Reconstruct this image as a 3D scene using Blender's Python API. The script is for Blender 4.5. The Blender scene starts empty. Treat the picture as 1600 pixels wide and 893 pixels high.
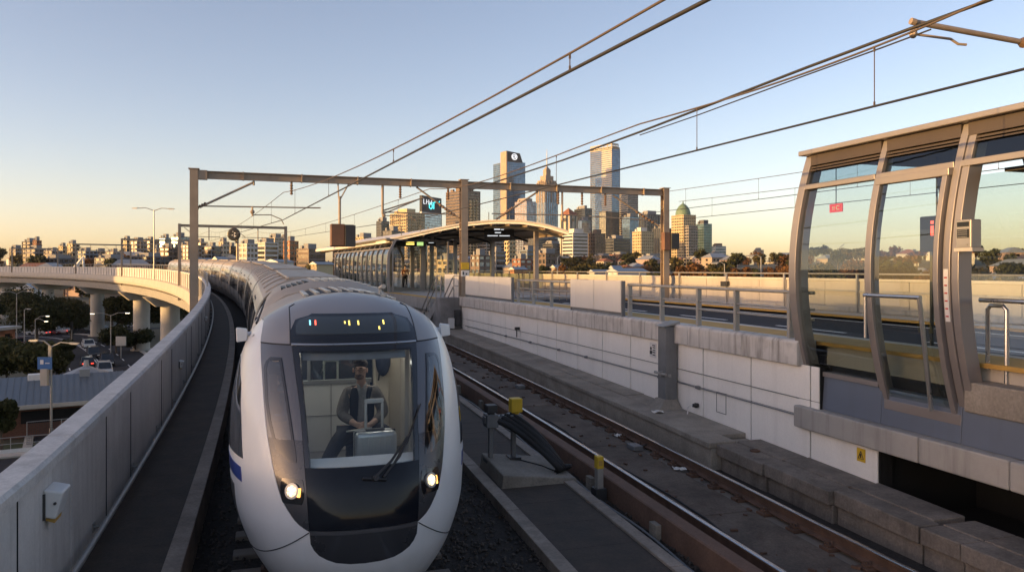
import bpy, bmesh, math, random
from mathutils import Vector, Matrix
import numpy as np
R = math.radians
rnd = random.Random(7)
SC = bpy.context.scene
COL = SC.collection

# ------------------------------------------------------------------ materials
def _new(name):
    m = bpy.data.materials.new(name); m.use_nodes = True
    nt = m.node_tree; nt.nodes.clear()
    out = nt.nodes.new('ShaderNodeOutputMaterial')
    return m, nt, out
def N(nt, typ, **kw):
    n = nt.nodes.new(typ)
    for k, v in kw.items():
        if k in n.inputs.keys(): n.inputs[k].default_value = v
        else: setattr(n, k, v)
    return n
def mk(name, col, rough=.6, metal=0., var=.15, scale=1.5, bump=0., bscale=25., streak=0., scol=(.05,.045,.04),
       sscale=3., spec=.5, coat=0., cells=0., cell=3.4, blotch=0., bcol=(.06,.05,.045), blscale=.9, bdist=.02, emit=None, es=0., rvar=.1, fine=.0, fscale=28.):
    m, nt, out = _new(name); L = nt.links.new
    b = N(nt, 'ShaderNodeBsdfPrincipled', Roughness=rough, Metallic=metal)
    b.inputs['Specular IOR Level'].default_value = spec
    b.inputs['Coat Weight'].default_value = coat
    L(b.outputs[0], out.inputs[0])
    tc = N(nt, 'ShaderNodeTexCoord'); src = tc.outputs['Object']
    n1 = N(nt, 'ShaderNodeTexNoise', Scale=scale, Detail=7., Roughness=.62); L(src, n1.inputs['Vector'])
    mr = N(nt, 'ShaderNodeMapRange'); mr.inputs[1].default_value = .28; mr.inputs[2].default_value = .72
    mr.inputs[3].default_value = 1-var; mr.inputs[4].default_value = 1+var; L(n1.outputs[0], mr.inputs[0])
    vm = N(nt, 'ShaderNodeVectorMath', operation='SCALE'); vm.inputs[0].default_value = col[:3]; L(mr.outputs[0], vm.inputs['Scale'])
    c = vm.outputs[0]
    if cells:
        dv = N(nt, 'ShaderNodeVectorMath', operation='SCALE'); L(src, dv.inputs[0]); dv.inputs['Scale'].default_value = 1/cell
        fl = N(nt, 'ShaderNodeVectorMath', operation='FLOOR'); L(dv.outputs[0], fl.inputs[0])
        wn = N(nt, 'ShaderNodeTexWhiteNoise'); L(fl.outputs[0], wn.inputs[0])
        m2 = N(nt, 'ShaderNodeMapRange'); m2.inputs[3].default_value = 1-cells; m2.inputs[4].default_value = 1+cells; L(wn.outputs[0], m2.inputs[0])
        v2 = N(nt, 'ShaderNodeVectorMath', operation='SCALE'); L(c, v2.inputs[0]); L(m2.outputs[0], v2.inputs['Scale']); c = v2.outputs[0]
    if fine:
        nf = N(nt, 'ShaderNodeTexNoise', Scale=fscale, Detail=4., Roughness=.75); L(src, nf.inputs['Vector'])
        m3 = N(nt, 'ShaderNodeMapRange'); m3.inputs[1].default_value = .3; m3.inputs[2].default_value = .7; m3.inputs[3].default_value = 1-fine; m3.inputs[4].default_value = 1+fine; L(nf.outputs[0], m3.inputs[0])
        v3 = N(nt, 'ShaderNodeVectorMath', operation='SCALE'); L(c, v3.inputs[0]); L(m3.outputs[0], v3.inputs['Scale']); c = v3.outputs[0]
    def mixin(c, fac, colr):
        mx = N(nt, 'ShaderNodeMix', data_type='RGBA'); L(fac, mx.inputs[0]); L(c, mx.inputs[6]); mx.inputs[7].default_value = (*colr, 1); return mx.outputs[2]
    if blotch:
        nb = N(nt, 'ShaderNodeTexNoise', Scale=blscale, Detail=8., Roughness=.7); L(src, nb.inputs['Vector'])
        r = N(nt, 'ShaderNodeMapRange'); r.inputs[1].default_value = .52; r.inputs[2].default_value = .72; r.inputs[4].default_value = blotch; L(nb.outputs[0], r.inputs[0])
        c = mixin(c, r.outputs[0], bcol)
    if streak:
        mp = N(nt, 'ShaderNodeMapping'); mp.inputs['Scale'].default_value = (sscale, sscale, sscale*.07); L(src, mp.inputs[0])
        ns = N(nt, 'ShaderNodeTexNoise', Scale=1.6, Detail=5., Roughness=.65); L(mp.outputs[0], ns.inputs['Vector'])
        r = N(nt, 'ShaderNodeMapRange'); r.inputs[1].default_value = .5; r.inputs[2].default_value = .75; r.inputs[4].default_value = streak; L(ns.outputs[0], r.inputs[0])
        c = mixin(c, r.outputs[0], scol)
    L(c, b.inputs['Base Color'])
    if rvar:
        r = N(nt, 'ShaderNodeMapRange'); r.inputs[3].default_value = max(.02, rough-rvar); r.inputs[4].default_value = min(1, rough+rvar); L(n1.outputs[0], r.inputs[0]); L(r.outputs[0], b.inputs['Roughness'])
    if bump:
        nb = N(nt, 'ShaderNodeTexNoise', Scale=bscale, Detail=6., Roughness=.7); L(src, nb.inputs['Vector'])
        bp = N(nt, 'ShaderNodeBump', Strength=bump, Distance=bdist); L(nb.outputs[0], bp.inputs['Height']); L(bp.outputs[0], b.inputs['Normal'])
    if emit:
        b.inputs['Emission Color'].default_value = (*emit, 1); b.inputs['Emission Strength'].default_value = es
    return m
def glassmat(name, tint=(.8,.88,.86), base=.06, rough=.015, gl=(1,1,1)):
    m, nt, out = _new(name); L = nt.links.new
    tr = N(nt, 'ShaderNodeBsdfTransparent'); tr.inputs[0].default_value = (*tint, 1)
    g = N(nt, 'ShaderNodeBsdfGlossy', Roughness=rough); g.inputs[0].default_value = (*gl, 1)
    fr = N(nt, 'ShaderNodeFresnel', IOR=1.45)
    ad = N(nt, 'ShaderNodeMath', operation='ADD', use_clamp=True); L(fr.outputs[0], ad.inputs[0]); ad.inputs[1].default_value = base
    ge = N(nt, 'ShaderNodeNewGeometry'); iv = N(nt, 'ShaderNodeMath', operation='SUBTRACT'); iv.inputs[0].default_value = 1; L(ge.outputs['Backfacing'], iv.inputs[1])
    mu = N(nt, 'ShaderNodeMath', operation='MULTIPLY'); L(ad.outputs[0], mu.inputs[0]); L(iv.outputs[0], mu.inputs[1])
    mx = N(nt, 'ShaderNodeMixShader'); L(mu.outputs[0], mx.inputs[0]); L(tr.outputs[0], mx.inputs[1]); L(g.outputs[0], mx.inputs[2])
    L(mx.outputs[0], out.inputs[0]); return m
def leafmat(name, col, var=.5):
    m, nt, out = _new(name); L = nt.links.new
    b = N(nt, 'ShaderNodeBsdfPrincipled', Roughness=.75); b.inputs['Specular IOR Level'].default_value = .25
    tc = N(nt, 'ShaderNodeTexCoord'); n1 = N(nt, 'ShaderNodeTexNoise', Scale=.8, Detail=4.); L(tc.outputs['Object'], n1.inputs['Vector'])
    g = N(nt, 'ShaderNodeNewGeometry')
    oi = N(nt, 'ShaderNodeObjectInfo')
    a = N(nt, 'ShaderNodeMath', operation='ADD'); L(n1.outputs[0], a.inputs[0]); L(g.outputs['Random Per Island'], a.inputs[1])
    a2 = N(nt, 'ShaderNodeMath', operation='ADD'); L(a.outputs[0], a2.inputs[0]); L(oi.outputs['Random'], a2.inputs[1])
    mr = N(nt, 'ShaderNodeMapRange'); mr.inputs[1].default_value = .5; mr.inputs[2].default_value = 2.5; L(a2.outputs[0], mr.inputs[0])
    cr = N(nt, 'ShaderNodeValToRGB'); L(mr.outputs[0], cr.inputs[0])
    cr.color_ramp.elements[0].color = (*[c*(1-var) for c in col], 1); cr.color_ramp.elements[1].color = (col[0]*1.9, col[1]*1.35, col[2]*1.0, 1)
    L(cr.outputs[0], b.inputs['Base Color'])
    t = N(nt, 'ShaderNodeBsdfTranslucent'); L(cr.outputs[0], t.inputs[0])
    mx = N(nt, 'ShaderNodeMixShader'); mx.inputs[0].default_value = .2; L(b.outputs[0], mx.inputs[1]); L(t.outputs[0], mx.inputs[2])
    L(mx.outputs[0], out.inputs[0]); return m

M = {}
M['concrete'] = mk('weathered concrete', (.37,.36,.34), .8, var=.18, scale=.9, bump=.25, bscale=18, streak=.45, blotch=.35, bcol=(.13,.115,.1))
M['concrete_clean'] = mk('pale concrete', (.46,.42,.36), .8, var=.1, scale=.5, bump=.12, bscale=30, streak=.22, scol=(.2,.18,.16))
M['parapet'] = mk('painted parapet concrete', (.58,.555,.52), .75, var=.16, scale=.6, bump=.2, bscale=22, fine=.08, streak=.38, sscale=4., scol=(.24,.21,.18), blotch=.3, bcol=(.25,.22,.2))
M['coping'] = mk('pale coping concrete', (.58,.555,.52), .8, fine=.14, var=.16, scale=2., bump=.25, bscale=30, blotch=.5, bcol=(.2,.17,.14), blscale=2.2)
M['wallpanel'] = mk('white wall panel', (.90,.87,.81), .65, fine=.04, var=.08, scale=.7, bump=.08, bscale=14, streak=.2, scol=(.42,.39,.35), sscale=1.3, blotch=.16, bcol=(.32,.29,.26), blscale=.7)
M['stained'] = mk('stained concrete coping', (.55,.53,.50), .85, var=.2, scale=1.2, bump=.35, bscale=16, streak=.8, scol=(.09,.075,.06), sscale=4., blotch=.4, bcol=(.16,.13,.11), blscale=1.6)
M['darkstain'] = mk('black stained concrete', (.26,.25,.24), .85, var=.3, scale=.9, bump=.3, streak=.9, scol=(.05,.045,.04), sscale=2.2, blotch=.6, bcol=(.09,.085,.08), blscale=1.3)
M['slab'] = mk('grimy concrete slab', (.20,.17,.14), .85, var=.25, scale=1.3, bump=.4, bscale=20, blotch=.6, bcol=(.07,.06,.052), blscale=1.1)
M['slablid'] = mk('grey trough lid', (.27,.24,.20), .85, fine=.2, var=.35, scale=1.1, bump=.35, bscale=24, blotch=.55, bcol=(.1,.09,.08), blscale=1.4)
M['slabdark'] = mk('dirty trough slab', (.19,.165,.14), .85, fine=.25, var=.4, scale=1.4, bump=.4, bscale=24, blotch=.8, bcol=(.07,.06,.05), blscale=1.6, streak=.4, sscale=4)
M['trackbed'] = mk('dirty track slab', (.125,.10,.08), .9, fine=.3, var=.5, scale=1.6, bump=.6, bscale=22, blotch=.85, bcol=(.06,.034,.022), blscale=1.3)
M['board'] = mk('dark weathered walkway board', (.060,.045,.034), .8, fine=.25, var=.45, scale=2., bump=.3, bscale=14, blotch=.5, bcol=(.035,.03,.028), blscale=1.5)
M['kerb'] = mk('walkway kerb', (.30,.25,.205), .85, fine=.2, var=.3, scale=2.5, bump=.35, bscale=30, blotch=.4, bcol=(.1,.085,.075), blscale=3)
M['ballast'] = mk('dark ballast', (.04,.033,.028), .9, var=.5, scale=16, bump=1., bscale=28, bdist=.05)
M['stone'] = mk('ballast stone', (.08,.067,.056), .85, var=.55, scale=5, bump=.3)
M['rust'] = mk('rusty steel', (.115,.065,.042), .8, var=.35, scale=5, bump=.3, bscale=40, blotch=.5, bcol=(.05,.03,.022), blscale=4)
M['rustbeam'] = mk('rust brown guard beam', (.16,.095,.066), .8, fine=.2, var=.25, scale=2, bump=.3, bscale=30, blotch=.45, bcol=(.06,.042,.034), blscale=1.6)
M['railtop'] = mk('polished rail head', (.62,.62,.63), .22, metal=1., var=.1, scale=8)
M['galv'] = mk('galvanised steel', (.36,.35,.33), .5, metal=.45, var=.12, scale=4, blotch=.25, bcol=(.2,.17,.14), blscale=2)
M['bronze'] = mk('weathered galvanised post', (.36,.285,.215), .55, metal=.2, var=.14, scale=2, streak=.3, scol=(.17,.13,.1), blotch=.25, bcol=(.2,.15,.11))
M['stainless'] = mk('brushed steel', (.55,.55,.55), .3, metal=.9, var=.06, scale=6)
M['darksteel'] = mk('dark steel', (.06,.06,.062), .5, metal=.4, var=.2, scale=5)
M['greysteel'] = mk('grey painted steel', (.2,.205,.21), .5, metal=.2, var=.14, scale=3, streak=.25)
M['wire'] = mk('overhead wire', (.07,.065,.06), .5, metal=.6, var=.1)
M['wirelight'] = mk('copper stranded wire', (.11,.085,.07), .6, metal=.3, var=.1)
M['ceramic'] = mk('brown insulator', (.2,.13,.085), .3, var=.15)
M['white'] = mk('white painted metal', (.72,.71,.69), .4, var=.05, scale=2, streak=.1, scol=(.45,.42,.38))
M['whitepanel'] = mk('white screen panel', (.7,.67,.62), .5, var=.05, scale=1, streak=.15, scol=(.45,.4,.35), sscale=2)
M['yellow'] = mk('yellow paint', (.68,.44,.03), .5, var=.12, scale=6, blotch=.25, bcol=(.3,.19,.05), blscale=7)
M['black'] = mk('black plastic', (.018,.018,.02), .4, var=.2)
M['rubber'] = mk('black rubber', (.022,.022,.023), .7, var=.2)
M['asphalt'] = mk('asphalt', (.038,.038,.042), .95, var=.25, scale=.6, bump=.3, bscale=60, blotch=.3, bcol=(.06,.057,.055), blscale=.25, spec=.2)
M['roadpaint'] = mk('white road paint', (.72,.71,.68), .7, var=.14, scale=4)
M['amber'] = mk('amber tactile strip', (.50,.30,.075), .8, var=.14, scale=3, bump=.3, bscale=35)
M['creampath'] = mk('pale kerb concrete', (.5,.47,.42), .8, var=.1, scale=1, bump=.15)
M['soffit'] = mk('dark soffit', (.05,.046,.043), .7, var=.2)
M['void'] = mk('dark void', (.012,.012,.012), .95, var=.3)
M['alu'] = mk('bronze anodised aluminium', (.29,.265,.255), .4, metal=.4, var=.05, scale=1.5, streak=.12, scol=(.34,.29,.25))
M['cladding'] = mk('slate blue cladding', (.14,.17,.225), .42, metal=.2, var=.07, scale=.8, streak=.2, scol=(.1,.11,.12))
M['louvre'] = mk('brown louvre', (.055,.042,.036), .55, var=.12)
M['glass'] = glassmat('shelter glass', (.83,.865,.84), .07)
M['glass_dark'] = glassmat('tinted glass', (.62,.7,.72), .05)
M['windscreen'] = glassmat('windscreen glass', (.90,.93,.93), .012)
M['frost'] = glassmat('lower smoked glass', (.45,.52,.54), .08)
# train
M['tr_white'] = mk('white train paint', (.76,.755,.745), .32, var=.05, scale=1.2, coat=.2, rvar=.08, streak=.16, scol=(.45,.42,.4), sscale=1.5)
M['tr_grey'] = mk('gunmetal train paint', (.115,.115,.125), .3, metal=.5, var=.06, scale=2, coat=.4, rvar=.05)
M['tr_hood'] = mk('grey hood paint', (.27,.26,.265), .4, metal=.15, var=.06, scale=1.5, coat=.25, rvar=.06)
M['tr_black'] = mk('black glazing frame', (.010,.0105,.013), .1, var=.2, coat=.5, rvar=.03)
M['tr_lower'] = mk('smoked lower glass', (.010,.012,.017), .07, var=.2, spec=.3, rvar=.02)
M['tr_bump'] = mk('dark grey bumper', (.06,.062,.07), .28, metal=.4, var=.08, coat=.3)
M['tr_pane'] = glassmat('train side glass', (.34,.38,.43), .07)
M['tr_glass'] = mk('opaque side glass', (.05,.056,.07), .05, metal=.25, var=.15, spec=.9, coat=1., rvar=.02)
M['tr_roof'] = mk('beige grey roof', (.43,.365,.295), .5, metal=.15, var=.14, scale=1.4, blotch=.35, bcol=(.2,.18,.16), blscale=1.2)
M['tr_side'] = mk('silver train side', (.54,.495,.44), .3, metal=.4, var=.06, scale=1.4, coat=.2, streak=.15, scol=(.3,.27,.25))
M['tr_blue'] = mk('blue stripe', (.02,.05,.27), .3, var=.05, coat=.5)
M['tr_under'] = mk('dark underframe', (.03,.03,.033), .7, var=.3)
M['interior'] = mk('cream interior lining', (.52,.52,.51), .55, var=.05, scale=1)
M['interior2'] = mk('beige interior column', (.55,.5,.42), .5, var=.05, scale=1)
M['seat'] = mk('navy moquette', (.02,.03,.06), .9, var=.3, scale=30)
M['floorvinyl'] = mk('grey vinyl', (.12,.12,.125), .6, var=.15)
M['headlight'] = mk('lit headlamp', (.9,.85,.7), .2, emit=(1.,.74,.38), es=.75, var=.05)
M['bulb'] = mk('headlamp bulb', (.9,.85,.7), .2, emit=(1.,.85,.55), es=4., var=.05)
M['amberlamp'] = mk('small amber lamp', (.8,.3,.05), .3, emit=(1.,.4,.08), es=2.0)
M['led_r'] = mk('red led', (.5,.05,.03), .4, emit=(1,.12,.07), es=1.2)
M['led_c'] = mk('cyan led', (.1,.5,.6), .4, emit=(.25,.8,1), es=.9)
M['led_y'] = mk('yellow led', (.6,.4,.05), .4, emit=(1,.72,.15), es=1.1)
M['led_g'] = mk('green screen', (.2,.3,.1), .4, emit=(.5,.75,.25), es=.5)
M['led_w'] = mk('white led', (.6,.6,.6), .4, emit=(.9,.95,1), es=.4)
M['cab_fill'] = mk('added cab fill light', (.9,.88,.8), .4, emit=(1.,.93,.84), es=3.)  # glow added to brighten the cab interior
M['display'] = mk('display glass', (.03,.036,.034), .1, var=.2, spec=.8, coat=1.)
M['lamplit'] = mk('lit street lamp lens', (.9,.85,.75), .3, emit=(1,.86,.6), es=4.)
M['stubble'] = mk('stubble', (.20,.115,.08), .7, var=.3, scale=60)
M['skin'] = mk('skin', (.62,.39,.29), .5, var=.08, scale=9)
M['hair'] = mk('dark brown hair', (.035,.022,.015), .6, var=.3, scale=40, bump=.5, bscale=90)
M['jacket'] = mk('grey tweed jacket', (.2,.18,.165), .9, var=.25, scale=60, bump=.3, bscale=120)
M['vest'] = mk('navy quilted vest', (.012,.016,.03), .7, var=.25, scale=12, bump=.4, bscale=18)
M['shirt'] = mk('striped grey shirt', (.33,.32,.32), .85, var=.2, scale=40)
M['trousers'] = mk('navy trousers', (.018,.022,.036), .8, var=.25, scale=14, bump=.3, bscale=20)
M['boots'] = mk('dark leather boots', (.02,.016,.014), .45, var=.2)
M['case'] = mk('silver suitcase shell', (.68,.70,.71), .34, metal=.55, var=.06, scale=3)
M['paper'] = mk('notebook paper', (.66,.64,.6), .8, var=.05)

# ------------------------------------------------------------------ mesh builder
class MB:
    def __init__(s, mat=None): s.v = []; s.f = []; s.m = []; s.mi = 0; s.X = mat
    def P(s, p):
        p = Vector(p)
        return (s.X @ p) if s.X is not None else p
    def add(s, vs, fs):
        b = len(s.v)
        s.v += [tuple(s.P(p)) for p in vs]
        s.f += [tuple(b+i for i in f) for f in fs]; s.m += [s.mi]*len(fs)
        return s
    def box(s, x0, x1, y0, y1, z0, z1):
        return s.add([(x0,y0,z0),(x1,y0,z0),(x1,y1,z0),(x0,y1,z0),(x0,y0,z1),(x1,y0,z1),(x1,y1,z1),(x0,y1,z1)],
              [(0,3,2,1),(4,5,6,7),(0,1,5,4),(1,2,6,5),(2,3,7,6),(3,0,4,7)])
    def rbox(s, c, sx, sy, z0, z1, yaw):
        ca, sa = math.cos(yaw), math.sin(yaw); pts = []
        for z in (z0, z1):
            for a, b in ((-1,-1),(1,-1),(1,1),(-1,1)):
                u, w = a*sx/2, b*sy/2; pts.append((c[0]+u*ca-w*sa, c[1]+u*sa+w*ca, z))
        return s.add(pts, [(0,3,2,1),(4,5,6,7),(0,1,5,4),(1,2,6,5),(2,3,7,6),(3,0,4,7)])
    def hexa(s, p8):
        return s.add(p8, [(0,3,2,1),(4,5,6,7),(0,1,5,4),(1,2,6,5),(2,3,7,6),(3,0,4,7)])
    def tube(s, pts, r, n=8, cap=True, closed=False):
        pts = [Vector(p) for p in pts]; k = len(pts); rs = r if isinstance(r, (list, tuple)) else [r]*k
        vs = []; up = None
        for i, p in enumerate(pts):
            t = (pts[min(i+1, k-1)]-pts[max(i-1, 0)]).normalized()
            if up is None: up = Vector((0,0,1)) if abs(t.z) < .95 else Vector((1,0,0))
            a = t.cross(up).normalized(); b = a.cross(t).normalized()
            up = b
            for j in range(n):
                q = 2*math.pi*j/n; vs.append(p+a*(rs[i]*math.cos(q))+b*(rs[i]*math.sin(q)))
        fs = [(i*n+j, i*n+(j+1) % n, (i+1)*n+(j+1) % n, (i+1)*n+j) for i in range(k-1) for j in range(n)]
        if cap: fs += [tuple(range(n-1, -1, -1)), tuple((k-1)*n+j for j in range(n))]
        return s.add(vs, fs)
    def beam(s, p0, p1, w, h):   # rectangular bar between two points, h along the most upright side
        p0, p1 = Vector(p0), Vector(p1); t = (p1-p0).normalized()
        up = Vector((0,0,1)) if abs(t.z) < .95 else Vector((0,1,0))
        a = t.cross(up).normalized()*(w/2); b = a.cross(t).normalized()*(h/2)
        return s.hexa([p0-a-b, p0+a-b, p1+a-b, p1-a-b, p0-a+b, p0+a+b, p1+a+b, p1-a+b])
    def lathe(s, c, prof, n=16, axis='z'):
        c = Vector(c); vs = []
        for r, h in prof:
            for j in range(n):
                q = 2*math.pi*j/n; u, w = r*math.cos(q), r*math.sin(q)
                vs.append(c+(Vector((u,w,h)) if axis == 'z' else Vector((u,h,w)) if axis == 'y' else Vector((h,u,w))))
        k = len(prof)
        fs = [(i*n+j, i*n+(j+1) % n, (i+1)*n+(j+1) % n, (i+1)*n+j) for i in range(k-1) for j in range(n)]
        fs += [tuple(range(n-1,-1,-1)), tuple((k-1)*n+j for j in range(n))]
        return s.add(vs, fs)
    def prism(s, poly, fn0, fn1):   # poly 2-D points, fn maps them to 3-D for the two caps
        n = len(poly); vs = [fn0(p) for p in poly]+[fn1(p) for p in poly]
        return s.add(vs, [tuple(range(n-1,-1,-1)), tuple(range(n, 2*n))]+[(i, (i+1) % n, n+(i+1) % n, n+i) for i in range(n)])
    def grid(s, rows):
        nr, nc = len(rows), len(rows[0])
        return s.add([p for r in rows for p in r], [(i*nc+j, i*nc+j+1, (i+1)*nc+j+1, (i+1)*nc+j) for i in range(nr-1) for j in range(nc-1)])
    def sphere(s, c, rx, ry, rz, n=14, k=9):
        c = Vector(c); vs = []
        for i in range(k+1):
            a = math.pi*i/k-math.pi/2
            for j in range(n):
                q = 2*math.pi*j/n; vs.append(c+Vector((rx*math.cos(a)*math.cos(q), ry*math.cos(a)*math.sin(q), rz*math.sin(a))))
        return s.add(vs, [(i*n+j, i*n+(j+1) % n, (i+1)*n+(j+1) % n, (i+1)*n+j) for i in range(k) for j in range(n)])
def wloc(o):
    v = Vector((0,0,0))
    while o: v = v+Vector(o.location); o = o.parent
    return v
def obj(name, mb, mats, parent=None, world=True, smooth=False, bevel=0., segs=2, fix=True):
    vs = np.array(mb.v, dtype=float)
    if parent is not None:
        loc = Vector((0,0,0)); off = wloc(parent) if world else Vector((0,0,0))
    elif world:
        mn, mx = vs.min(0), vs.max(0); loc = Vector(((mn[0]+mx[0])/2, (mn[1]+mx[1])/2, mn[2])); off = loc
    else: loc = off = Vector((0,0,0))
    me = bpy.data.meshes.new(name)
    me.from_pydata((vs-np.array(off)).tolist(), [], mb.f)
    ml = mats if isinstance(mats, (list, tuple)) else [mats]
    for m in ml: me.materials.append(m)
    if len(ml) > 1: me.polygons.foreach_set('material_index', mb.m)
    if fix and len(mb.f) < 60000:
        bm = bmesh.new(); bm.from_mesh(me); bmesh.ops.recalc_face_normals(bm, faces=bm.faces); bm.to_mesh(me); bm.free()
    if smooth: me.polygons.foreach_set('use_smooth', [True]*len(me.polygons))
    me.update()
    o = bpy.data.objects.new(name, me); COL.objects.link(o); o.location = loc
    if parent is not None: o.parent = parent
    if bevel:
        b = o.modifiers.new('bevel', 'BEVEL'); b.width = bevel; b.segments = segs; b.limit_method = 'ANGLE'; b.angle_limit = R(40)
    if smooth == 'auto':
        try: me.set_sharp_from_angle(angle=R(35))
        except Exception: pass
    return o
def tag(o, label=None, cat=None, group=None, kind=None):
    if label: o['label'] = label
    if cat: o['category'] = cat
    if group: o['group'] = group
    if kind: o['kind'] = kind
    return o
def thing(name, label, cat, loc=(0,0,0), group=None, rz=0):
    o = bpy.data.objects.new(name, None); COL.objects.link(o); o.location = loc; o.rotation_euler = (0,0,rz); o.empty_display_size = .2
    return tag(o, label, cat, group)
def copy_tree(o, parent=None):
    c = o.copy(); COL.objects.link(c)
    if parent is not None: c.parent = parent
    for ch in [x for x in KIDS.get(o.name, [])] or list(o.children): copy_tree(ch, c)
    return c
KIDS = {}
def put(root, loc, rz=0, sc=None, label=None, group=None, first=False):
    c = root if first else copy_tree(root)
    c.location = loc; c.rotation_euler = (0,0,rz)
    if sc is not None: c.scale = sc if isinstance(sc, (tuple, list)) else (sc,)*3
    if label: c['label'] = label
    if group: c['group'] = group
    return c

# ------------------------------------------------------------------ the line: everything on the viaduct follows one arc
RAD = 450.; CX, CY = -432.2, -123.0; CAMZ = 3.4; STREET = -12.
def ang(s): return R(17)+(s-9)/RAD
def T(s, off, z=0.):
    a = ang(s); return Vector((CX+(RAD+off)*math.cos(a), CY+(RAD+off)*math.sin(a), z))
def zr(s): return 0. if s < 8 else 2.7*(1-math.exp(-(s-8)/110))
def frame(s, off, z=0.):      # X to the right of the line, Y along it (away), Z up
    a = ang(s); c, q = math.cos(a), math.sin(a); p = T(s, off, z)
    return Matrix(((c,-q,0,p.x),(q,c,0,p.y),(0,0,1,p.z),(0,0,0,1)))
def sweep(mb, prof, s0, s1, step=2., zf=None, cap=True):
    n = max(1, int(math.ceil((s1-s0)/step))); k = len(prof); vs = []
    for i in range(n+1):
        s = s0+(s1-s0)*i/n; dz = zf(s) if zf else 0
        vs += [T(s, o, z+dz) for o, z in prof]
    fs = [(i*k+j, (i+1)*k+j, (i+1)*k+(j+1) % k, i*k+(j+1) % k) for i in range(n) for j in range(k)]
    if cap: fs += [tuple(range(k)), tuple(n*k+j for j in range(k-1,-1,-1))]
    return mb.add(vs, fs)
def rect(o0, o1, z0, z1): return [(o0,z0),(o1,z0),(o1,z1),(o0,z1)]
def px(x, y, D): return Vector(((x-800)/1200*D, D, CAMZ+(420-y)/1200*D))   # a sight line at a chosen distance
# ------------------------------------------------------------------ viaduct, tracks, walls close to the camera
S0 = -6.
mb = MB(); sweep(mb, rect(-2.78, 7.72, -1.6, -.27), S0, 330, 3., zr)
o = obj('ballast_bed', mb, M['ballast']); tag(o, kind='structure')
# ballast stones: nobody could count them
def stones(n, bands, smin, smax, seed):
    r = random.Random(seed); mb = MB()
    oct_f = [(0,2,4),(2,1,4),(1,3,4),(3,0,4),(2,0,5),(1,2,5),(3,1,5),(0,3,5)]
    for i in range(n):
        b = r.choice(bands); s = smin+(smax-smin)*r.random()**1.6; off = r.uniform(*b)
        p = T(s, off, -.27+zr(s)+r.uniform(0,.035)); q = r.uniform(.016,.038)
        A = Matrix.Rotation(r.uniform(0,6.28),3,'Z') @ Matrix.Rotation(r.uniform(0,3),3,'X')
        vs = [p+A @ Vector((dx*q*r.uniform(.6,1.3), dy*q*r.uniform(.6,1.3), dz*q*r.uniform(.5,1.))) for dx,dy,dz in ((1,0,0),(-1,0,0),(0,1,0),(0,-1,0),(0,0,1),(0,0,-1))]
        mb.add(vs, oct_f)
    return mb
o = obj('ballast_stones', stones(9000, [(1.0,2.5),(1.0,2.5),(1.0,2.5),(3.9,4.3),(-1.75,-1.0)], 4, 30, 3), M['stone'], fix=False); tag(o, 'dark loose ballast stones between the tracks and walkways', 'ballast', kind='stuff')

# left walkway and parapet
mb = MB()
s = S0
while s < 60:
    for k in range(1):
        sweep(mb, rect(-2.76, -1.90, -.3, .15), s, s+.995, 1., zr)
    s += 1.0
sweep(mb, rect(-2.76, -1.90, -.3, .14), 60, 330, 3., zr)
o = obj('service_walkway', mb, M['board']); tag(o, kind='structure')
t = thing('walkway_kerb', 'long concrete kerb edging the dark walkway beside the train', 'kerb', T(5,-1.8,-.3))
mb = MB(); s = S0
while s < 70: sweep(mb, rect(-1.90, -1.70, -.3, .185), s, s+2.985, 1.5, zr); s += 3.
obj('kerb_stone', mb, M['kerb'], t, bevel=.012)
t = thing('parapet_wall', 'long pale concrete parapet wall along the left of the curving track', 'parapet', T(5,-2.9,-.3))
mb = MB(); s = S0-.4
segs = []
while s < 330:
    segs.append(s); sweep(mb, rect(-2.98, -2.76, -.6, 1.55), s, s+5.18, 1.3 if s < 60 else 2.6, zr); s += 5.2
obj('wall_panel', mb, M['parapet'], t, bevel=.012)
mb = MB(); sweep(mb, rect(-2.95, -2.79, -.5, 1.52), S0, 330, 3., zr); obj('joint_backing', mb, M['void'], t)
mb = MB()
for s in segs: sweep(mb, [(-3.02,1.53),(-2.72,1.53),(-2.72,1.62),(-2.75,1.655),(-2.99,1.655),(-3.02,1.62)], s, s+5.19, 1.3 if s < 60 else 2.6, zr)
obj('coping', mb, M['coping'], t)
mb = MB()
for s in segs[:14]:
    for q in (1.7, 3.45): sweep(mb, rect(-2.763, -2.752, .2, 1.52), s+q, s+q+.012, .02, zr)
obj('panel_joint', mb, M['void'], t)
# outer face: fascia band and deck edge seen where the viaduct swings round on the left
mb = MB(); sweep(mb, [(-3.5,-.85),(-2.99,-.85),(-2.99,.1),(-3.35,.0)], 40, 330, 3., zr); obj('deck_fascia', mb, M['concrete_clean'], t)
mb = MB(); s = 46.
while s < 330: sweep(mb, rect(-3.06, -2.99, .1, 1.52), s, s+.14, .2, zr); s += 2.6
obj('outer_rib', mb, M['concrete'], t)
mb = MB()
for s in np.arange(46, 330, 2.6): mb.tube([T(s,-2.9,1.6+zr(s)), T(s,-2.9,2.25+zr(s))], .03, 5)
for z in (2.25,): mb.tube([T(s,-2.9,z+zr(s)) for s in np.arange(46, 330, 2.6)], .03, 5)
obj('top_rail', mb, M['galv'], t)
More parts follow.
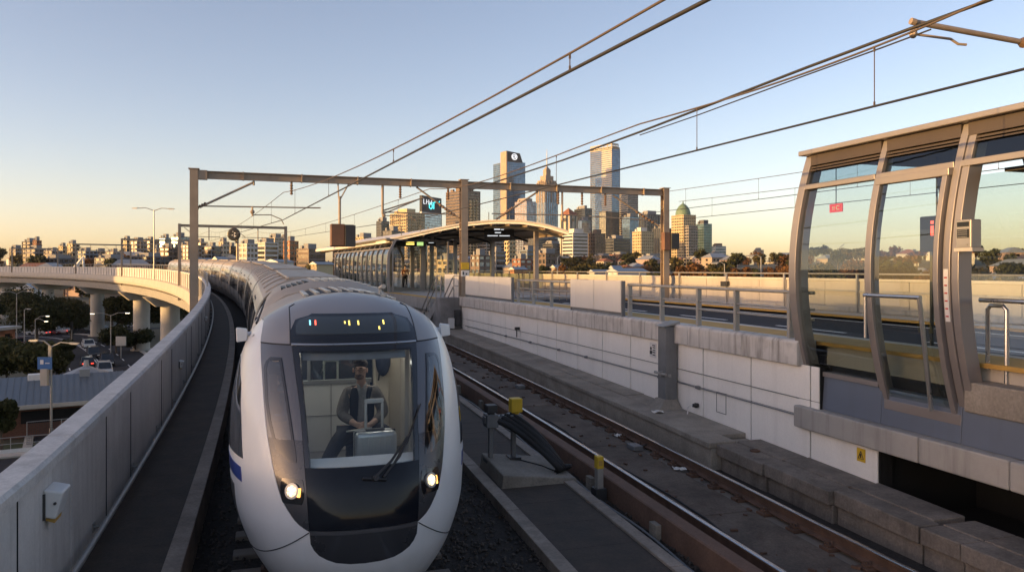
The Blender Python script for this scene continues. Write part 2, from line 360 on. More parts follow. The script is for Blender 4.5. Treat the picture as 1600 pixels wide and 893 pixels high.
# handrail on the parapet foot
t = thing('walkway_handrail', 'thin steel handrail fixed low along the left parapet', 'handrail', T(5,-2.64,.15))
mb = MB(); mb.tube([T(s,-2.62,.42+zr(s)) for s in np.arange(S0, 70, 1.5)], .034, 10); obj('rail', mb, M['galv'], t, smooth=True)
for s in np.arange(2.4, 60, 2.6):
    mb = MB(); mb.tube([T(s,-2.765,.36+zr(s)), T(s,-2.66,.36+zr(s)), T(s,-2.62,.40+zr(s))], .014, 6); mb.X = frame(s,-2.76,.36+zr(s)); mb.box(-.002,.012,-.05,.05,-.05,.05); obj('bracket', mb, M['galv'], t)
# boxes on the parapet
def wallbox(s, z, k, label):
    f = frame(s, -2.76, z+zr(s)); t = thing('wall_light', label, 'light fitting', f.translation, 'box lights on the left parapet')
    mb = MB(f); mb.hexa([(0,-.17*k,-.13*k),(.10*k,-.15*k,-.16*k),(.10*k,.15*k,-.16*k),(0,.17*k,-.13*k),(0,-.17*k,.14*k),(.17*k,-.15*k,.10*k),(.17*k,.15*k,.10*k),(0,.17*k,.14*k)])
    obj('housing', mb, M['white'], t, bevel=.018*k)
    mb = MB(f); mb.hexa([(.01,-.12*k,-.17*k),(.085*k,-.12*k,-.2*k),(.085*k,.12*k,-.2*k),(.01,.12*k,-.17*k),(.01,-.12*k,-.13*k),(.09*k,-.12*k,-.155*k),(.09*k,.12*k,-.155*k),(.01,.12*k,-.13*k)])
    obj('lens', mb, M['amber'], t)
    mb = MB(f); mb.box(-.0,.02,-.19*k,-.172*k,-.15*k,.1*k); mb.tube([(.1*k,-.158*k,.0),(.1*k,-.175*k,.0)],.014*k,8); obj('latch', mb, M['darksteel'], t)
wallbox(8.35, 1.25, .95, 'white box light on the near left parapet, largest of its row')
wallbox(19.5, .95, .6, 'small white box light halfway along the left parapet, by the pink sunlit panels')
wallbox(31., 1.05, .6, 'small white box light near the far bend of the left parapet')

# centre walkway between the two tracks
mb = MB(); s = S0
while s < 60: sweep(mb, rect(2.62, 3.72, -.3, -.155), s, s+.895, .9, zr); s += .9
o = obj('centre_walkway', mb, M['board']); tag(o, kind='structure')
t = thing('centre_kerb', 'pair of concrete kerbs either side of the dark centre walkway', 'kerb', T(6,3.2,-.3))
for a, b in ((2.42,2.62),(3.72,3.90)):
    mb = MB(); s = S0
    while s < 60: sweep(mb, rect(a, b, -.3, -.12), s, s+2.385, 1.2, zr); s += 2.4
    obj('kerb_stone', mb, M['kerb'], t, bevel=.01)

# tracks
def railprof(o):
    return [(o-.07,-.17),(o+.07,-.17),(o+.07,-.155),(o+.012,-.13),(o+.012,-.045),(o+.037,-.03),(o+.037,-.006),(o-.037,-.006),(o-.037,-.03),(o-.012,-.045),(o-.012,-.13),(o-.07,-.155)]
def track(axis, label, slab, s1):
    t = thing('railway_track', label, 'railway track', T(8,axis,-.27))
    for q in (-.7175,.7175):
        mb = MB(); sweep(mb, railprof(axis+q), S0, s1, 1.5, zr); r = obj('rail', mb, M['rust'], t)
        mb = MB(); sweep(mb, [(axis+q-.036,-.008),(axis+q+.036,-.008),(axis+q+.034,.0),(axis+q+.02,.004),(axis+q-.02,.004),(axis+q-.034,.0)], S0, s1, 1.5, zr); obj('rail_head', mb, M['railtop'], r)
    if slab:
        mb = MB(); s = S0
        while s < 60: sweep(mb, rect(axis-.68, axis+.5, -.4, -.185), s, s+3.98, 2., zr); s += 4.
        obj('track_slab', mb, M['trackbed'], t, bevel=.012)
        mb = MB(); sweep(mb, rect(axis-1.0, axis+1.12, -.45, -.215), S0, 60, 2., zr); obj('slab_base', mb, M['slab'], t)
    far_ = MB(); r = random.Random(5)
    for s in np.arange(S0, 60 if slab else 30, .66):
        for q in (-.7175,.7175):
            near_ = slab and 7.5 < s < 38
            mb = MB() if near_ else far_
            f = frame(s+r.uniform(-.02,.02), axis+q, zr(s)); mb.X = f
            mb.box(-.19,.19,-.09,.09,-.215,-.168)
            for w in (-1,1):
                mb.box(w*.115-.04,w*.115+.04,-.045,.045,-.168,-.135); mb.tube([(w*.125,0,-.16),(w*.125,0,-.10)],.02,6); mb.tube([(w*.09,-.03,-.13),(w*.06,0,-.105),(w*.05,.03,-.13)],.009,5)
            if near_: obj('fastener', mb, M['rust'], t)
    far_.X = None; tag(obj('fastener', far_, M['rust'], t), kind='stuff')
    if not slab:
        for s in np.arange(S0, 24, .66):
            mb = MB(frame(s, axis, zr(s))); mb.box(-1.25,1.25,-.12,.12,-.4,-.212); obj('sleeper', mb, M['slab'], t, bevel=.015)
    return t
track(0., 'railway track under the white train', False, 300)
rt = track(5.44, 'empty railway track on concrete slabs beside the white retaining wall', True, 300)
mb = MB(); s = S0
while s < 70: sweep(mb, [(4.20,-.30),(4.42,-.30),(4.42,.06),(4.40,.075),(4.22,.075),(4.20,.06)], s, s+8.99, 1.5, zr); s += 9
obj('guard_beam', mb, M['rustbeam'], rt)
for s in np.arange(0.8, 40, 2.2):
    mb = MB(frame(s, 4.2, zr(s))); mb.box(-.09,-.002,-.1,.1,-.30,-.06); obj('beam_foot', mb, M['slablid'], rt, bevel=.01)
# bits lying in the four foot
r = random.Random(11)
mb = MB()
for i in range(130):
    s = r.uniform(7,26); off = 5.44+r.choice([r.uniform(.45,.62), r.uniform(-.6,-.45), r.uniform(-.4,.4)])
    p = T(s,off,-.18+zr(s)); q = r.uniform(.012,.045)
    mb.rbox(p, q*2.4, q, p.z, p.z+q*.7, r.uniform(0,3))
o = obj('track_debris', mb, M['rust']); tag(o, 'scattered rusty debris lying on the empty track slabs', 'debris', kind='stuff')
for i,(s,off,k,lab) in enumerate(((12.1,5.95,.10,'crumpled white paper scrap on the slab of the empty track'),(14.6,6.0,.085,'small white rag beside the far rail of the empty track'),(14.7,6.95,.12,'white rubbish lying at the foot of the steel wall post'))):
    mb = MB(); rr = random.Random(i); rows = []
    for a in range(6): rows.append([T(s,off,0)+Vector(((a-2.5)*k*.4+rr.uniform(-.02,.02),(b-2.5)*k*.3+rr.uniform(-.02,.02),(-.18 if i<2 else .225)+zr(s)+rr.uniform(.005,.05))) for b in range(6)])
    mb.grid(rows); o = obj('litter_scrap', mb, M['paper'], fix=False); o.modifiers.new('thick','SOLIDIFY').thickness = .004; tag(o, lab, 'litter')

# trough lids / slabs to the right of the empty track
mb = MB(); r = random.Random(2)
s = 12.2
while s < 60:
    a = r.uniform(-.008,.008)
    sweep(mb, rect(6.60, 7.16, .12, .215+a), s, s+1.985, 1., zr); sweep(mb, rect(7.175, 7.72, .12, .222-a), s+.5, s+2.485, 1., zr); s += 2.
sweep(mb, rect(6.64, 7.72, -.4, .118), 12.2, 60, 2., zr)
o = obj('trough_walkway', mb, M['slablid'], bevel=.014); tag(o, kind='structure')
mb = MB(); s = S0
for a,b in ((7.9,9.38),(9.4,10.88),(10.9,12.18)):
    k = {7.9:.02,9.4:0,10.9:-.01}[a]
    sweep(mb, rect(6.78+k*4, 7.2, .0, .20+k), a, b, 1., zr); sweep(mb, rect(7.21, 7.72, .0, .215+k), a+.1, b+.1-.02, 1., zr); sweep(mb, rect(6.86+k*3, 7.72, -.4, -.004), a, b, 1., zr)
while s < 7.8:
    e = min(s+1.9, 7.88)
    sweep(mb, rect(6.86, 7.20, .01, .215), s, e-.012, 1., zr); sweep(mb, rect(6.92, 7.25, -.4, .005), s, e-.012, 1., zr); sweep(mb, rect(7.21, 7.72, -.4, .225), s, e-.012, 1., zr); s += 1.9
o = obj('trough_walkway', mb, M['slabdark'], bevel=.014); tag(o, kind='structure')
mb = MB(); p = T(11.6,7.12,.20+zr(11)); mb.lathe(p,[(.05,.0),(.085,.002),(.085,.03),(.06,.034),(.05,.02)],14); o = obj('cable_ring', mb, M['rust'], smooth='auto'); tag(o, 'small rusty iron ring lying on the grey trough slabs', 'iron ring')

# retaining wall
t = thing('retaining_wall', 'white panelled retaining wall with stained coping beside the empty track', 'wall', T(20,7.8,.0))
WS = [33.6]; 
while WS[-1] > 9.5: WS.append(WS[-1]-1.62)
mb = MB()
for i in range(len(WS)-1):
    a, b = WS[i+1], WS[i]; a = max(a, 9.45)
    sweep(mb, rect(7.70,7.86,-.2,.945), a+.015, b-.015, .9); sweep(mb, rect(7.70,7.86,.955,1.222), max(a,10.7)+.015, b-.015, .9) if b > 10.8 else None; sweep(mb, rect(7.70,7.86,1.232,1.80), max(a,10.7)+.015, b-.015, .9) if b > 10.8 else None
obj('wall_panel', mb, M['wallpanel'], t, bevel=.006)
mb = MB(); sweep(mb, rect(7.72,7.95,-.2,.9), 9.44, 10.7, 1.); sweep(mb, rect(7.72,7.95,-.2,1.8), 10.7, 33.6, 1.); obj('wall_core', mb, M['void'], t)
mb = MB()
q = 33.6
while q > 11.2:
    b = q-1.9; sweep(mb, [(7.60,1.78),(8.0,1.78),(8.0,2.2),(7.64,2.2),(7.60,2.16)], max(b,11.12)+.012, q, .9); q = b
obj('coping', mb, M['stained'], t, bevel=.015)
mb = MB(); mb.tube([T(s,7.655,.945) for s in np.arange(11.2,33,1.5)], .012, 6); mb.tube([T(s,7.69,1.228) for s in np.arange(11.2,33,1.5)], .008, 6)
for s in (14.3,15.9,20.,22.,24.5,27.): mb.X = frame(s,7.66,.945); mb.box(-.03,.04,-.05,.05,-.03,.03); mb.X = None
obj('conduit', mb, M['greysteel'], t)
mb = MB(frame(13.5,7.70,.75)); 
for a in ((-.17,.17,.19,.2),(-.17,.17,-.2,-.19),(-.17,-.16,-.2,.2),(.16,.17,-.2,.2)): mb.box(-.006,.02,a[0],a[1],a[2],a[3])
obj('access_hatch', mb, M['darksteel'], t)
# void under the shelter
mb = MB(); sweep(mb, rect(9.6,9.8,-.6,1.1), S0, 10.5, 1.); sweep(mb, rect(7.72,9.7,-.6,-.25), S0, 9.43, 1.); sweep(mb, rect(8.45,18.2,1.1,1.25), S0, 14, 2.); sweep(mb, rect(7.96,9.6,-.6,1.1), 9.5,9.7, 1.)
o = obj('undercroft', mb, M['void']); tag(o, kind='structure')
# steel post on the wall
t = thing('steel_pilaster', 'grey steel box post standing against the white wall on a concrete foot', 'post', T(15.3,7.5,.2))
f = frame(15.3,7.52,zr(15)); mb = MB(f); mb.box(-.14,.15,-.17,.17,.2,1.98); obj('shaft', mb, M['greysteel'], t, bevel=.01)
mb = MB(f); mb.hexa([(-.2,-.2,1.97),(.2,-.2,2.03),(.2,.2,2.03),(-.2,.2,1.97),(-.2,-.2,1.99),(.2,-.2,2.1),(.2,.2,2.1),(-.2,.2,1.99)]); obj('cap_plate', mb, M['galv'], t, bevel=.006)
mb = MB(f); mb.hexa([(-.42,-.4,.2),(.16,-.4,.2),(.16,.42,.2),(-.42,.42,.2),(-.17,-.2,.40),(.14,-.2,.40),(.14,.2,.40),(-.17,.2,.40)]); obj('footing', mb, M['slablid'], t, bevel=.02)
mb = MB(f); mb.tube([(-.17,-.25,.95),(-.17,.25,.95)],.03,8); mb.box(-.2,-.13,-.08,.0,.9,1.0); mb.box(-.19,-.14,-.42,-.36,.92,.98); obj('clamp', mb, M['galv'], t)
# signs on the wall
t = thing('wall_notice', 'small white enamel notice plate on the white retaining wall', 'sign', T(16.2,7.69,1.36)); f = frame(16.25,7.70,1.52)
mb = MB(f); mb.box(-.018,0,-.15,.15,-.17,.17); obj('plate', mb, M['white'], t, bevel=.004)
mb = MB(f); mb.lathe((-.019,.085,.03),[(.04,0),(.04,-.004)],14,'x'); mb.box(-.022,-.018,.03,.14,-.1,-.02)
obj('pictogram', mb, M['black'], t)
mb = MB(f)
for z,a,b in ((.11,-.12,.02),(.06,-.12,.0),(.0,-.12,.0),(-.05,-.12,.01),(-.11,-.12,.0)): mb.box(-.021,-.018,a,b,z-.012,z+.012)
obj('lettering', mb, M['darksteel'], t)
t = thing('warning_sign', 'small yellow warning sign with a black symbol at the dark opening', 'sign', T(9.75,7.69,.5)); f = frame(9.78,7.70,.60)
mb = MB(f); mb.box(-.012,0,-.085,.085,-.1,.1); obj('plate', mb, M['yellow'], t, bevel=.003)
mb = MB(f)
for a,b in (((-.055,-.055),(0,.06)),((0,.06),(.055,-.055)),((.055,-.055),(-.055,-.055))): mb.beam((-.013,a[0],a[1]),(-.013,b[0],b[1]),.012,.006) if a[1]==b[1] else mb.tube([(-.013,a[0],a[1]),(-.013,b[0],b[1])],.007,4)
mb.tube([(-.014,0,-.04),(-.014,0,.02)],.012,5); obj('symbol', mb, M['black'], t)
t = thing('wall_camera', 'black cable gland with a white looped cable at the wall foot', 'cable outlet', T(14.3,7.66,.3)); f = frame(14.35,7.66,.42+zr(14))
mb = MB(f); mb.lathe((0,0,0),[(.045,.05),(.055,-.02),(.03,-.09)],10,'x'); obj('gland', mb, M['black'], t)
mb = MB(f); mb.tube([(-.08,0,0),(-.12,.06,.0),(-.13,.12,-.06),(-.12,.14,-.15),(-.14,.12,-.2)],.012,6); obj('cable', mb, M['white'], t)
t = thing('wall_lamp', 'small black bracket fitting high on the distant white wall', 'bracket', T(25.6,7.6,1.3)); f = frame(25.6,7.69,1.3)
mb = MB(f); mb.box(-.16,0,-.05,.05,-.03,.07); mb.tube([(-.1,0,-.02),(-.1,0,-.28)],.02,6); obj('arm', mb, M['darksteel'], t)

# points machine on its plinth
PM = T(11.9, 3.22, -.16); fp = frame(11.9, 3.22, -.155)
fp = frame(12.6, 3.28, -.155)
t = thing('trackside_plinth', 'low sloping concrete plinth straddling the centre walkway', 'plinth', fp.translation)
mb = MB(fp); mb.hexa([(-.62,-.75,0),(.72,-.75,0),(.72,.62,0),(-.62,.62,0),(-.58,-.72,.30),(.66,-.72,.16),(.66,.6,.2),(-.58,.6,.36)]); obj('block', mb, M['slablid'], t, bevel=.02)
t = thing('trackside_cabinet', 'steel cable stand with a yellow box and thick black hoses on a plinth', 'track equipment', fp @ Vector((0,0,.3)))
fb = fp; fp = fp @ Matrix.Translation((-.27,.15,0))
for x,y in ((-.22,.18),(.2,.22)):
    mb = MB(fp); mb.box(x-.035,x+.035,y-.05,y+.05,.30,.98); obj('leg', mb, M['greysteel'], t, bevel=.004)
    mb = MB(fp); mb.box(x-.1,x+.1,y-.14,y+.12,.26,.318); obj('foot', mb, M['darksteel'], t)
mb = MB(fp); mb.box(-.34,.34,.1,.28,.92,1.04); mb.box(-.32,-.12,.04,.3,.86,1.08); mb.box(.1,.3,.04,.3,.86,1.06); obj('cross_plate', mb, M['greysteel'], t, bevel=.008)
mb = MB(fp); mb.box(-.31,-.13,.06,.25,1.11,1.24); mb.box(-.27,-.17,.1,.22,1.07,1.115); obj('black_box', mb, M['darksteel'], t, bevel=.01)
mb = MB(fp); mb.box(.12,.32,.06,.25,1.09,1.33); mb.box(.17,.27,.1,.22,1.05,1.1); obj('yellow_box', mb, M['yellow'], t, bevel=.015)
for k,(x0,r0) in enumerate(((-.18,.055),(-.06,.05),(.04,.045),(.12,.03))):
    mb = MB(fp); pts = []
    for u in np.linspace(0,1,14):
        x = x0+u*(.82-x0*.6); y = .12-u*.75+.05*math.sin(u*5+k); z = .98+.06*math.sin(u*3.1)-u**1.25*.74+.03*k*(1-u); pts.append((x,y,max(z,.2)))
    mb.tube(pts,r0,9); obj('hose', mb, M['rubber'], t, smooth=True)
mb = MB(fp); mb.tube([(.70,-.58,.2),(.8,-.5,.23),(.95,-.45,.24),(1.05,-.35,.22)],[.05,.055,.05,.03],9); mb.tube([(.72,-.6,.2),(.6,-.75,.17),(.5,-.8,.05),(.4,-.85,.0)],.018,6); mb.tube([(.2,-.1,.33),(.5,-.4,.28),(.72,-.62,.2)],.012,5); obj('cable_end', mb, M['rubber'], t, smooth=True)
t = thing('marker_post', 'short grey marker post with a yellow cap beside the brown guard beam', 'marker post', T(11.25,4.02,-.27)); f = frame(11.25,4.06,zr(11))
mb = MB(f); mb.box(-.05,.05,-.06,.06,-.28,.32); obj('post', mb, M['galv'], t, bevel=.006)
mb = MB(f); mb.box(-.054,.054,-.064,.064,.24,.43); obj('cap', mb, M['yellow'], t, bevel=.008)
mb = MB(f); mb.box(-.09,.09,-.1,.1,-.29,-.06); obj('base', mb, M['darksteel'], t, bevel=.006)
mb = MB(f); mb.box(-.03,.03,-.068,-.0635,.29,.37); obj('mark', mb, M['amber'], t)

# ------------------------------------------------------------------ busway on the right
RZ = 1.8
def strip(name, a, b, z, mat, s0, s1, step=3., **k):
    mb = MB(); sweep(mb, rect(a,b,z-.06,z), s0, s1, step); o = obj(name, mb, mat); tag(o, kind='structure'); return o
mb = MB(); sweep(mb, rect(8.0,18.3,RZ-.5,RZ), S0, 80, 3.); o = obj('busway_road', mb, M['asphalt']); tag(o, kind='structure')
strip('tactile_strip', 8.0, 8.9, RZ+.385, M['amber'], S0, 36)
strip('kerb_path', 8.9, 9.12, RZ+.39, M['creampath'], S0, 36)
strip('far_footpath', 16.9, 18.3, RZ+.12, M['creampath'], S0, 80)
strip('far_tactile_strip', 16.65, 16.9, RZ+.124, M['amber'], S0, 80)
mb = MB()
for off,w in ((9.75,.12),(16.2,.12)): sweep(mb, rect(off-w/2,off+w/2,RZ+.003,RZ+.006), S0, 60, 2.)
for s in np.arange(-4, 60, 5.): sweep(mb, rect(12.85,12.99,RZ+.003,RZ+.006), s, s+2.6, 1.)
sweep(mb, rect(9.0,9.1,RZ-.1,RZ+.33), S0, 36, 3.)
o = obj('lane_marking', mb, M['roadpaint']); tag(o, kind='structure')
mb = MB(); f = frame(20.5, 11.2, RZ+.006); mb.X = f
mb.add([(-.08,-1.6,0),(.08,-1.6,0),(.08,.4,0),(-.08,.4,0),(-.32,.4,0),(.32,.4,0),(0,1.4,0)],[(0,1,2,3),(4,5,6)]); o = obj('road_arrow', mb, M['roadpaint'], fix=False); tag(o, kind='structure')
t = thing('busway_parapet', 'sunlit cream parapet wall along the far side of the busway', 'parapet', T(20,18.4,RZ))
mb = MB(); s = -6.
while s < 95: sweep(mb, rect(18.3,18.5,RZ-.8,2.98), s, s+3.58, 1.8); s += 3.6
obj('wall_panel', mb, M['concrete_clean'], t, bevel=.01)
mb = MB(); sweep(mb, rect(18.27,18.53,2.985,3.07), -6, 95, 2.); obj('coping', mb, M['creampath'], t)
mb = MB(); sweep(mb, rect(18.24,18.298,2.62,2.68), -6, 95, 2.); sweep(mb, rect(18.24,18.298,RZ+.14,RZ+.3), -6, 95, 2.); obj('wall_rib', mb, M['concrete'], t)
for s in np.arange(-4, 70, 3.6):
    mb = MB(frame(s,18.2,RZ)); mb.box(-.03,.03,-.03,.03,.1,1.45); obj('stanchion', mb, M['galv'], t)
mb = MB(); mb.tube([T(s,18.2,RZ+1.43) for s in np.arange(-6,72,2)],.03,6); obj('top_rail', mb, M['galv'], t)
for s,lab in ((28.5,'small black wall box on the sunlit far busway parapet'),):
    mb = MB(frame(s,18.24,2.75)); mb.box(-.12,.02,-.22,.22,-.1,.12); mb.box(-.14,-.118,-.15,.15,-.05,.06); o = obj('parapet_light', mb, M['darksteel'], bevel=.01); tag(o, lab, 'light fitting')
mb = MB(); sweep(mb, rect(8.1,8.3,1.27,RZ+.38), S0, 11., 1.); o = obj('platform_edge', mb, M['concrete_clean']); tag(o, kind='structure')
# railing on the retaining wall
t = thing('wall_railing', 'grey steel railing on top of the retaining wall, nearest stretch before the glass shelter', 'railing', T(16,7.85,2.2))
def railrun(t, s0, s1, ps, off=7.84, z0=2.2, top=3.0, mids=(2.55,2.72), mat='galv'):
    for s in ps:
        mb = MB(frame(s,off,0)); mb.box(-.05,.05,-.035,.035,z0-.3,top-.02); mb.box(-.07,-.05,-.06,.06,z0-.3,z0-.08); obj('post', mb, M[mat], t, bevel=.004)
    mb = MB(); mb.tube([T(s,off,top) for s in np.linspace(s0,s1,12)],.03,8)
    for z in mids: mb.tube([T(s,off,z) for s in np.linspace(s0,s1,12)],.022,6)
    obj('rail', mb, M[mat], t, smooth=True)
railrun(t, 11.0, 17.8, (11.6,13.2,14.55,16.1,17.7))
t = thing('wall_railing', 'grey steel railing between the two white screen panels on the wall', 'railing', T(25,7.85,2.2))
railrun(t, 21.2, 26.2, (21.3,23.0,24.6,26.1))
def screen(s0, s1, n, lab):
    t = thing('screen_panel', lab, 'screen panel', T((s0+s1)/2,7.8,2.2), 'white screen panels along the wall top')
    mb = MB()
    for i in range(n):
        a = s0+(s1-s0)*i/n; b = s0+(s1-s0)*(i+1)/n; sweep(mb, rect(7.66,7.70,2.3,3.1), a+.015, b-.015, 1.)
    obj('panel', mb, M['whitepanel'], t, bevel=.005)
    mb = MB(); sweep(mb, rect(7.705,7.76,2.22,3.08), s0+.02, s1-.02, 1.)
    for s in (s0,s1): mb.X = frame(s,7.72,0); mb.box(-.04,.05,-.03,.03,2.,3.1); mb.X = None
    obj('panel_frame', mb, M['greysteel'], t)
screen(17.85, 21.1, 2, 'two-part white screen panel on the wall beside the steel railing, larger and nearer one')
screen(26.4, 32.2, 3, 'three-part white screen panel by the tall gantry post, farther one')
# cables and stains along the empty track
t = thing('track_cable', 'thin black cable snaking along the empty track slabs', 'cable', T(12,5.3,-.18))
mb = MB(); r = random.Random(8); mb.tube([T(s, 5.05+.06*math.sin(s*1.3)+r.uniform(-.02,.02), -.168+zr(s)) for s in np.arange(4,34,.45)], .014, 6); obj('cable', mb, M['rubber'], t, smooth=True)
t = thing('track_cable', 'grey cable lying in the gap beside the brown guard beam', 'cable', T(12,4.1,-.24))
mb = MB(); mb.tube([T(s, 4.06+.03*math.sin(s*2.1), -.235+zr(s)) for s in np.arange(4,34,.45)], .02, 6); obj('cable', mb, M['greysteel'], t, smooth=True)
for k,(s,lab) in enumerate(((13.6,'small grey cable box on the track slab by the far rail, nearer one'),(20.4,'small grey cable box on the track slab by the far rail, farther one'))):
    t = thing('cable_box', lab, 'cable box', T(s,5.9,-.18), 'cable boxes on the track'); mb = MB(frame(s,5.86,zr(s)-.185)); mb.box(-.1,.1,-.16,.16,0,.09); obj('case', mb, M['greysteel'], t, bevel=.012); mb = MB(frame(s,5.86,zr(s)-.185)); mb.tube([(.1,0,.05),(.2,.05,.04),(.28,.05,.06)],.014,6); obj('cable', mb, M['rubber'], t)
# ------------------------------------------------------------------ the train
def pch(tab, z):
    zs = [t[0] for t in tab]; vs = [t[1] for t in tab]; z = min(max(z, zs[0]), zs[-1]); n = len(zs)
    h = [zs[i+1]-zs[i] for i in range(n-1)]; d = [(vs[i+1]-vs[i])/h[i] for i in range(n-1)]
    m = [0.]*n; m[0] = d[0]; m[-1] = d[-1]
    for i in range(1, n-1): m[i] = 0 if d[i-1]*d[i] <= 0 else 2*d[i-1]*d[i]/(d[i-1]+d[i])
    for i in range(n-1):
        if z <= zs[i+1]:
            t = (z-zs[i])/h[i]
            return vs[i]*(1+2*t)*(1-t)**2+m[i]*h[i]*t*(1-t)**2+vs[i+1]*t*t*(3-2*t)+m[i+1]*h[i]*t*t*(t-1)
def lin(tab, z): return float(np.interp(z, [t[0] for t in tab], [t[1] for t in tab]))
WT = [(.25,.98),(.6,1.16),(1.0,1.28),(1.5,1.31),(1.9,1.29),(2.3,1.22),(2.6,1.12),(2.8,.98),(2.95,.76),(3.05,.5),(3.10,.25),(3.12,0.001)]
YT = [(.25,.30),(.45,.12),(.7,.02),(.95,0.0),(1.3,.06),(1.6,.18),(2.0,.40),(2.4,.68),(2.65,.90),(2.8,1.08),(2.95,1.36),(3.05,1.68),(3.10,1.95),(3.12,2.2)]
NL, NXE, NYE = 2.2, 2.5, 2.3
def hw(z): return pch(WT, z)
def nose(phi, z):
    w = hw(z); y0 = pch(YT, z); s, c = math.sin(phi), max(0., math.cos(phi))
    return Vector((w*math.copysign(abs(s)**(2/NXE), s), NL-(NL-y0)*c**(2/NYE), z))
def nrm(phi, z):
    e = 1e-3; p0 = max(-1.565, phi-e); p1 = min(1.565, phi+e)
    a = nose(p1, z)-nose(p0, z); b = nose(phi, min(3.118, z+e))-nose(phi, max(.25, z-e))
    n = a.cross(b); n.normalize()
    if n.y > 0 and abs(phi) < 1.3: n = -n
    if abs(phi) >= 1.3 and n.x*phi < 0: n = -n
    return n
def xphi(x, z):
    w = hw(z); q = min(1., abs(x)/w); return math.copysign(math.asin(min(1., q**(NXE/2))), x)
a17 = R(17); TP = Vector((-1.36, 7.15, 0)); ca, sa = math.cos(a17), math.sin(a17)
TM = Matrix(((ca,-sa,0,TP.x),(sa,ca,0,TP.y),(0,0,1,0),(0,0,0,1)))
train = thing('passenger_train', 'white and grey commuter train with lit headlights curving along the viaduct', 'train', TM @ Vector((0,4,0)))
def panel(name, zs, fl, fr, mat, off=0., thick=.022, nc=12, parent=None, inx=True, smooth=True):
    """a skin panel of the nose between two edges; edges given as half widths (inx) or as plan angles"""
    rows = []; back = []
    for z in zs:
        a, b = fl(z), fr(z)
        if inx: a, b = xphi(a, z), xphi(b, z)
        r0, r1 = [], []
        for j in range(nc+1):
            p = a+(b-a)*j/nc; q = nose(p, z); n = nrm(p, z); r0.append(q+n*off); r1.append(q+n*(off-thick))
        rows.append(r0); back.append(r1)
    mb = MB(TM); nr = len(rows); k = nc+1
    vs = [p for r in rows for p in r]+[p for r in back for p in r]; B = nr*k
    fs = []
    for i in range(nr-1):
        for j in range(nc):
            fs.append((i*k+j, i*k+j+1, (i+1)*k+j+1, (i+1)*k+j)); fs.append((B+i*k+j, B+(i+1)*k+j, B+(i+1)*k+j+1, B+i*k+j+1))
    for i in range(nr-1):
        for j in (0, nc): fs.append((i*k+j, (i+1)*k+j, B+(i+1)*k+j, B+i*k+j))
    for j in range(nc):
        for i in (0, nr-1): fs.append((i*k+j, i*k+j+1, B+i*k+j+1, B+i*k+j))
    mb.add(vs, fs)
    o = obj(name, mb, mat, parent or train, smooth=smooth, fix=True)
    try: o.data.set_sharp_from_angle(angle=R(40))
    except Exception: pass
    return o
def zz(a, b, n): return [a+(b-a)*i/n for i in range(n+1)]
FW = [(.95,.50),(1.08,.51),(1.45,.535),(2.0,.57),(2.61,.645)]                 # black windscreen frame
MW = [(.97,.505),(1.03,.60),(1.10,.665),(1.26,.76),(1.58,.845),(1.9,.90),(2.27,.935),(2.5,.955),(2.63,.96),(2.75,.945),(2.83,.935)]   # grey mask edge
BW = [(.655,.0),(.66,.14),(.68,.27),(.71,.35),(.75,.42),(.8,.465),(.86,.495),(.97,.505)]
fw = lambda z: lin(FW, z); mw = lambda z: min(pch(MW, z), hw(z)); bw = lambda z: lin(BW, z)
PI2 = math.pi/2
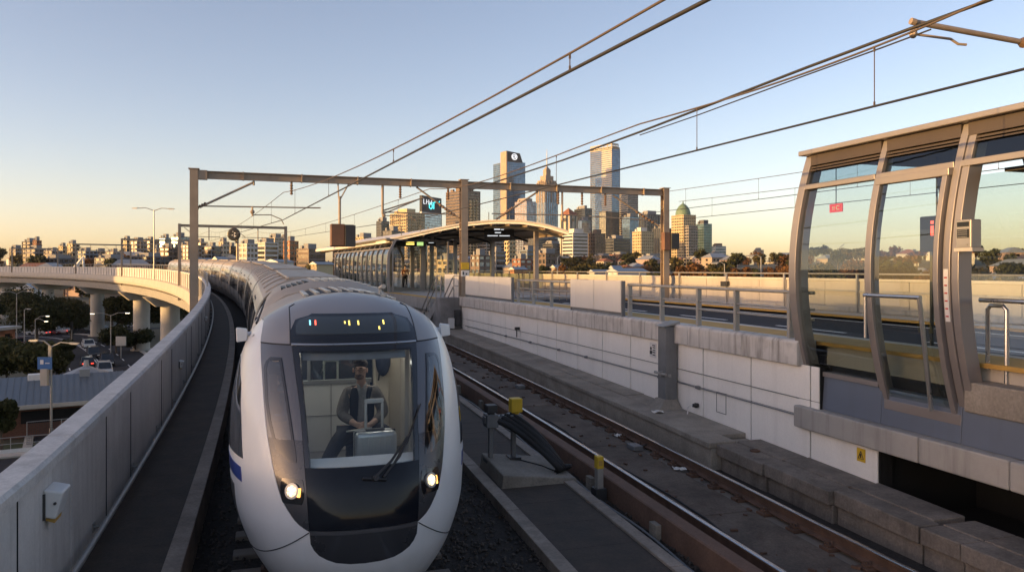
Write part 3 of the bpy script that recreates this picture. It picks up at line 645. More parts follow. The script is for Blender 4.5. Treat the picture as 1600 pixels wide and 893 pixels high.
for sg in (-1, 1):
    z1 = zz(.25,.60,8)+[.64,.655]; z2 = [.655,.66,.67,.68,.695,.71,.73,.75,.775,.8,.83,.86,.9,.94,.97]; z3 = [.97,1.0,1.03,1.065,1.10,1.15,1.2,1.26]+zz(1.34,2.82,26)
    f = lambda z, g=None: g
    edge = lambda z: (xphi(bw(z), z) if z < .97 else xphi(mw(z), z)) if z >= .655 else .0
    panel('white_shell', z1+z2[1:]+z3[1:], (lambda z: sg*PI2), (lambda z: sg*edge(z)), M['tr_white'], nc=18, inx=False)
    li = [(1.56,.63),(1.67,.64),(2.07,.70),(2.49,.765)]; lo = [(1.56,.655),(1.67,.79),(1.9,.855),(2.07,.885),(2.38,.905),(2.44,.89),(2.49,.84)]
    panel('grey_pillar', [.97,1.0,1.03,1.065]+zz(1.10,1.765,12), (lambda z: sg*xphi(fw(z)+.004, z)), (lambda z: sg*(xphi(mw(z), z)-.004)), M['tr_bump'], nc=8, inx=False, off=-.001)
    panel('grey_pillar', zz(2.46,2.615,4), (lambda z: sg*xphi(fw(z)+.004, z)), (lambda z: sg*(xphi(mw(z), z)-.004)), M['tr_grey'], nc=8, inx=False, off=-.001)
    panel('grey_pillar', zz(1.765,2.46,14), (lambda z: sg*xphi(fw(z)+.004, z)), (lambda z: sg*xphi(lin(li,z), z)), M['tr_grey'], nc=5, inx=False, off=-.001)
    panel('grey_pillar', zz(1.765,2.46,14), (lambda z: sg*xphi(lin(lo,z)-.012, z)), (lambda z: sg*(xphi(mw(z), z)-.004)), M['tr_grey'], nc=3, inx=False, off=-.001)
    # hood shoulder and roof cowl
    panel('hood_shoulder', [2.625]+zz(2.66,3.0,12), (lambda z: sg*xphi(min(fw(2.61)+.012, hw(z)*.93), z)), (lambda z: sg*(xphi(mw(z), z) if z < 2.82 else PI2)), M['tr_hood'], nc=10, inx=False)
    # side window in the pillar
    lo = [(1.56,.655),(1.67,.79),(1.9,.855),(2.07,.885),(2.38,.905),(2.44,.89),(2.49,.84)]; li = [(1.56,.63),(1.67,.64),(2.07,.70),(2.49,.765)]
    w = panel('quarter_window', zz(1.57,1.76,6), (lambda z: sg*(lin(li, z)-.018)), (lambda z: sg*(lin(lo, z)+.014)), M['tr_black'], off=.003, thick=.01, nc=8)
    panel('window_frame', zz(1.76,2.49,18), (lambda z: sg*(lin(li, z)-.018)), (lambda z: sg*(lin(li, z)+.004)), M['tr_black'], off=.008, thick=.014, nc=2, parent=w); panel('window_frame', zz(1.76,2.49,18), (lambda z: sg*(lin(lo, z)-.014)), (lambda z: sg*(lin(lo, z)+.014)), M['tr_black'], off=.008, thick=.014, nc=2, parent=w); panel('window_frame', zz(2.455,2.49,2), (lambda z: sg*(lin(li, z)+.004)), (lambda z: sg*(lin(lo, z)-.014)), M['tr_black'], off=.008, thick=.014, nc=4, parent=w)
    panel('window_pane', zz(1.76,2.46,18), (lambda z: sg*lin(li, z)), (lambda z: sg*(lin(lo, z)-.012)), M['tr_pane'], off=.006, thick=.006, nc=8, parent=w)
    # side glazing, stripe and skirt wrap round the flank
    FB = [(1.49,55.),(1.88,59.),(2.18,65.),(2.34,74.),(2.42,82.)]
    panel('flank_window', zz(1.50,2.42,16), (lambda z: sg*R(89.5)), (lambda z: sg*R(lin(FB, z))), M['tr_glass'], off=.004, thick=.008, nc=8, inx=False)
    panel('blue_stripe', zz(1.27,1.41,4), (lambda z: sg*R(89.5)), (lambda z: sg*R(56.5+(z-1.27)*6)), M['tr_blue'], off=.004, thick=.008, nc=8, inx=False)
    panel('side_skirt', zz(.27,1.17,12), (lambda z: sg*R(89.5)), (lambda z: sg*R(68.-(.0 if z > .6 else (.6-z)*14))), M['tr_bump'], off=.004, thick=.008, nc=6, inx=False)
    # headlamp
    hz, hx = 1.325, .665
    hc = panel('headlight', zz(hz-.115,hz+.105,10), (lambda z: sg*(hx-.085-.03*(1-((z-hz)/.12)**2)**.5 if abs(z-hz)<.12 else hx)), (lambda z: sg*(hx+.06+.035*(1-((z-hz)/.12)**2)**.5 if abs(z-hz)<.12 else hx)), M['tr_black'], off=.004, thick=.012, nc=8)
    cx = sg*(hx-.015); ph = xphi(cx, hz); c = nose(ph, hz)+nrm(ph, hz)*.010
    nn = nrm(ph, hz); q = nn.to_track_quat('Z','Y').to_matrix().to_4x4(); q.translation = c
    mb = MB(TM @ q); mb.lathe((0,0,0),[(.062,-.01),(.064,.006),(.05,.014),(.0005,.02)],18); obj('lamp_lens', mb, M['headlight'], hc, smooth=True)
    mb = MB(TM @ q)
    for bx,by in ((-.022,.018),(.024,.012),(.0,-.024)): mb.sphere((bx,by,.018),.013,.013,.008,8,5)
    obj('lamp_bulb', mb, M['bulb'], hc)
    mb = MB(TM @ q)
    for a_ in (0.,1.05,2.1): mb.tube([(-.055*math.cos(a_),-.055*math.sin(a_),.017),(.055*math.cos(a_),.055*math.sin(a_),.017)],.0022,4)
    obj('lens_rib', mb, M['darksteel'], hc)
    mb = MB(TM @ q); mb.lathe((0,0,0),[(.066,-.012),(.074,-.012),(.074,.012),(.066,.012)],20); obj('bezel', mb, M['stainless'], hc, smooth='auto')
    mb = MB(TM @ q); mb.box(*((.062,.085) if True else (0,0)),-.05,.03,-.008,.008); obj('indicator', mb, M['amberlamp'], hc)
    # skin seam below the mask
    pts = []
    for u in np.linspace(0,1,16):
        z = .965-.42*u; x = .51+.55*u; ph = xphi(x, z); pts.append(nose(sg*ph, z)+nrm(sg*ph, z)*.0005)
    mb = MB(TM); mb.tube(pts,.0055,6); obj('skin_seam', mb, M['tr_under'], train)
    pts = [nose(sg*xphi(x,2.618),2.618)+nrm(sg*xphi(x,2.618),2.618)*.001 for x in np.linspace(.655,.955,9)]
    mb = MB(TM); mb.tube(pts,.007,6); obj('hood_seam', mb, M['tr_under'], train)
    pts = [nose(sg*xphi(min(.66, hw(z)*.93),z),z)+nrm(sg*xphi(min(.66,hw(z)*.93),z),z)*.0008 for z in np.linspace(2.62,3.0,14)]
    mb = MB(TM); mb.tube(pts,.006,6); obj('hood_seam', mb, M['tr_under'], train)
    # mirror
    mc = Vector((sg*1.17,1.98,2.66))
    mb = MB(TM); mb.hexa([mc+Vector(v) for v in ((-.06,-.06,-.085),(.06,-.04,-.07),(.06,.05,-.07),(-.06,.06,-.085),(-.065,-.05,.08),(.055,-.03,.065),(.055,.04,.065),(-.065,.05,.08))]); mb.tube([mc, (sg*1.02,2.1,2.66)],.03,6); obj('mirror', mb, M['tr_white'], train, bevel=.03)
# hood front (round the destination display) and header
HW = [(2.625,.665),(2.74,.66),(2.86,.60),(2.905,.43)]
hd = lambda z: lin(HW, z)
zh = [2.625]+zz(2.66,3.115,16)
panel('hood', zh, (lambda z: -min(fw(2.61)+.012, hw(z)*.93) if z < 3.0 else -hw(z)), (lambda z: min(fw(2.61)+.012, hw(z)*.93) if z < 3.0 else hw(z)), M['tr_hood'], nc=26)
panel('header_band', zz(2.632,2.915,14), (lambda z: -hd(z)), (lambda z: hd(z)), M['tr_black'], off=.004, thick=.01, nc=20)
DW = [(2.715,.585),(2.73,.60),(2.80,.60),(2.85,.565),(2.885,.46)]
dp = panel('destination_display', zz(2.715,2.885,10), (lambda z: -lin(DW,z)), (lambda z: lin(DW,z)), M['display'], off=.007, thick=.006, nc=20)
for x,z,h,c in ((-.455,2.825,.045,'led_c'),(-.40,2.825,.045,'led_r'),(-.10,2.825,.022,'led_y'),(-.055,2.82,.045,'led_y'),(.04,2.82,.04,'led_y'),(.31,2.82,.04,'led_y'),(.255,2.765,.03,'led_y')):
    panel('display_character', zz(z-h/2,z+h/2,2), (lambda zq: x-.0075), (lambda zq: x+.0075), M[c], off=.0095, thick=.004, nc=1, parent=dp, smooth=False)
panel('brow_trim', zz(2.612,2.626,2), (lambda z: -.645), (lambda z: .645), M['stainless'], off=.010, thick=.02, nc=20)
# windscreen: black surround, lower smoked glass, clear pane
WS_ = [(1.53,.495),(2.0,.53),(2.56,.575)]
ws = lambda z: lin(WS_, z)
for sg in (-1,1):
    panel('windscreen_surround', zz(1.53,2.56,18), (lambda z: sg*ws(z)), (lambda z: sg*fw(z)), M['tr_black'], nc=4, thick=.03)
panel('windscreen_surround', zz(2.56,2.61,3), (lambda z: -fw(z)), (lambda z: fw(z)), M['tr_black'], nc=16, thick=.03)
panel('lower_glass', zz(.985,1.53,12), (lambda z: -fw(z)), (lambda z: fw(z)), M['tr_lower'], nc=20, thick=.03)
panel('bumper_trim', zz(.945,.982,2), (lambda z: -.50), (lambda z: .50), M['tr_grey'], nc=16, off=.006, thick=.03)
panel('bumper', [.655,.66,.67,.68,.695,.71,.73,.75,.775,.8,.83,.86,.9,.943], (lambda z: -bw(z)), (lambda z: bw(z)), M['tr_bump'], nc=20)
panel('windscreen', zz(1.532,2.558,16), (lambda z: -ws(z)+.001), (lambda z: ws(z)-.001), M['windscreen'], off=-.004, thick=.012, nc=16)
# wipers
def onface(x, z, o=.03): p = xphi(x, z); return nose(p, z)+nrm(p, z)*o
t_ = []
mb = MB(TM); mb.tube([onface(.10,1.42,.02),onface(.10,1.42,.06)],.03,10); mb.tube([onface(.09,1.42,.05),onface(.25,1.55,.05),onface(.42,1.74,.04)],[.016,.013,.01],8); mb.tube([onface(.17,1.42,.05),onface(.33,1.58,.05),onface(.45,1.76,.04)],[.012,.011,.009],8)
wp = obj('wiper', mb, M['black'], train, smooth='auto')
mb = MB(TM); mb.tube([onface(.27,1.52,.022),onface(.42,1.7,.02),onface(.60,2.02,.02)],[.009,.013,.007],6); obj('blade', mb, M['rubber'], wp)
mb = MB(TM); mb.tube([onface(-.02,1.425,.02),onface(.2,1.40,.02)],.018,6); obj('wiper_base', mb, M['black'], wp)

# body: lead carriage behind the nose and the trailing carriages
PR = [(z, hw(z)) for z in [.25,.4,.6,.8,1.0,1.25,1.5,1.7,1.9,2.1,2.3,2.45,2.6,2.72]]
RF = [(z, hw(z)) for z in [2.72,2.8,2.88,2.95,3.0,3.05,3.08,3.10,3.115]]
def shell(mb, prof, y0, y1, both=True):
    for sg in (-1,1):
        pts = [(sg*w, z) for z, w in prof]+[(sg*(max(w,.03)-.03), z-.0) for z, w in reversed(prof)]
        n = len(pts); vs = [(x,y0,z) for x,z in pts]+[(x,y1,z) for x,z in pts]
        mb.add(vs, [(i,(i+1)%n,n+(i+1)%n,n+i) for i in range(n)]+[tuple(range(n)), tuple(range(2*n-1,n-1,-1))])
def roofskin(mb, y0, y1):
    pts = [(-w, z) for z, w in RF]+[(w, z) for z, w in reversed(RF)]
    pts = pts+[(x*.97, z-.03) for x, z in reversed(pts)]
    n = len(pts); mb.add([(x,y0,z) for x,z in pts]+[(x,y1,z) for x,z in pts], [(i,(i+1)%n,n+(i+1)%n,n+i) for i in range(n)]+[tuple(range(n)), tuple(range(2*n-1,n-1,-1))])
def sidepatch(mb, sg, y0, y1, z0, z1, off=.006, n=6):
    rows = [[(sg*(hw(z)+off), y, z) for y in (y0, y1)] for z in zz(z0, z1, n)]; back = [[(sg*(hw(z)-.02), y, z) for y in (y0, y1)] for z in zz(z0, z1, n)]
    a = [p for r in rows for p in r]; b = [p for r in back for p in r]; B = len(a); fs = []
    for i in range(n): fs += [(2*i,2*i+1,2*i+3,2*i+2),(B+2*i,B+2*i+2,B+2*i+3,B+2*i+1),(2*i,2*i+2,B+2*i+2,B+2*i),(2*i+1,B+2*i+1,B+2*i+3,2*i+3)]
    fs += [(0,B,B+1,1),(2*n,2*n+1,B+2*n+1,B+2*n)]
    mb.add(a+b, fs)
YE = 8.75
WIN = [(1.95,3.25,1.34,2.42)]+[(y,y+1.25,1.5,2.42) for y in (3.5,5.0,6.5)]
mb = MB(TM)
lo_ = [p for p in PR if p[0] <= 1.25]+[(1.5,hw(1.5))]; hi_ = [(2.42,hw(2.42))]+[p for p in PR if p[0] > 2.42]; md_ = [p for p in PR if 1.5 <= p[0] <= 2.3]+[(2.42,hw(2.42))]
shell(mb, lo_, 3.27, YE); shell(mb, [p for p in PR if p[0] <= 1.25]+[(1.34,hw(1.34))], NL, 3.27); shell(mb, hi_, NL, YE)
for a,b in ((3.27,3.5),(4.75,5.0),(6.25,6.5),(7.75,YE)): shell(mb, md_, a, b)
obj('body_side', mb, M['tr_white'], train, smooth='auto')
mb = MB(TM); roofskin(mb, NL+.0, YE); obj('roof', mb, M['tr_roof'], train, smooth='auto')
for sg in (-1,1):
    for y0,y1,z0 in ((NL+.02,3.26,1.345),(3.505,4.745,1.51),(5.005,6.245,1.51),(6.505,7.745,1.51)):
        mb = MB(TM); sidepatch(mb, sg, y0, y1, z0, 2.415, .0); obj('side_window', mb, M['tr_pane'], train, smooth='auto')
for sg in (-1,1): mb = MB(TM); sidepatch(mb, sg, NL, YE, 1.27, 1.41, .004); obj('blue_stripe', mb, M['tr_blue'], train, smooth='auto')
mb = MB(TM); mb.box(-.95,.95,2.3,YE,.12,.5); mb.box(-.6,.6,.7,2.5,.1,.3); obj('underframe', mb, M['tr_under'], train, bevel=.05)
for y in (1.6,3.4,):
    for sg in (-1,1):
        mb = MB(TM); mb.lathe((sg*.72,y,.40),[(.38,-.06),(.40,-.05),(.40,.05),(.38,.06),(.1,.07)],22,'x'); obj('wheel', mb, M['darksteel'], train, smooth='auto')
for sg in (-1,1): mb = MB(TM); sidepatch(mb, sg, NL, YE, .27, 1.17, .004); obj('side_skirt', mb, M['tr_bump'], train, smooth='auto')
mb = MB(TM); mb.lathe((-1.12,2.3,.55),[(.03,-.03),(.03,.02),(.015,.03)],10,'x'); obj('marker_lamp', mb, M['amberlamp'], train)
# roof fittings on the lead carriage
def rz_(x, lift=0.):
    for z in np.linspace(3.115,2.72,80):
        if hw(z) >= abs(x): return z+lift
    return 2.72+lift
mb = MB(TM)
for x in np.linspace(-.45,.62,9): mb.hexa([(x-.03,2.5,rz_(x)-.02),(x+.03,2.5,rz_(x)-.02),(x+.03,4.35,rz_(x)-.02),(x-.03,4.35,rz_(x)-.02),(x-.03,2.5,rz_(x)+.03),(x+.03,2.5,rz_(x)+.03),(x+.03,4.35,rz_(x)+.03),(x-.03,4.35,rz_(x)+.03)])
obj('roof_rib', mb, M['tr_side'], train, bevel=.006)
mb = MB(TM); xs = np.linspace(-.45,.62,9)
for x0,x1 in zip(xs[:-1],xs[1:]): mb.hexa([(x0,2.5,rz_(x0)-.03),(x1,2.5,rz_(x1)-.03),(x1,4.35,rz_(x1)-.03),(x0,4.35,rz_(x0)-.03),(x0,2.5,rz_(x0)+.008),(x1,2.5,rz_(x1)+.008),(x1,4.35,rz_(x1)+.008),(x0,4.35,rz_(x0)+.008)])
obj('louvre_bed', mb, M['tr_under'], train)
mb = MB(TM)
pod = [(-.98,2.80),(-.86,2.95),(-.7,3.05),(-.3,3.16),(.3,3.16),(.7,3.05),(.86,2.95),(.98,2.80)]
n = len(pod); mb.add([(x*.97,4.5,z-.04) for x,z in pod]+[(x,4.75,z+.05) for x,z in pod]+[(x,8.55,z+.05) for x,z in pod]+[(x*.97,8.7,z-.03) for x,z in pod], [(k*n+i,k*n+i+1,(k+1)*n+i+1,(k+1)*n+i) for k in range(3) for i in range(n-1)]+[(0,)+tuple(range(n-1,0,-1)),tuple(range(3*n,4*n))])
pd = obj('roof_pod', mb, M['tr_roof'], train, smooth='auto')
mb = MB(TM)
for x in np.linspace(-.2,.72,8): z = lin(sorted([(p[0],p[1]) for p in pod]), x)+.05; mb.box(x-.028,x+.028,4.95,8.3,z-.03,z+.025)
obj('pod_rib', mb, M['tr_side'], pd, bevel=.005)
mb = MB(TM)
for i in range(7):
    for j in range(5):
        x = -.70+j*.085; y = 5.0+i*.24; z = lin(sorted([(p[0],p[1]) for p in pod]), x)+.05; mb.box(x-.033,x+.033,y-.085,y+.085,z-.03,z+.014)
obj('vent_grille', mb, M['black'], pd)
mb = MB(TM); mb.tube([(.5,2.9,3.06),(.5,2.9,3.16),(.5,2.55,3.18)],[.02,.02,.03],8); mb.box(.42,.58,2.86,3.05,3.03,3.09); obj('horn', mb, M['creampath'], train)
mb = MB(TM)
for sg in (-1,1):
    mb.tube([(sg*(hw(2.76)+.005),y,2.765) for y in np.linspace(NL+.05,YE,6)],.016,6)
obj('gutter', mb, M['tr_under'], train)
# trailing carriages
tail = TM @ Vector((0,YE,0))
def carriage(p0, p1, zlift, first):
    d = (p1-p0); Lc = d.length; d.normalize(); yaw = math.atan2(-d.x, d.y); c, q = math.cos(yaw), math.sin(yaw)
    X = Matrix(((c,-q,0,p0.x),(q,c,0,p0.y),(0,0,1,zlift[0]),(0,0,0,1))) @ Matrix.Rotation(math.atan2(zlift[1]-zlift[0], Lc),4,'X')
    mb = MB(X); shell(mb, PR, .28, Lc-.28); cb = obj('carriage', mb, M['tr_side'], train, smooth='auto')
    mb = MB(X); roofskin(mb, .28, Lc-.28)
    for y in np.arange(1.,Lc-.8,1.9):
        pts = [(-w*1.006, z+.006) for z, w in RF[1:]]+[(w*1.006, z+.006) for z, w in reversed(RF[1:])]
        mb.tube([(x,y,z) for x,z in pts],.022,5)
    obj('carriage_roof', mb, M['tr_roof'], cb, smooth='auto')
    mb = MB(X); mb.box(-.55,.55,1.2,Lc-1.2,3.06,3.135); obj('roof_unit', mb, M['tr_roof'], cb, bevel=.04)
    y = .7; ys = []
    while y < Lc-1.4: ys.append(y); y += 1.55
    for sg in (-1,1):
        for k, y in enumerate(ys):
            mb = MB(X); sidepatch(mb, sg, y, y+1.22, 1.42, 2.42, .004); obj('carriage_window', mb, M['tr_glass'], cb, smooth='auto')
            if k in (2,5):
                mb = MB(X); sidepatch(mb, sg, y-.16, y-.12, .8, 2.55, .008); sidepatch(mb, sg, y+1.34, y+1.38, .8, 2.55, .008); sidepatch(mb, sg, y+.6, y+.62, .8, 2.55, .008); sidepatch(mb, sg, y-.12, y+1.34, .8, .84, .008); sidepatch(mb, sg, y-.12, y+1.34, 2.51, 2.55, .008)
                obj('carriage_door', mb, M['tr_under'], cb)
    mb = MB(X); mb.box(-.95,.95,.6,Lc-.6,.15,.5); mb.box(-.88,.88,-.35,.3,.6,2.72); obj('gangway', mb, M['tr_under'], cb)
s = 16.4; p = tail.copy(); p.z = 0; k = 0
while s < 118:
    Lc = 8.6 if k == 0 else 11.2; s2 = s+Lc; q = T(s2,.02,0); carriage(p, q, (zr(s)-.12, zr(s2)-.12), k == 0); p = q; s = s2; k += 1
# cab interior
ti = TM
mb = MB(ti); mb.add([(-.75,.5,.98),(.75,.5,.98),(1.15,2.1,.98),(1.15,3.6,.98),(-1.15,3.6,.98),(-1.15,2.1,.98),(-.75,.5,1.04),(.75,.5,1.04),(1.15,2.1,1.04),(1.15,3.6,1.04),(-1.15,3.6,1.04),(-1.15,2.1,1.04)],[(5,4,3,2,1,0),(6,7,8,9,10,11),(0,1,7,6),(1,2,8,7),(2,3,9,8),(3,4,10,9),(4,5,11,10),(5,0,6,11)]); obj('cab_floor', mb, M['floorvinyl'], train)
mb = MB(ti)
mb.box(-1.12,.38,3.0,3.06,1.04,1.92); mb.box(-1.14,-1.10,1.7,3.6,1.04,1.36); mb.box(1.06,1.10,1.5,3.6,1.04,1.36); mb.box(-1.05,1.05,1.7,3.6,2.62,2.68)
obj('cab_lining', mb, M['interior'], train, bevel=.01)
mb = MB(ti); mb.box(.42,.62,2.9,3.06,1.04,2.64); mb.box(.78,1.02,2.2,3.0,1.04,2.6); mb.box(.62,.8,3.0,3.05,1.04,2.6); mb.box(.64,.70,1.75,1.85,1.04,2.55); obj('cab_column', mb, M['interior2'], train, bevel=.02)
mb = MB(ti); mb.box(.70,.745,2.1,2.16,1.04,2.5); mb.tube([(.48,2.86,2.5),(.5,2.84,2.2),(.47,2.83,1.95)],.012,6); mb.box(.30,.36,2.93,2.98,1.80,1.88); obj('cab_fitting', mb, M['black'], train)
mb = MB(ti); mb.box(-1.1,.42,3.03,3.05,1.95,2.62); obj('cab_partition_glass', mb, M['glass'], train)
mb = MB(ti); mb.box(-.5,.4,3.15,3.65,1.04,1.24); obj('luggage_shelf', mb, M['greysteel'], train, bevel=.01)
mb = MB(ti)
for x in (-.72,-.12): mb.box(x-.004,x+.004,2.992,3.0,1.04,1.91)
mb.box(-1.1,.38,2.992,3.0,1.50,1.507); obj('lining_joint', mb, M['greysteel'], train)
mb = MB(ti); mb.tube([(-.62,2.7,1.04),(-.62,2.7,2.6)],.017,8); mb.tube([(-.8,4.0,1.04),(-.55,3.9,2.65)],.017,8); mb.tube([(-.2,4.1,1.9),(.1,4.0,2.65)],.015,8); obj('grab_pole', mb, M['stainless'], train, smooth=True)
mb = MB(ti); mb.sphere((.53,2.84,2.22),.10,.07,.22,10,8); obj('hanging_coat', mb, M['seat'], train, smooth=True)
mb = MB(ti); mb.box(-1.12,.40,2.98,3.08,1.91,1.96); mb.box(-.42,-.38,2.99,3.07,1.96,2.62); obj('cab_partition_rail', mb, M['greysteel'], train)
mb = MB(ti); mb.box(-1.1,1.1,4.6,4.66,1.04,2.7); mb.box(-1.0,-.3,3.6,4.2,1.04,1.5); mb.box(-1.0,-.3,4.05,4.2,1.5,2.15); mb.box(-.1,.35,3.7,4.3,1.04,1.5); obj('saloon_seat', mb, M['seat'], train, bevel=.05)
mb = MB(ti)
for x in (-.5,.5): mb.box(x-.07,x+.07,1.75,2.9,2.60,2.618); mb.box(x-.07,x+.07,3.3,4.5,2.62,2.64)
obj('added_fill_strip', mb, M['cab_fill'], train)  # unseen glowing strips, added so the seated man shows up
# dashboard ledge behind the glass, sun blind
mb = MB(ti)
def inx_(x, z, o): p = xphi(x, z); v = nose(p, z)+nrm(p, z)*o; return v
top = [inx_(x,1.545,-.05) for x in np.linspace(-.56,.56,20)]; b2 = [Vector((v.x*.98, v.y+.10+.08*(1-(v.x/.56)**2), 1.575)) for v in top]
n = len(top); vs = top+b2+[v-Vector((0,0,.05)) for v in b2]+[v-Vector((0,0,.35)) for v in top]
mb.add(vs, [(k*n+i,k*n+i+1,(k+1)*n+i+1,(k+1)*n+i) for k in range(3) for i in range(n-1)]+[(3*n+i,3*n+i+1,i+1,i) for i in range(n-1)]); obj('dashboard', mb, M['white'], train, smooth='auto')
mb = MB(ti); rows = [[inx_(x,z,-.05) for x in np.linspace(-.56,.53,14)] for z in (2.50,2.53,2.57)]; mb.grid(rows); o = obj('sun_blind', mb, M['greysteel'], train); o.modifiers.new('thick','SOLIDIFY').thickness = .006
mb = MB(ti); mb.box(-.12,.5,1.84,2.3,1.34,1.46); mb.box(.0,.38,1.95,2.25,1.04,1.34); obj('cab_bench', mb, M['seat'], train, bevel=.05)

# ------------------------------------------------------------------ suitcases, notebook
def suitcase(c, yaw, label):
    t = thing('suitcase', label, 'suitcase', c, 'silver cabin suitcases in the train')
    X = Matrix.Translation(c) @ Matrix.Rotation(yaw,4,'Z')
    mb = MB(X); mb.box(-.22,.22,-.12,.12,.05,.62); obj('shell', mb, M['case'], t, bevel=.045, segs=4)
    mb = MB(X)
    for x in np.linspace(-.15,.15,6): mb.box(x-.008,x+.008,-.128,.128,.09,.58)
    obj('shell_rib', mb, M['case'], t, bevel=.004)
    mb = MB(X); mb.box(-.222,.222,-.006,.006,.05,.623); obj('zip_band', mb, M['darksteel'], t, bevel=.003)
    mb = MB(X); mb.tube([(-.09,.05,.6),(-.09,.05,.9),(-.08,.05,.93),(.08,.05,.93),(.09,.05,.9),(.09,.05,.6)],.015,8); h = obj('handle', mb, M['white'], t, smooth=True)
    mb = MB(X); mb.box(-.105,.105,.03,.07,.905,.955); obj('grip', mb, M['white'], h, bevel=.015)
    mb = MB(X); mb.box(-.10,.10,-.03,.03,.62,.64); obj('top_grip', mb, M['darksteel'], t, bevel=.006)
    for x,y in ((-.17,-.08),(.17,-.08),(-.17,.08),(.17,.08)):
        mb = MB(X); mb.lathe((x,y,.03),[(.03,-.015),(.03,.015)],12,'x'); obj('wheel', mb, M['black'], t)
suitcase(TM @ Vector((.22,1.13,1.04)), a17+.08, 'silver ribbed suitcase with raised white handle in front of the seated man')
suitcase(TM @ Vector((-.10,3.40,1.24)), a17-.1, 'second silver suitcase with raised handle, behind the cab partition glass')
# ------------------------------------------------------------------ people: one skinned body each, clothes as children
def skin_mesh(name, joints, edges, mat, parent=None, world=True, root=0, sub=2):
    """joints: {key:(pos,rx,ry)}; edges: pairs of keys"""
    keys = list(joints); idx = {k:i for i,k in enumerate(keys)}
    off = wloc(parent) if parent else Vector(joints[keys[root]][0])
    me = bpy.data.meshes.new(name); bm = bmesh.new(); lay = bm.verts.layers.skin.verify()
    vs = []
    for k in keys:
        p, rx, ry = joints[k]; v = bm.verts.new(Vector(p)-off); v[lay].radius = (rx, ry); vs.append(v)
    vs[root][lay].use_root = True
    for a, b in edges: bm.edges.new((vs[idx[a]], vs[idx[b]]))
    bm.to_mesh(me); bm.free(); me.materials.append(mat)
    o = bpy.data.objects.new(name, me); COL.objects.link(o)
    o.location = (0,0,0) if parent else off
    if parent: o.parent = parent
    m = o.modifiers.new('skin','SKIN'); m.use_smooth_shade = True; m.branch_smoothing = .3
    m2 = o.modifiers.new('sub','SUBSURF'); m2.levels = sub; m2.render_levels = sub
    return o
def J(X, d): return {k: (X @ Vector(v[0]), v[1], v[2] if len(v) > 2 else v[1]) for k, v in d.items()}
# seated man: local X right in the picture, Y away from the windscreen, Z up from the cab floor
X = TM @ Matrix.Translation((.17,1.95,1.04))
hip = .485
b = {'pelvis':((0,.02,hip),.13,.10),'belly':((0,.0,hip+.16),.135,.105),'chest':((-.01,-.01,hip+.36),.155,.11),'neckb':((-.015,-.03,hip+.50),.075,.07),'neck':((-.02,-.06,hip+.565),.052),
 'headb':((-.025,-.095,hip+.63),.058,.064),'headm':((-.03,-.09,hip+.695),.076,.086),'headt':((-.03,-.08,hip+.75),.066,.078),
 'shL':((-.17,-.01,hip+.44),.07),'elL':((-.25,-.07,hip+.18),.052),'wrL':((-.09,-.30,hip+.10),.034),
 'shR':((.15,-.01,hip+.44),.07),'elR':((.25,-.06,hip+.18),.052),'wrR':((.06,-.30,hip+.09),.034),
 'hpL':((-.10,-.02,hip-.0),.105),'knL':((-.30,-.36,hip-.04),.075),'anL':((-.52,-.62,.14),.05),'toL':((-.56,-.76,.06),.04),
 'hpR':((.11,-.02,hip-.0),.105),'knR':((.24,-.40,hip+.02),.075),'anR':((.16,-.44,.14),.05),'toR':((.14,-.60,.06),.04)}
ed = [('pelvis','belly'),('belly','chest'),('chest','neckb'),('neckb','neck'),('neck','headb'),('headb','headm'),('headm','headt'),('chest','shL'),('shL','elL'),('elL','wrL'),('chest','shR'),('shR','elR'),('elR','wrR'),('pelvis','hpL'),('hpL','knL'),('knL','anL'),('anL','toL'),('pelvis','hpR'),('hpR','knR'),('knR','anR'),('anR','toR')]
def fingers(jd, ed, w, side, fwd, tag_):
    """five fingers rooted in the palm at wrist key w; fwd is the palm direction, side the thumb side"""
    p = Vector(jd[w][0]); fwd = Vector(fwd).normalized(); side = Vector(side).normalized(); dn = Vector((0,0,-1))
    jd['pm'+tag_] = (tuple(p+fwd*.055),.036,.022); ed.append((w,'pm'+tag_))
    for i,(sx,l) in enumerate(((.030,.052),(.012,.060),(-.008,.056),(-.028,.044))):
        a = p+fwd*.09+side*sx; m = a+fwd*l*.55+dn*.008; e = m+fwd*l*.35+dn*.024
        jd['k%s%d'%(tag_,i)] = (tuple(a),.0105); jd['m%s%d'%(tag_,i)] = (tuple(m),.009); jd['t%s%d'%(tag_,i)] = (tuple(e),.0075)
        ed += [('pm'+tag_,'k%s%d'%(tag_,i)),('k%s%d'%(tag_,i),'m%s%d'%(tag_,i)),('m%s%d'%(tag_,i),'t%s%d'%(tag_,i))]
    a = p+fwd*.03+side*.034; m = a+side*.022+fwd*.03
    jd['ta'+tag_] = (tuple(a),.013); jd['tb'+tag_] = (tuple(m),.010); jd['tc'+tag_] = (tuple(m+fwd*.026-side*.004),.0085)
    ed += [('pm'+tag_,'ta'+tag_),('ta'+tag_,'tb'+tag_),('tb'+tag_,'tc'+tag_)]
fingers(b, ed, 'wrL', (.4,-.1,.6), (.85,-.5,-.12), 'L'); fingers(b, ed, 'wrR', (-.4,-.1,.6), (-.85,-.5,-.12), 'R')
man = skin_mesh('person', J(X, b), ed, M['skin'])
tag(man, 'seated man in glasses with a navy vest over grey sleeves behind the train windscreen', 'person')
def cloth(name, keys, grow, mat, edges=None, extra=None):
    d = {k: (b[k][0], b[k][1]+grow, (b[k][2] if len(b[k]) > 2 else b[k][1])+grow) for k in keys}
    if extra: d.update(extra)
    e = edges or [(p,q) for p,q in ed if p in d and q in d]
    return skin_mesh(name, J(X, d), e, mat, man)
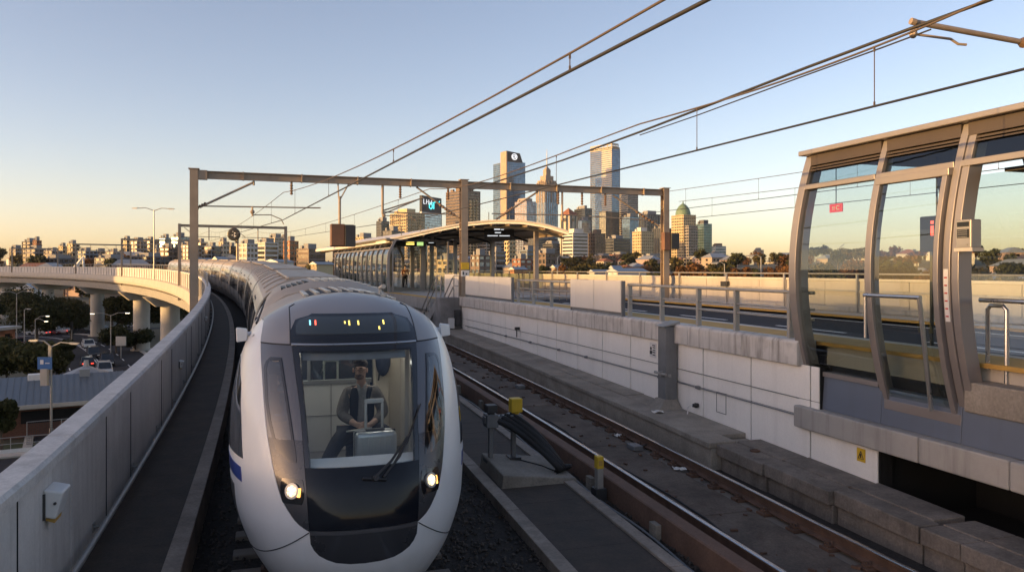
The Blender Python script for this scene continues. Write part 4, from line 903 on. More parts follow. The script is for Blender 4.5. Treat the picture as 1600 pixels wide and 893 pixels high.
cloth('jacket', ['belly','chest','shL','elL','wrL','shR','elR','wrR'], .024, M['jacket'], extra={'wrL':((-.13,-.245,hip+.12),.045),'wrR':((.105,-.24,hip+.11),.045),'nb':((-.012,-.02,hip+.46),.085,.08)}, edges=[('belly','chest'),('chest','nb'),('chest','shL'),('shL','elL'),('elL','wrL'),('chest','shR'),('shR','elR'),('elR','wrR')])
cloth('trousers', ['pelvis','belly','hpL','knL','anL','hpR','knR','anR'], .016, M['trousers'], edges=[('pelvis','belly'),('pelvis','hpL'),('hpL','knL'),('knL','anL'),('pelvis','hpR'),('hpR','knR'),('knR','anR')], extra={'belly':((0,.0,hip+.09),.14,.11)})
for q in 'LR': cloth('boot', ['an'+q,'to'+q], .016, M['boots'])
# vest panels either side of the shirt front
Xm = X
for sg in (-1,1):
    mb = MB(Xm); rows = []
    for u in np.linspace(0,1,10):
        z = hip+.08+.42*u; w0 = .035+.012*math.sin(u*3)+(.03*(u-.75)/.25 if u>.75 else 0); w1 = .150-.03*max(0,u-.75)/.25; row = []
        for q in np.linspace(0,1,6):
            x = w0+(w1-w0)*q; yy = -.145+.02*math.cos(u*3)+(x/.17)**2*.085+(.045*(u-.6)/.4 if u>.6 else 0); row.append((sg*x-.01, yy, z))
        rows.append(row)
    mb.grid(rows); v = obj('vest_front', mb, M['vest'], man, smooth=True); v.modifiers.new('thick','SOLIDIFY').thickness = .03; m = v.modifiers.new('s','SUBSURF'); m.levels = 1; m.render_levels = 1
mb = MB(Xm); rows = [[(x-.01, -.135+.012*math.cos(u*3)+(x/.17)**2*.06+(.045*(u-.6)/.4 if u>.6 else 0), hip+.08+.41*u) for x in np.linspace(-.06,.06,5)] for u in np.linspace(0,1,8)]
mb.grid(rows); obj('shirt', mb, M['shirt'], man, smooth=True).modifiers.new('thick','SOLIDIFY').thickness = .01
for sg in (-1,1):
    mb = MB(Xm); mb.hexa([(-.018+sg*.012,-.128,hip+.485),(-.018+sg*.055,-.112,hip+.50),(-.018+sg*.05,-.10,hip+.50),(-.018+sg*.012,-.115,hip+.485),(-.018+sg*.012,-.128,hip+.50),(-.018+sg*.066,-.075,hip+.55),(-.018+sg*.055,-.07,hip+.55),(-.018+sg*.012,-.115,hip+.51)]); obj('collar', mb, M['shirt'], man)
# head details
hc = Vector((-.035,-.095,hip+.70)); yawh = -.35
H = Xm @ Matrix.Translation(hc) @ Matrix.Rotation(yawh,4,'Z') @ Matrix.Rotation(.10,4,'X')
mb = MB(H); mb.sphere((0,.044,.058),.082,.082,.064,16,10)
for v in ((-.046,-.012,.096),(-.02,-.024,.106),(.015,-.024,.110),(.045,-.012,.099),(0,-.01,.112),(-.04,.01,.105),(.04,.01,.105)): mb.sphere(v,.030,.034,.018,9,6)
hr = obj('hair', mb, M['hair'], man, smooth=True)
mb = MB(H); mb.hexa([(-.012,-.095,-.018),(.012,-.095,-.018),(.014,-.075,-.02),(-.014,-.075,-.02),(-.006,-.09,.025),(.006,-.09,.025),(.008,-.072,.025),(-.008,-.072,.025)])
mb.hexa([(-.016,-.108,-.022),(.016,-.108,-.022),(.02,-.075,-.022),(-.02,-.075,-.022),(-.008,-.098,-.002),(.008,-.098,-.002),(.01,-.075,.0),(-.01,-.075,.0)])
for sg in (-1,1): mb.sphere((sg*.082,-.002,-.005),.012,.02,.03,8,6)
obj('nose', mb, M['skin'], man, smooth=True, bevel=.004)
mb = MB(H); mb.sphere((0,-.042,-.072),.056,.048,.036,14,9); mb.tube([(-.03,-.088,-.040),(0,-.096,-.037),(.03,-.088,-.040)],.007,6); obj('stubble', mb, M['stubble'], man, smooth=True)
mb = MB(H)
for sg in (-1,1): mb.sphere((sg*.032,-.080,.016),.008,.006,.005,8,6)
mb.tube([(-.028,-.086,-.052),(0,-.091,-.055),(.028,-.086,-.052)],.0035,5)
for sg in (-1,1): mb.tube([(sg*.015,-.088,.040),(sg*.05,-.078,.041)],.0045,5)
obj('eye_and_brow', mb, M['hair'], man)
mb = MB(H)
for sg in (-1,1):
    mb.tube([(sg*.033+.024*math.cos(q),-.090+abs(math.cos(q))*.002,.015+.019*math.sin(q)) for q in np.linspace(0,6.28,13)],.0022,5)
    mb.tube([(sg*.057,-.088,.018),(sg*.08,-.03,.018),(sg*.083,.0,.012)],.0025,5)
mb.tube([(-.010,-.092,.018),(.010,-.092,.018)],.0022,5); obj('spectacles', mb, M['black'], man)
o = None
mb = MB(Xm @ Matrix.Translation((-.06,-.36,hip+.06)) @ Matrix.Rotation(.5,4,'Z') @ Matrix.Rotation(-.2,4,'X'))
mb.box(-.13,.1,-.09,.09,-.008,.008); o = obj('notebook', mb, M['paper'], bevel=.003); tag(o, 'thin pale notebook lying on the lap of the seated man', 'notebook')
# person waiting in the far shelter
p0 = px(633, 446.5, 60); p0.z = RZ+.15; X2 = Matrix.Translation(p0) @ Matrix.Rotation(.3,4,'Z')
b2 = {'pelvis':((0,0,.92),.13,.10),'belly':((0,0,1.08),.13,.1),'chest':((0,0,1.3),.16,.12),'neck':((0,-.02,1.47),.055),'headb':((0,-.04,1.55),.07),'headt':((0,-.03,1.68),.075),
 'shL':((-.18,0,1.38),.07),'elL':((-.24,.02,1.12),.05),'wrL':((-.2,-.14,.96),.04),'haL':((-.18,-.2,.9),.035,.02),'shR':((.18,0,1.38),.07),'elR':((.24,.02,1.12),.05),'wrR':((.18,-.16,1.0),.04),'haR':((.14,-.22,.98),.035,.02),
 'hpL':((-.09,0,.86),.1),'knL':((-.11,-.01,.48),.07),'anL':((-.11,.02,.08),.05),'toL':((-.12,-.13,.04),.04),'hpR':((.09,0,.86),.1),'knR':((.12,-.02,.48),.07),'anR':((.13,.02,.08),.05),'toR':((.15,-.13,.04),.04)}
e2 = [('pelvis','belly'),('belly','chest'),('chest','neck'),('neck','headb'),('headb','headt'),('chest','shL'),('shL','elL'),('elL','wrL'),('wrL','haL'),('chest','shR'),('shR','elR'),('elR','wrR'),('wrR','haR'),('pelvis','hpL'),('hpL','knL'),('knL','anL'),('anL','toL'),('pelvis','hpR'),('hpR','knR'),('knR','anR'),('anR','toR')]
per = skin_mesh('person', J(X2, b2), e2, M['skin'], sub=1); tag(per, 'standing person in dark clothes with a tan backpack inside the far platform shelter', 'person')
def cl2(name, ks, g, mat):
    d = {k: (b2[k][0], b2[k][1]+g, (b2[k][2] if len(b2[k]) > 2 else b2[k][1])+g) for k in ks}
    skin_mesh(name, J(X2, d), [(p,q) for p,q in e2 if p in d and q in d], mat, per, sub=1)
M['rustcoat'] = mk('rust brown coat', (.2,.075,.04), .8); M['tan'] = mk('tan backpack canvas', (.33,.2,.1), .8)
cl2('coat', ['belly','chest','shL','elL','wrL','shR','elR','wrR'], .02, M['rustcoat']); cl2('trousers', ['pelvis','hpL','knL','anL','hpR','knR','anR','toL','toR'], .02, M['black'])
mb = MB(X2); mb.sphere((0,-.02,1.70),.1,.11,.09,12,8); obj('hair', mb, M['hair'], per, smooth=True)
mb = MB(X2); mb.box(-.15,.15,.12,.3,1.05,1.45); obj('backpack', mb, M['tan'], per, bevel=.05)

# second traveller, behind the left quarter window of the cab
X3 = TM @ Matrix.Translation((-.80,1.95,1.02)) @ Matrix.Rotation(-.5,4,'Z')
b3 = {'pelvis':((0,0,.5),.12,.1),'belly':((0,0,.66),.12,.1),'chest':((0,-.02,.88),.145,.105),'neck':((0,-.05,1.06),.05),'headb':((0,-.08,1.13),.062),'headm':((0,-.085,1.2),.075,.08),'headt':((0,-.07,1.27),.06),
 'shL':((-.15,0,.96),.062),'elL':((-.2,-.14,.72),.046),'wrL':((-.08,-.34,.74),.034),'haL':((-.05,-.42,.77),.036,.022),'shR':((.15,0,.96),.062),'elR':((.2,-.14,.72),.046),'wrR':((.08,-.34,.74),.034),'haR':((.05,-.42,.77),.036,.022),
 'hpL':((-.09,-.02,.48),.095),'knL':((-.12,-.36,.5),.07),'anL':((-.12,-.38,.12),.05),'hpR':((.09,-.02,.48),.095),'knR':((.12,-.36,.5),.07),'anR':((.12,-.38,.12),.05)}
e3 = [(p,q) for p,q in e2 if p in b3 and q in b3 and (p,q) != ('headb','headt')]+[('headb','headm'),('headm','headt')]
p3 = skin_mesh('person', J(X3, b3), e3, M['skin'], sub=1); tag(p3, 'second person holding white papers behind the small left train window', 'person')
def cl3(name, ks, g, mat):
    d = {k: (b3[k][0], b3[k][1]+g, (b3[k][2] if len(b3[k]) > 2 else b3[k][1])+g) for k in ks}
    skin_mesh(name, J(X3, d), [(p,q) for p,q in e3 if p in d and q in d], mat, p3, sub=1)
M['bluecoat'] = mk('pale blue shirt', (.22,.27,.36), .85)
cl3('shirt', ['belly','chest','shL','elL','wrL','shR','elR','wrR'], .015, M['bluecoat']); cl3('trousers', ['pelvis','hpL','knL','anL','hpR','knR','anR'], .015, M['trousers'])
mb = MB(X3); mb.sphere((0,-.06,1.23),.085,.095,.085,12,8); obj('hair', mb, M['hair'], p3, smooth=True)
mb = MB(X3); mb.hexa([(-.12,-.40,.70),(.12,-.40,.70),(.12,-.395,.705),(-.12,-.395,.705),(-.12,-.52,.90),(.12,-.52,.90),(.12,-.515,.905),(-.12,-.515,.905)]); o = obj('paper_sheet', mb, M['paper']); tag(o, 'white paper sheets held up behind the small left train window', 'papers')
mb = MB(X3); mb.box(-.2,.2,-.2,.25,.02,.4); o = obj('cab_stool', mb, M['seat'], train, bevel=.04)
# ------------------------------------------------------------------ overhead line
def ibeam(mb, p0, p1, w, h):     # rolled section between two points (web + two flanges)
    p0, p1 = Vector(p0), Vector(p1); t = (p1-p0).normalized(); up = Vector((0,0,1)) if abs(t.z) < .9 else Vector((0,1,0)); a = t.cross(up).normalized(); b = a.cross(t).normalized()
    for o, ww, hh in ((b*(h/2-.012), w, .024), (-b*(h/2-.012), w, .024), (Vector((0,0,0)), .02, h-.04)):
        A = a*(ww/2); B = b*(hh/2)
        mb.hexa([p0+o-A-B, p0+o+A-B, p1+o+A-B, p1+o-A-B, p0+o-A+B, p0+o+A+B, p1+o+A+B, p1+o-A+B])
def insulator(mb, p0, p1, r=.045, n=5):
    p0, p1 = Vector(p0), Vector(p1); pts = []; rs = []
    for i in range(n*2+1):
        pts.append(p0.lerp(p1, i/(n*2))); rs.append(r if i % 2 else r*.45)
    mb.tube(pts, rs, 8)
def portal(s, offs, top, label, detail, base=(-1.0,1.6,1.6)):
    t = thing('catenary_gantry', label, 'gantry', T(s,offs[0],base[0]), 'overhead line gantries over the viaduct')
    for o_, z0 in zip(offs, base):
        mb = MB(frame(s,o_,0)); W = .15
        for q in (-1,1): mb.box(-W,W,q*W-.012,q*W+.012,z0,top+.12)
        mb.box(-.012,.012,-W,W,z0,top+.12)
        if detail:
            for z in np.arange(z0+.6, top, 1.3): mb.box(-W,W,-W,W,z,z+.014)
        pst = obj('post', mb, M['bronze'], t)
        if detail:
            mb = MB(frame(s,o_,0)); mb.box(-.2,.2,-.2,.2,top+.12,top+.15); mb.box(-.17,.17,-.17,.17,z0,z0+.03); mb.box(-.165,.165,-.165,.165,z0+2.9,z0+2.94); obj('post_plate', mb, M['bronze'], pst)
    mb = MB()
    a = T(s,offs[0]+.15,top-.08); b = T(s,offs[-1]-.15,top-.08)
    ibeam(mb, a, b, .22, .30); bmx = mb
    if detail:
        for q in np.linspace(.08,.95,9): p = a.lerp(b,q); mb.X = Matrix.Translation(p) @ frame(s,0,0).to_3x3().to_4x4(); mb.box(-.02,.02,-.13,.13,-.17,.17)
        mb.X = Matrix.Translation(T(s,offs[0]+.32,top-.08)) @ frame(s,0,0).to_3x3().to_4x4(); mb.box(-.16,.16,-.14,.14,-.19,.17); mb.X = None
        F = frame(s,0,0)
        def cant(o0, arm, xw, name='cantilever', flip=1):
            # sloping tube from the beam, horizontal stay, registration arm
            mb = MB(F); mb.tube([(o0,0,top-.25),(o0,0,top-.42)],.05,6); mb.tube([(o0,0,top-.3),(o0-flip*2.0,0,top-1.35)],.045,8); mb.tube([(o0-flip*2.0,0,top-1.3),(o0+arm,0,top-1.25)],.03,6)
            c = obj(name, mb, M['bronze'], t)
            mb = MB(F); insulator(mb,(o0-flip*1.75,0,top-1.18),(o0-flip*2.3,0,top-1.5),.075,6); obj('insulator', mb, M['ceramic'], c)
            mb = MB(F); mb.tube([(xw-1.2,0,top-1.28),(xw-1.2,0,top-1.65)],.04,6); mb.tube([(xw-1.2,0,top-1.6),(xw-.5,0,top-1.58),(xw-.1,0,top-1.75),(xw,0,top-1.95)],.022,6); mb.sphere((xw-1.2,0,top-1.48),.09,.09,.09,8,6); obj('registration_arm', mb, M['bronze'], c)
        cant(-1.0, 2.6, .15); 
        mb = MB(F)
        for x in (.45,4.9,7.0,): mb.tube([(x,0,top-.22),(x,0,top-.35)],.05,6); insulator(mb,(x,0,top-.33),(x,0,top-.75),.07,4)
        obj('insulator', mb, M['ceramic'], t)
        # drop post with bracket to the second track
        mb = MB(F); mb.tube([(4.15,0,top-.2),(4.15,0,top-1.45)],.055,8); mb.tube([(4.15,0,top-1.3),(5.9,0,top-.7)],.035,6); mb.tube([(4.2,0,top-1.42),(5.6,0,top-.82)],.03,6); mb.tube([(4.15,0,top-1.35),(7.2,0,top-1.38)],.028,6)
        mb.sphere((4.2,0,top-1.5),.09,.09,.09,8,6); mb.tube([(4.3,0,top-1.5),(5.3,0,top-1.5),(5.6,0,top-1.7)],.022,6); obj('drop_bracket', mb, M['bronze'], t)
        for x0,x1 in ((8.0,5.4),):
            mb = MB(F); mb.tube([(5.6,0,top-.25),(7.5,0,top-1.55)],.04,8); c = obj('brace', mb, M['bronze'], t); mb = MB(F); insulator(mb,(6.6,0,top-.95),(7.3,0,top-1.42),.075,6); obj('insulator', mb, M['ceramic'], c)
        mb = MB(F); mb.tube([(9.2,0,top-1.55),(11.2,0,top-.25)],.045,8); mb.tube([(9.0,0,top-1.3),(13.2,0,top-1.28)],.028,6); mb.tube([(12.4,0,top-.2),(12.4,0,top-1.5)],.05,8); mb.tube([(17.5,0,top-1.7),(15.0,0,top-.3)],.045,8); mb.tube([(17.4,0,top-1.45),(13.8,0,top-1.3)],.026,6); mb.sphere((12.4,0,top-1.5),.09,.09,.09,8,6); obj('cantilever', mb, M['bronze'], t)
        mb = MB(F)
        for x in (12.2,13.4,14.6): mb.tube([(x,0,top-.2),(x,0,top-.35)],.05,6); insulator(mb,(x,0,top-.33),(x,0,top-.8),.07,4)
        insulator(mb,(16.2,0,top-1.0),(17.2,0,top-1.55),.075,6); insulator(mb,(9.5,0,top-1.36),(10.,0,top-1.0),.075,6); obj('insulator', mb, M['ceramic'], t)
    obj('beam', bmx, M['bronze'], t)
    return t
portal(32.6, (-3.2,7.7,17.8), 7.15, 'big bronze-brown catenary gantry of three posts crossing the tracks and busway', True, (-2.6,2.2,1.8))
PS = [95, 160, 205, 262, 318]
LB = ['second catenary gantry, behind the round signal disc, over the far train roofs','slim catenary gantry on the far viaduct left of the tall street lamp','catenary gantry on the far grey viaduct above the middle round pier','catenary gantry on the distant viaduct near the left picture edge','last small catenary gantry at the far end of the viaduct']
for s, lb in zip(PS, LB):
    z = zr(s); portal(s, (-3.1,8.6), 6.9+z, lb, False, (-1.6+z,-.2+z))
    t = thing('cantilever_arm', 'slender overhead line bracket hanging from a far gantry', 'bracket', T(s,.5,6.5+z), 'far overhead line brackets'); mb = MB(frame(s,0,z))
    for x in (.0,5.4): mb.tube([(x,0,6.7),(x,0,5.2)],.06,6); mb.tube([(x-1.8,0,5.6),(x+1.2,0,5.6)],.04,6); mb.tube([(x-2.6,0,6.6),(x-1.4,0,5.6)],.04,6)
    obj('bracket', mb, M['bronze'], t)
# signals on the first gantry and on posts
F = frame(32.6,0,0)
t = thing('signal_box', 'brown and black signal box hanging on a forked rod under the big gantry', 'signal', F @ Vector((2.35,0,4.4)))
mb = MB(F); mb.tube([(2.3,0,6.95),(2.33,0,6.3)],.03,6); mb.tube([(2.75,0,6.95),(2.4,0,6.3)],.03,6); mb.tube([(2.37,0,6.4),(2.37,0,5.2)],.055,8); obj('hanger', mb, M['bronze'], t)
mb = MB(F); mb.box(2.0,2.55,-.22,.2,4.35,5.25); obj('case', mb, mk('brown signal case', (.2,.1,.055), .5, var=.2), t, bevel=.02)
mb = MB(F); mb.box(2.56,2.98,-.3,.22,4.32,5.2); mb.box(2.0,2.98,.2,.22,4.32,5.25); obj('visor', mb, M['darksteel'], t, bevel=.02)
t = thing('signal_box', 'brown signal box fixed to the right-hand gantry post above the busway', 'signal', F @ Vector((17.6,-.2,4.1)))
mb = MB(F); mb.box(17.5,17.85,-.45,-.16,4.3,5.15); obj('case', mb, bpy.data.materials['brown signal case'], t, bevel=.02)
mb = MB(F); mb.box(17.86,18.3,-.5,-.12,4.35,5.1); mb.box(17.6,17.9,-.17,-.14,4.4,5.); obj('visor', mb, M['darksteel'], t, bevel=.02)
t = thing('gantry_plate', 'yellow and white number plates on the middle gantry post', 'sign', F @ Vector((7.7,-.18,3.1)))
mb = MB(F); mb.box(7.53,7.9,-.2,-.165,3.38,3.68); obj('yellow_plate', mb, M['yellow'], t)
mb = MB(F); mb.box(7.53,7.9,-.2,-.165,3.08,3.34); obj('white_plate', mb, M['white'], t)
mb = MB(F); mb.box(7.6,7.66,-.205,-.2,3.15,3.28); mb.box(7.74,7.8,-.205,-.2,3.15,3.22); obj('lettering', mb, M['black'], t)
p = px(371, 430, 62)
t = thing('round_signal', 'round black signal disc with white markings on a post behind the train roof', 'signal', (p.x,p.y,zr(70)-.2))
mb = MB(); mb.tube([(p.x,p.y,0),(p.x,p.y,6.1)],.11,8); obj('post', mb, M['bronze'], t)
c = px(365.5, 366, 61.6); mb = MB(); mb.lathe(c,[(.50,.06),(.52,.04),(.52,-.04),(.46,-.07),(.3,-.05),(.02,-.05)],22,'y'); obj('disc', mb, M['black'], t, smooth='auto')
mb = MB()
for x,z,r in ((.1,.1,.06),(-.1,-.06,.05),(.16,-.14,.05),(-.05,.22,.04)): mb.lathe(c+Vector((x,-.07,z)),[(r,0),(r,-.03),(r*.5,-.03)],10,'y')
mb.box(c.x+.04,c.x+.09,c.y-.1,c.y-.08,c.z-.25,c.z+.02); obj('marking', mb, M['white'], t)
mb = MB(); mb.box(p.x-.08,c.x+.1,c.y,p.y+.1,c.z-.7,c.z-.5); obj('clamp', mb, M['bronze'], t)

# wires: contact wire, sagging messenger and droppers per line
def wire(mb, pts, r, sub=10): mb.tube(pts, r, 6)
def catenary(name, label, pts, hs, sag, r0=.011, r1=.011, drops=6, group='catenary wires over the line', m1='wirelight'):
    """pts: contact wire support points; hs: messenger height above the contact wire at each support; one dip between"""
    t = thing(name, label, 'overhead wire', pts[0], group); mess = []; con = []; dr = []
    for i in range(len(pts)-1):
        a, b = Vector(pts[i]), Vector(pts[i+1])
        for u in np.linspace(0,1,25)[(0 if i == 0 else 1):]:
            p = a.lerp(b,u); h = hs[i]*(1-u)+hs[i+1]*u; g = (h-sag[i]) * 4*u*(1-u)*(1.0 if sag[i] < h else 0)
            con.append(p); mess.append(p+Vector((0,0,h-g)))
        n = drops if isinstance(drops,int) else drops[i]
        for k in range(n):
            u = (k+.5)/n; p = a.lerp(b,u); h = hs[i]*(1-u)+hs[i+1]*u; g = (h-sag[i])*4*u*(1-u); dr.append((p, p+Vector((0,0,h-g))))
    mb = MB(); mb.tube(con, r0, 8); obj('contact_wire', mb, M['wire'], t, smooth=True)
    mb = MB(); mb.tube(mess, r1, 8); obj('messenger_wire', mb, M[m1], t, smooth=True)
    for a,b in dr: mb = MB(); mb.tube([a-Vector((0,0,.012)),a+Vector((0,0,.05)),a+Vector((0,0,.051)),b-Vector((0,0,.051)),b-Vector((0,0,.05)),b+Vector((0,0,.01))],[.012,.012,.006,.006,.012,.012],5); obj('dropper', mb, M['wirelight'], t)
    return t
zc = 5.13
A = px(443,343,30.0); A.z = CAMZ+77/1200*30.; 
B = Vector((1.05,4.1,0)); 
# contact wire through the sight points of the photo, carried on past the camera
def onray(x, y, z): D = (z-CAMZ)*1200/(420-y); return Vector(((x-800)/1200*D, D, z))
A = onray(443,343,5.30); B = onray(1105,0,5.30); E_ = B+(B-A).normalized()*22
far = [T(95,.1,5.1+zr(95)), T(160,.1,5.1+zr(160)), T(205,.1,5.1+zr(205)), T(262,.1,5.1+zr(262))]
catenary('catenary_line', 'pair of dark overhead wires above the white train', [E_, A]+far, [1.0,1.05,1.2,1.2,1.2,1.2], [.17,.45,.45,.45,.45], r0=.017, r1=.012, drops=[7,8,6,6,6])
A2 = onray(672,338,5.2); B2 = onray(1600,108,5.2); E2 = B2+(B2-A2).normalized()*14; C2 = onray(1000,257,5.2)
far2 = [T(95,5.5,5.1+zr(95)), T(160,5.5,5.1+zr(160))]
catenary('catenary_line', 'pair of overhead wires above the empty track, long droppers over the glass shelter', [E2, B2, C2, A2]+far2, [.9,.78,.70,.95,1.2,1.2], [.75,.62,.60,.45,.45], r0=.014, r1=.013, drops=[2,2,2,8,6], m1='wirelight')
t = thing('feeder_cable', 'thick dark feeder cable running above the empty track wires', 'overhead wire', C2, 'catenary wires over the line')
mb = MB(); f1 = [onray(1700,-70,6.5), onray(1547,0,6.4), onray(1420,46,6.33), onray(1262,105,6.28), onray(1000,206,6.1), onray(880,250,6.1), onray(735,297,6.15)]; mb.tube(f1,.021,6); obj('cable', mb, M['wire'], t, smooth=True)
mb = MB(); f2 = [onray(1455,46,6.2), onray(1380,74,6.1), onray(1250,121,6.05), onray(1090,180,6.0), onray(1000,211,6.0)]; mb.tube(f2,.010,6); obj('thin_cable', mb, M['wire'], t)
def pairline(m0, m1, c0, c1, zcon, label, nd):
    a = onray(*c0, zcon); b = onray(*c1, zcon)
    ha = (420-m0[1])/(420-c0[1])*(zcon-CAMZ)-(zcon-CAMZ); hb = (420-m1[1])/(420-c1[1])*(zcon-CAMZ)-(zcon-CAMZ); d = (b-a).normalized()
    catenary('catenary_line', label, [a-d*1.5, b+d*25], [ha,hb*1.2], [min(ha,hb)*.9], drops=nd, r0=.013, r1=.012)
pairline((1052,297),(1260,265.5),(1052,328),(1260,302),6.2,'upper pair of thin wires from the right gantry post to the glass shelter',7)
pairline((1087,311),(1260,290),(1087,340),(1260,322),6.0,'lower pair of thin wires from the right gantry post to the glass shelter',6)
# bracket at the top right
p = onray(1425,34,6.5); D = p.y; q = px(1592,65,D+.35); ep = px(1680,84,D+.6)
t = thing('cantilever_arm', 'grey tubular cantilever with a curved steady arm at the top right', 'bracket', ep)
mb = MB(); mb.tube([p,q],.036,10); mb.tube([px(1423,33,D-.01),px(1430,35,D)],.042,10); a_ = obj('arm_tube', mb, M['bronze'], t, smooth='auto')
mb = MB(); insulator(mb, q, ep, .075, 6); mb.tube([ep, ep+Vector((.4,.1,-.05))],.03,6); obj('insulator', mb, M['ceramic'], t)
k = px(1427,53,D); mb = MB(); mb.sphere(k,.05,.05,.06,8,6); mb.tube([px(1432,42,D),k],.03,6); mb.tube([k,px(1440,55,D),px(1485,61,D),px(1497,69,D),px(1510,70,D)],.017,7); obj('steady_arm', mb, M['bronze'], t)
# ------------------------------------------------------------------ shelters
def mprof(flip=1):   # bulging mullion line: (b outwards, z)
    z = np.linspace(1.45, 5.3, 15); out = []
    for q in z:
        u = (q-1.45)/3.85; out.append((-.36*math.sin(math.pi*min(1,u*.98+.01))**.9+.16-.10*u, q))
    return out
def mb_at(z): 
    u = (z-1.45)/3.85; u = min(max(u,0.001),1); return BULGE*(-.36*math.sin(math.pi*min(1,u*.98+.01))**.9)+.03+.03*u+(0 if BULGE == 1. or u < .78 else (u-.78)*1.6)
BULGE = 1.
def shelter(name, label, cat, o, ang_, ms, depth, door=None, opening=None, near=True, zoff=0.):
    global BULGE
    BULGE = 1. if near else .35
    """o: front corner, ms: mullion stations along the front towards the camera"""
    ux = Vector((math.sin(ang_), -math.cos(ang_), 0)); uy = Vector((math.cos(ang_), math.sin(ang_), 0))
    X = Matrix(((ux.x,uy.x,0,o[0]),(ux.y,uy.y,0,o[1]),(0,0,1,zoff),(0,0,0,1)))
    t = thing(name, label, cat, (o[0],o[1],1.2+zoff)); L1 = ms[-1]
    W = .055
    def mull(a, w=W, dep=.17, z0=1.45, back=False, mat='alu'):
        mb = MB(X); zs = [z for z in np.linspace(z0,5.3,16)]; vs = []
        for z in zs:
            b = mb_at(z)
            if back: b = depth-b; vs += [(a-w,b-dep,z),(a+w,b-dep,z),(a+w,b,z),(a-w,b,z)]
            else: vs += [(a-w,b,z),(a+w,b,z),(a+w,b+dep,z),(a-w,b+dep,z)]
        n = len(zs); mb.add(vs, [(4*i+j,4*i+(j+1)%4,4*i+4+(j+1)%4,4*i+4+j) for i in range(n-1) for j in range(4)]+[(3,2,1,0),(4*n-4,4*n-3,4*n-2,4*n-1)])
        return obj('mullion', mb, M[mat], t, bevel=.008 if near else 0)
    for i, a in enumerate(ms): mull(a, .085 if i in (0,) else W, .26 if i == 0 else .17)
    for a in (ms if near else ms[:-2:4]): mull(a, W, .16, 1.8, True)
    def skin(a0, a1, z0, z1, mat, nm, off=.06, th=.014, back=False, n=10):
        mb = MB(X); vs = []
        zs = np.linspace(z0,z1,n)
        for z in zs:
            b = mb_at(z)+off
            if back: b = depth-b
            vs += [(a0,b,z),(a1,b,z),(a1,b+th,z),(a0,b+th,z)]
        mb.add(vs, [(4*i+j,4*i+(j+1)%4,4*i+4+(j+1)%4,4*i+4+j) for i in range(n-1) for j in range(4)]+[(3,2,1,0),(4*n-4,4*n-3,4*n-2,4*n-1)])
        return obj(nm, mb, M[mat], t, smooth=False)
    for i in range(len(ms)-1):
        a0, a1 = ms[i]+W, ms[i+1]-W
        if i == 0: a0 = ms[0]+.085
        skin(a0, a1, 4.80, 5.02, 'glass_dark', 'top_pane')
        mb = MB(X)
        for k in range(2):
            z = 5.03+k*.045; b = mb_at(z)+.03; mb.hexa([(a0,b,z),(a1,b,z),(a1,b+.06,z+.012),(a0,b+.06,z+.012),(a0,b,z+.022),(a1,b,z+.022),(a1,b+.06,z+.034),(a0,b+.06,z+.034)])
        b = mb_at(5.1); mb.box(a0,a1,b+.1,b+.13,5.02,5.3); mb.box(a0,a1,b+.02,b+.08,5.125,5.3); obj('louvre_band', mb, M['louvre'], t)
        mb = MB(X); b = mb_at(4.76); mb.box(a0,a1,b-.01,b+.14,4.72,4.80); obj('transom', mb, M['alu'], t, bevel=.006 if near else 0)
        if opening and i in opening:
            mb = MB(X); mb.box(a0,a1,-.08,.5,1.56,1.95); obj('floor_edge', mb, M['slablid'], t, bevel=.02)
        elif door is not None and i == door:
            d = obj_door = thing_part('glazed_door', t, X)
            for zz0, zz1, aa0, aa1 in ((4.62,4.72,a0,a1),(1.36,1.5,a0,a1+.04)):
                mb = MB(X); b = mb_at((zz0+zz1)/2); mb.box(aa0,aa1,b-.07,b+.06,zz0,zz1); obj('door_rail', mb, M['alu'], d, bevel=.008)
            for aa in (a0+.04, a1-.06):
                mb = MB(X); vs = []; zs = np.linspace(1.5,4.62,12)
                for z in zs: b = mb_at(z)-.06; vs += [(aa-.04,b,z),(aa+.04,b,z),(aa+.04,b+.1,z),(aa-.04,b+.1,z)]
                mb.add(vs, [(4*q+j,4*q+(j+1)%4,4*q+4+(j+1)%4,4*q+4+j) for q in range(11) for j in range(4)]+[(3,2,1,0),(44,45,46,47)]); obj('door_stile', mb, M['alu'], d, bevel=.006)
            g = skin(a0+.08, a1-.1, 1.5, 4.62, 'glass', 'door_pane', -.02); g.parent = d; g.location = g.location + t.location - wloc(d)
        else:
            skin(a0, a1, 1.72, 4.72, 'glass', 'glass_pane')
            mb = MB(X); b = mb_at(1.7); mb.box(a0,a1,b,b+.12,1.66,1.73); obj('sill', mb, M['alu'], t)
        mb = MB(X); b0 = mb_at(1.66); e0 = .004 if not(door is not None and i == door) else .004
        mb.hexa([(a0-W+.004,-.07,1.125),(a1+W-.004,-.07,1.125),(a1+W-.004,.1,1.125),(a0-W+.004,.1,1.125),(a0-W+.004,b0+.02,1.655),(a1+W-.004,b0+.02,1.655),(a1+W-.004,b0+.16,1.655),(a0-W+.004,b0+.16,1.655)]); obj('cladding_panel', mb, M['cladding'], t, bevel=.006 if near else 0)
    # back glazing, end glazing
    step = 1
    for i in range(len(ms)-1):
        if opening and i in opening and near: continue
        skin(ms[i]+W, ms[i+1]-W, 1.9, 5.0, 'glass', 'back_pane', .06, .012, True)
    mb = MB(X); mb.box(ms[0]-.09,L1,-.12,.12,5.30,5.38); mb.box(ms[0]-.09,L1,depth-.12,depth+.12,5.30,5.38); mb.box(ms[0],ms[0]+.1,.12,depth-.12,5.28,5.36); obj('head_beam', mb, M['alu'], t, bevel=.012)
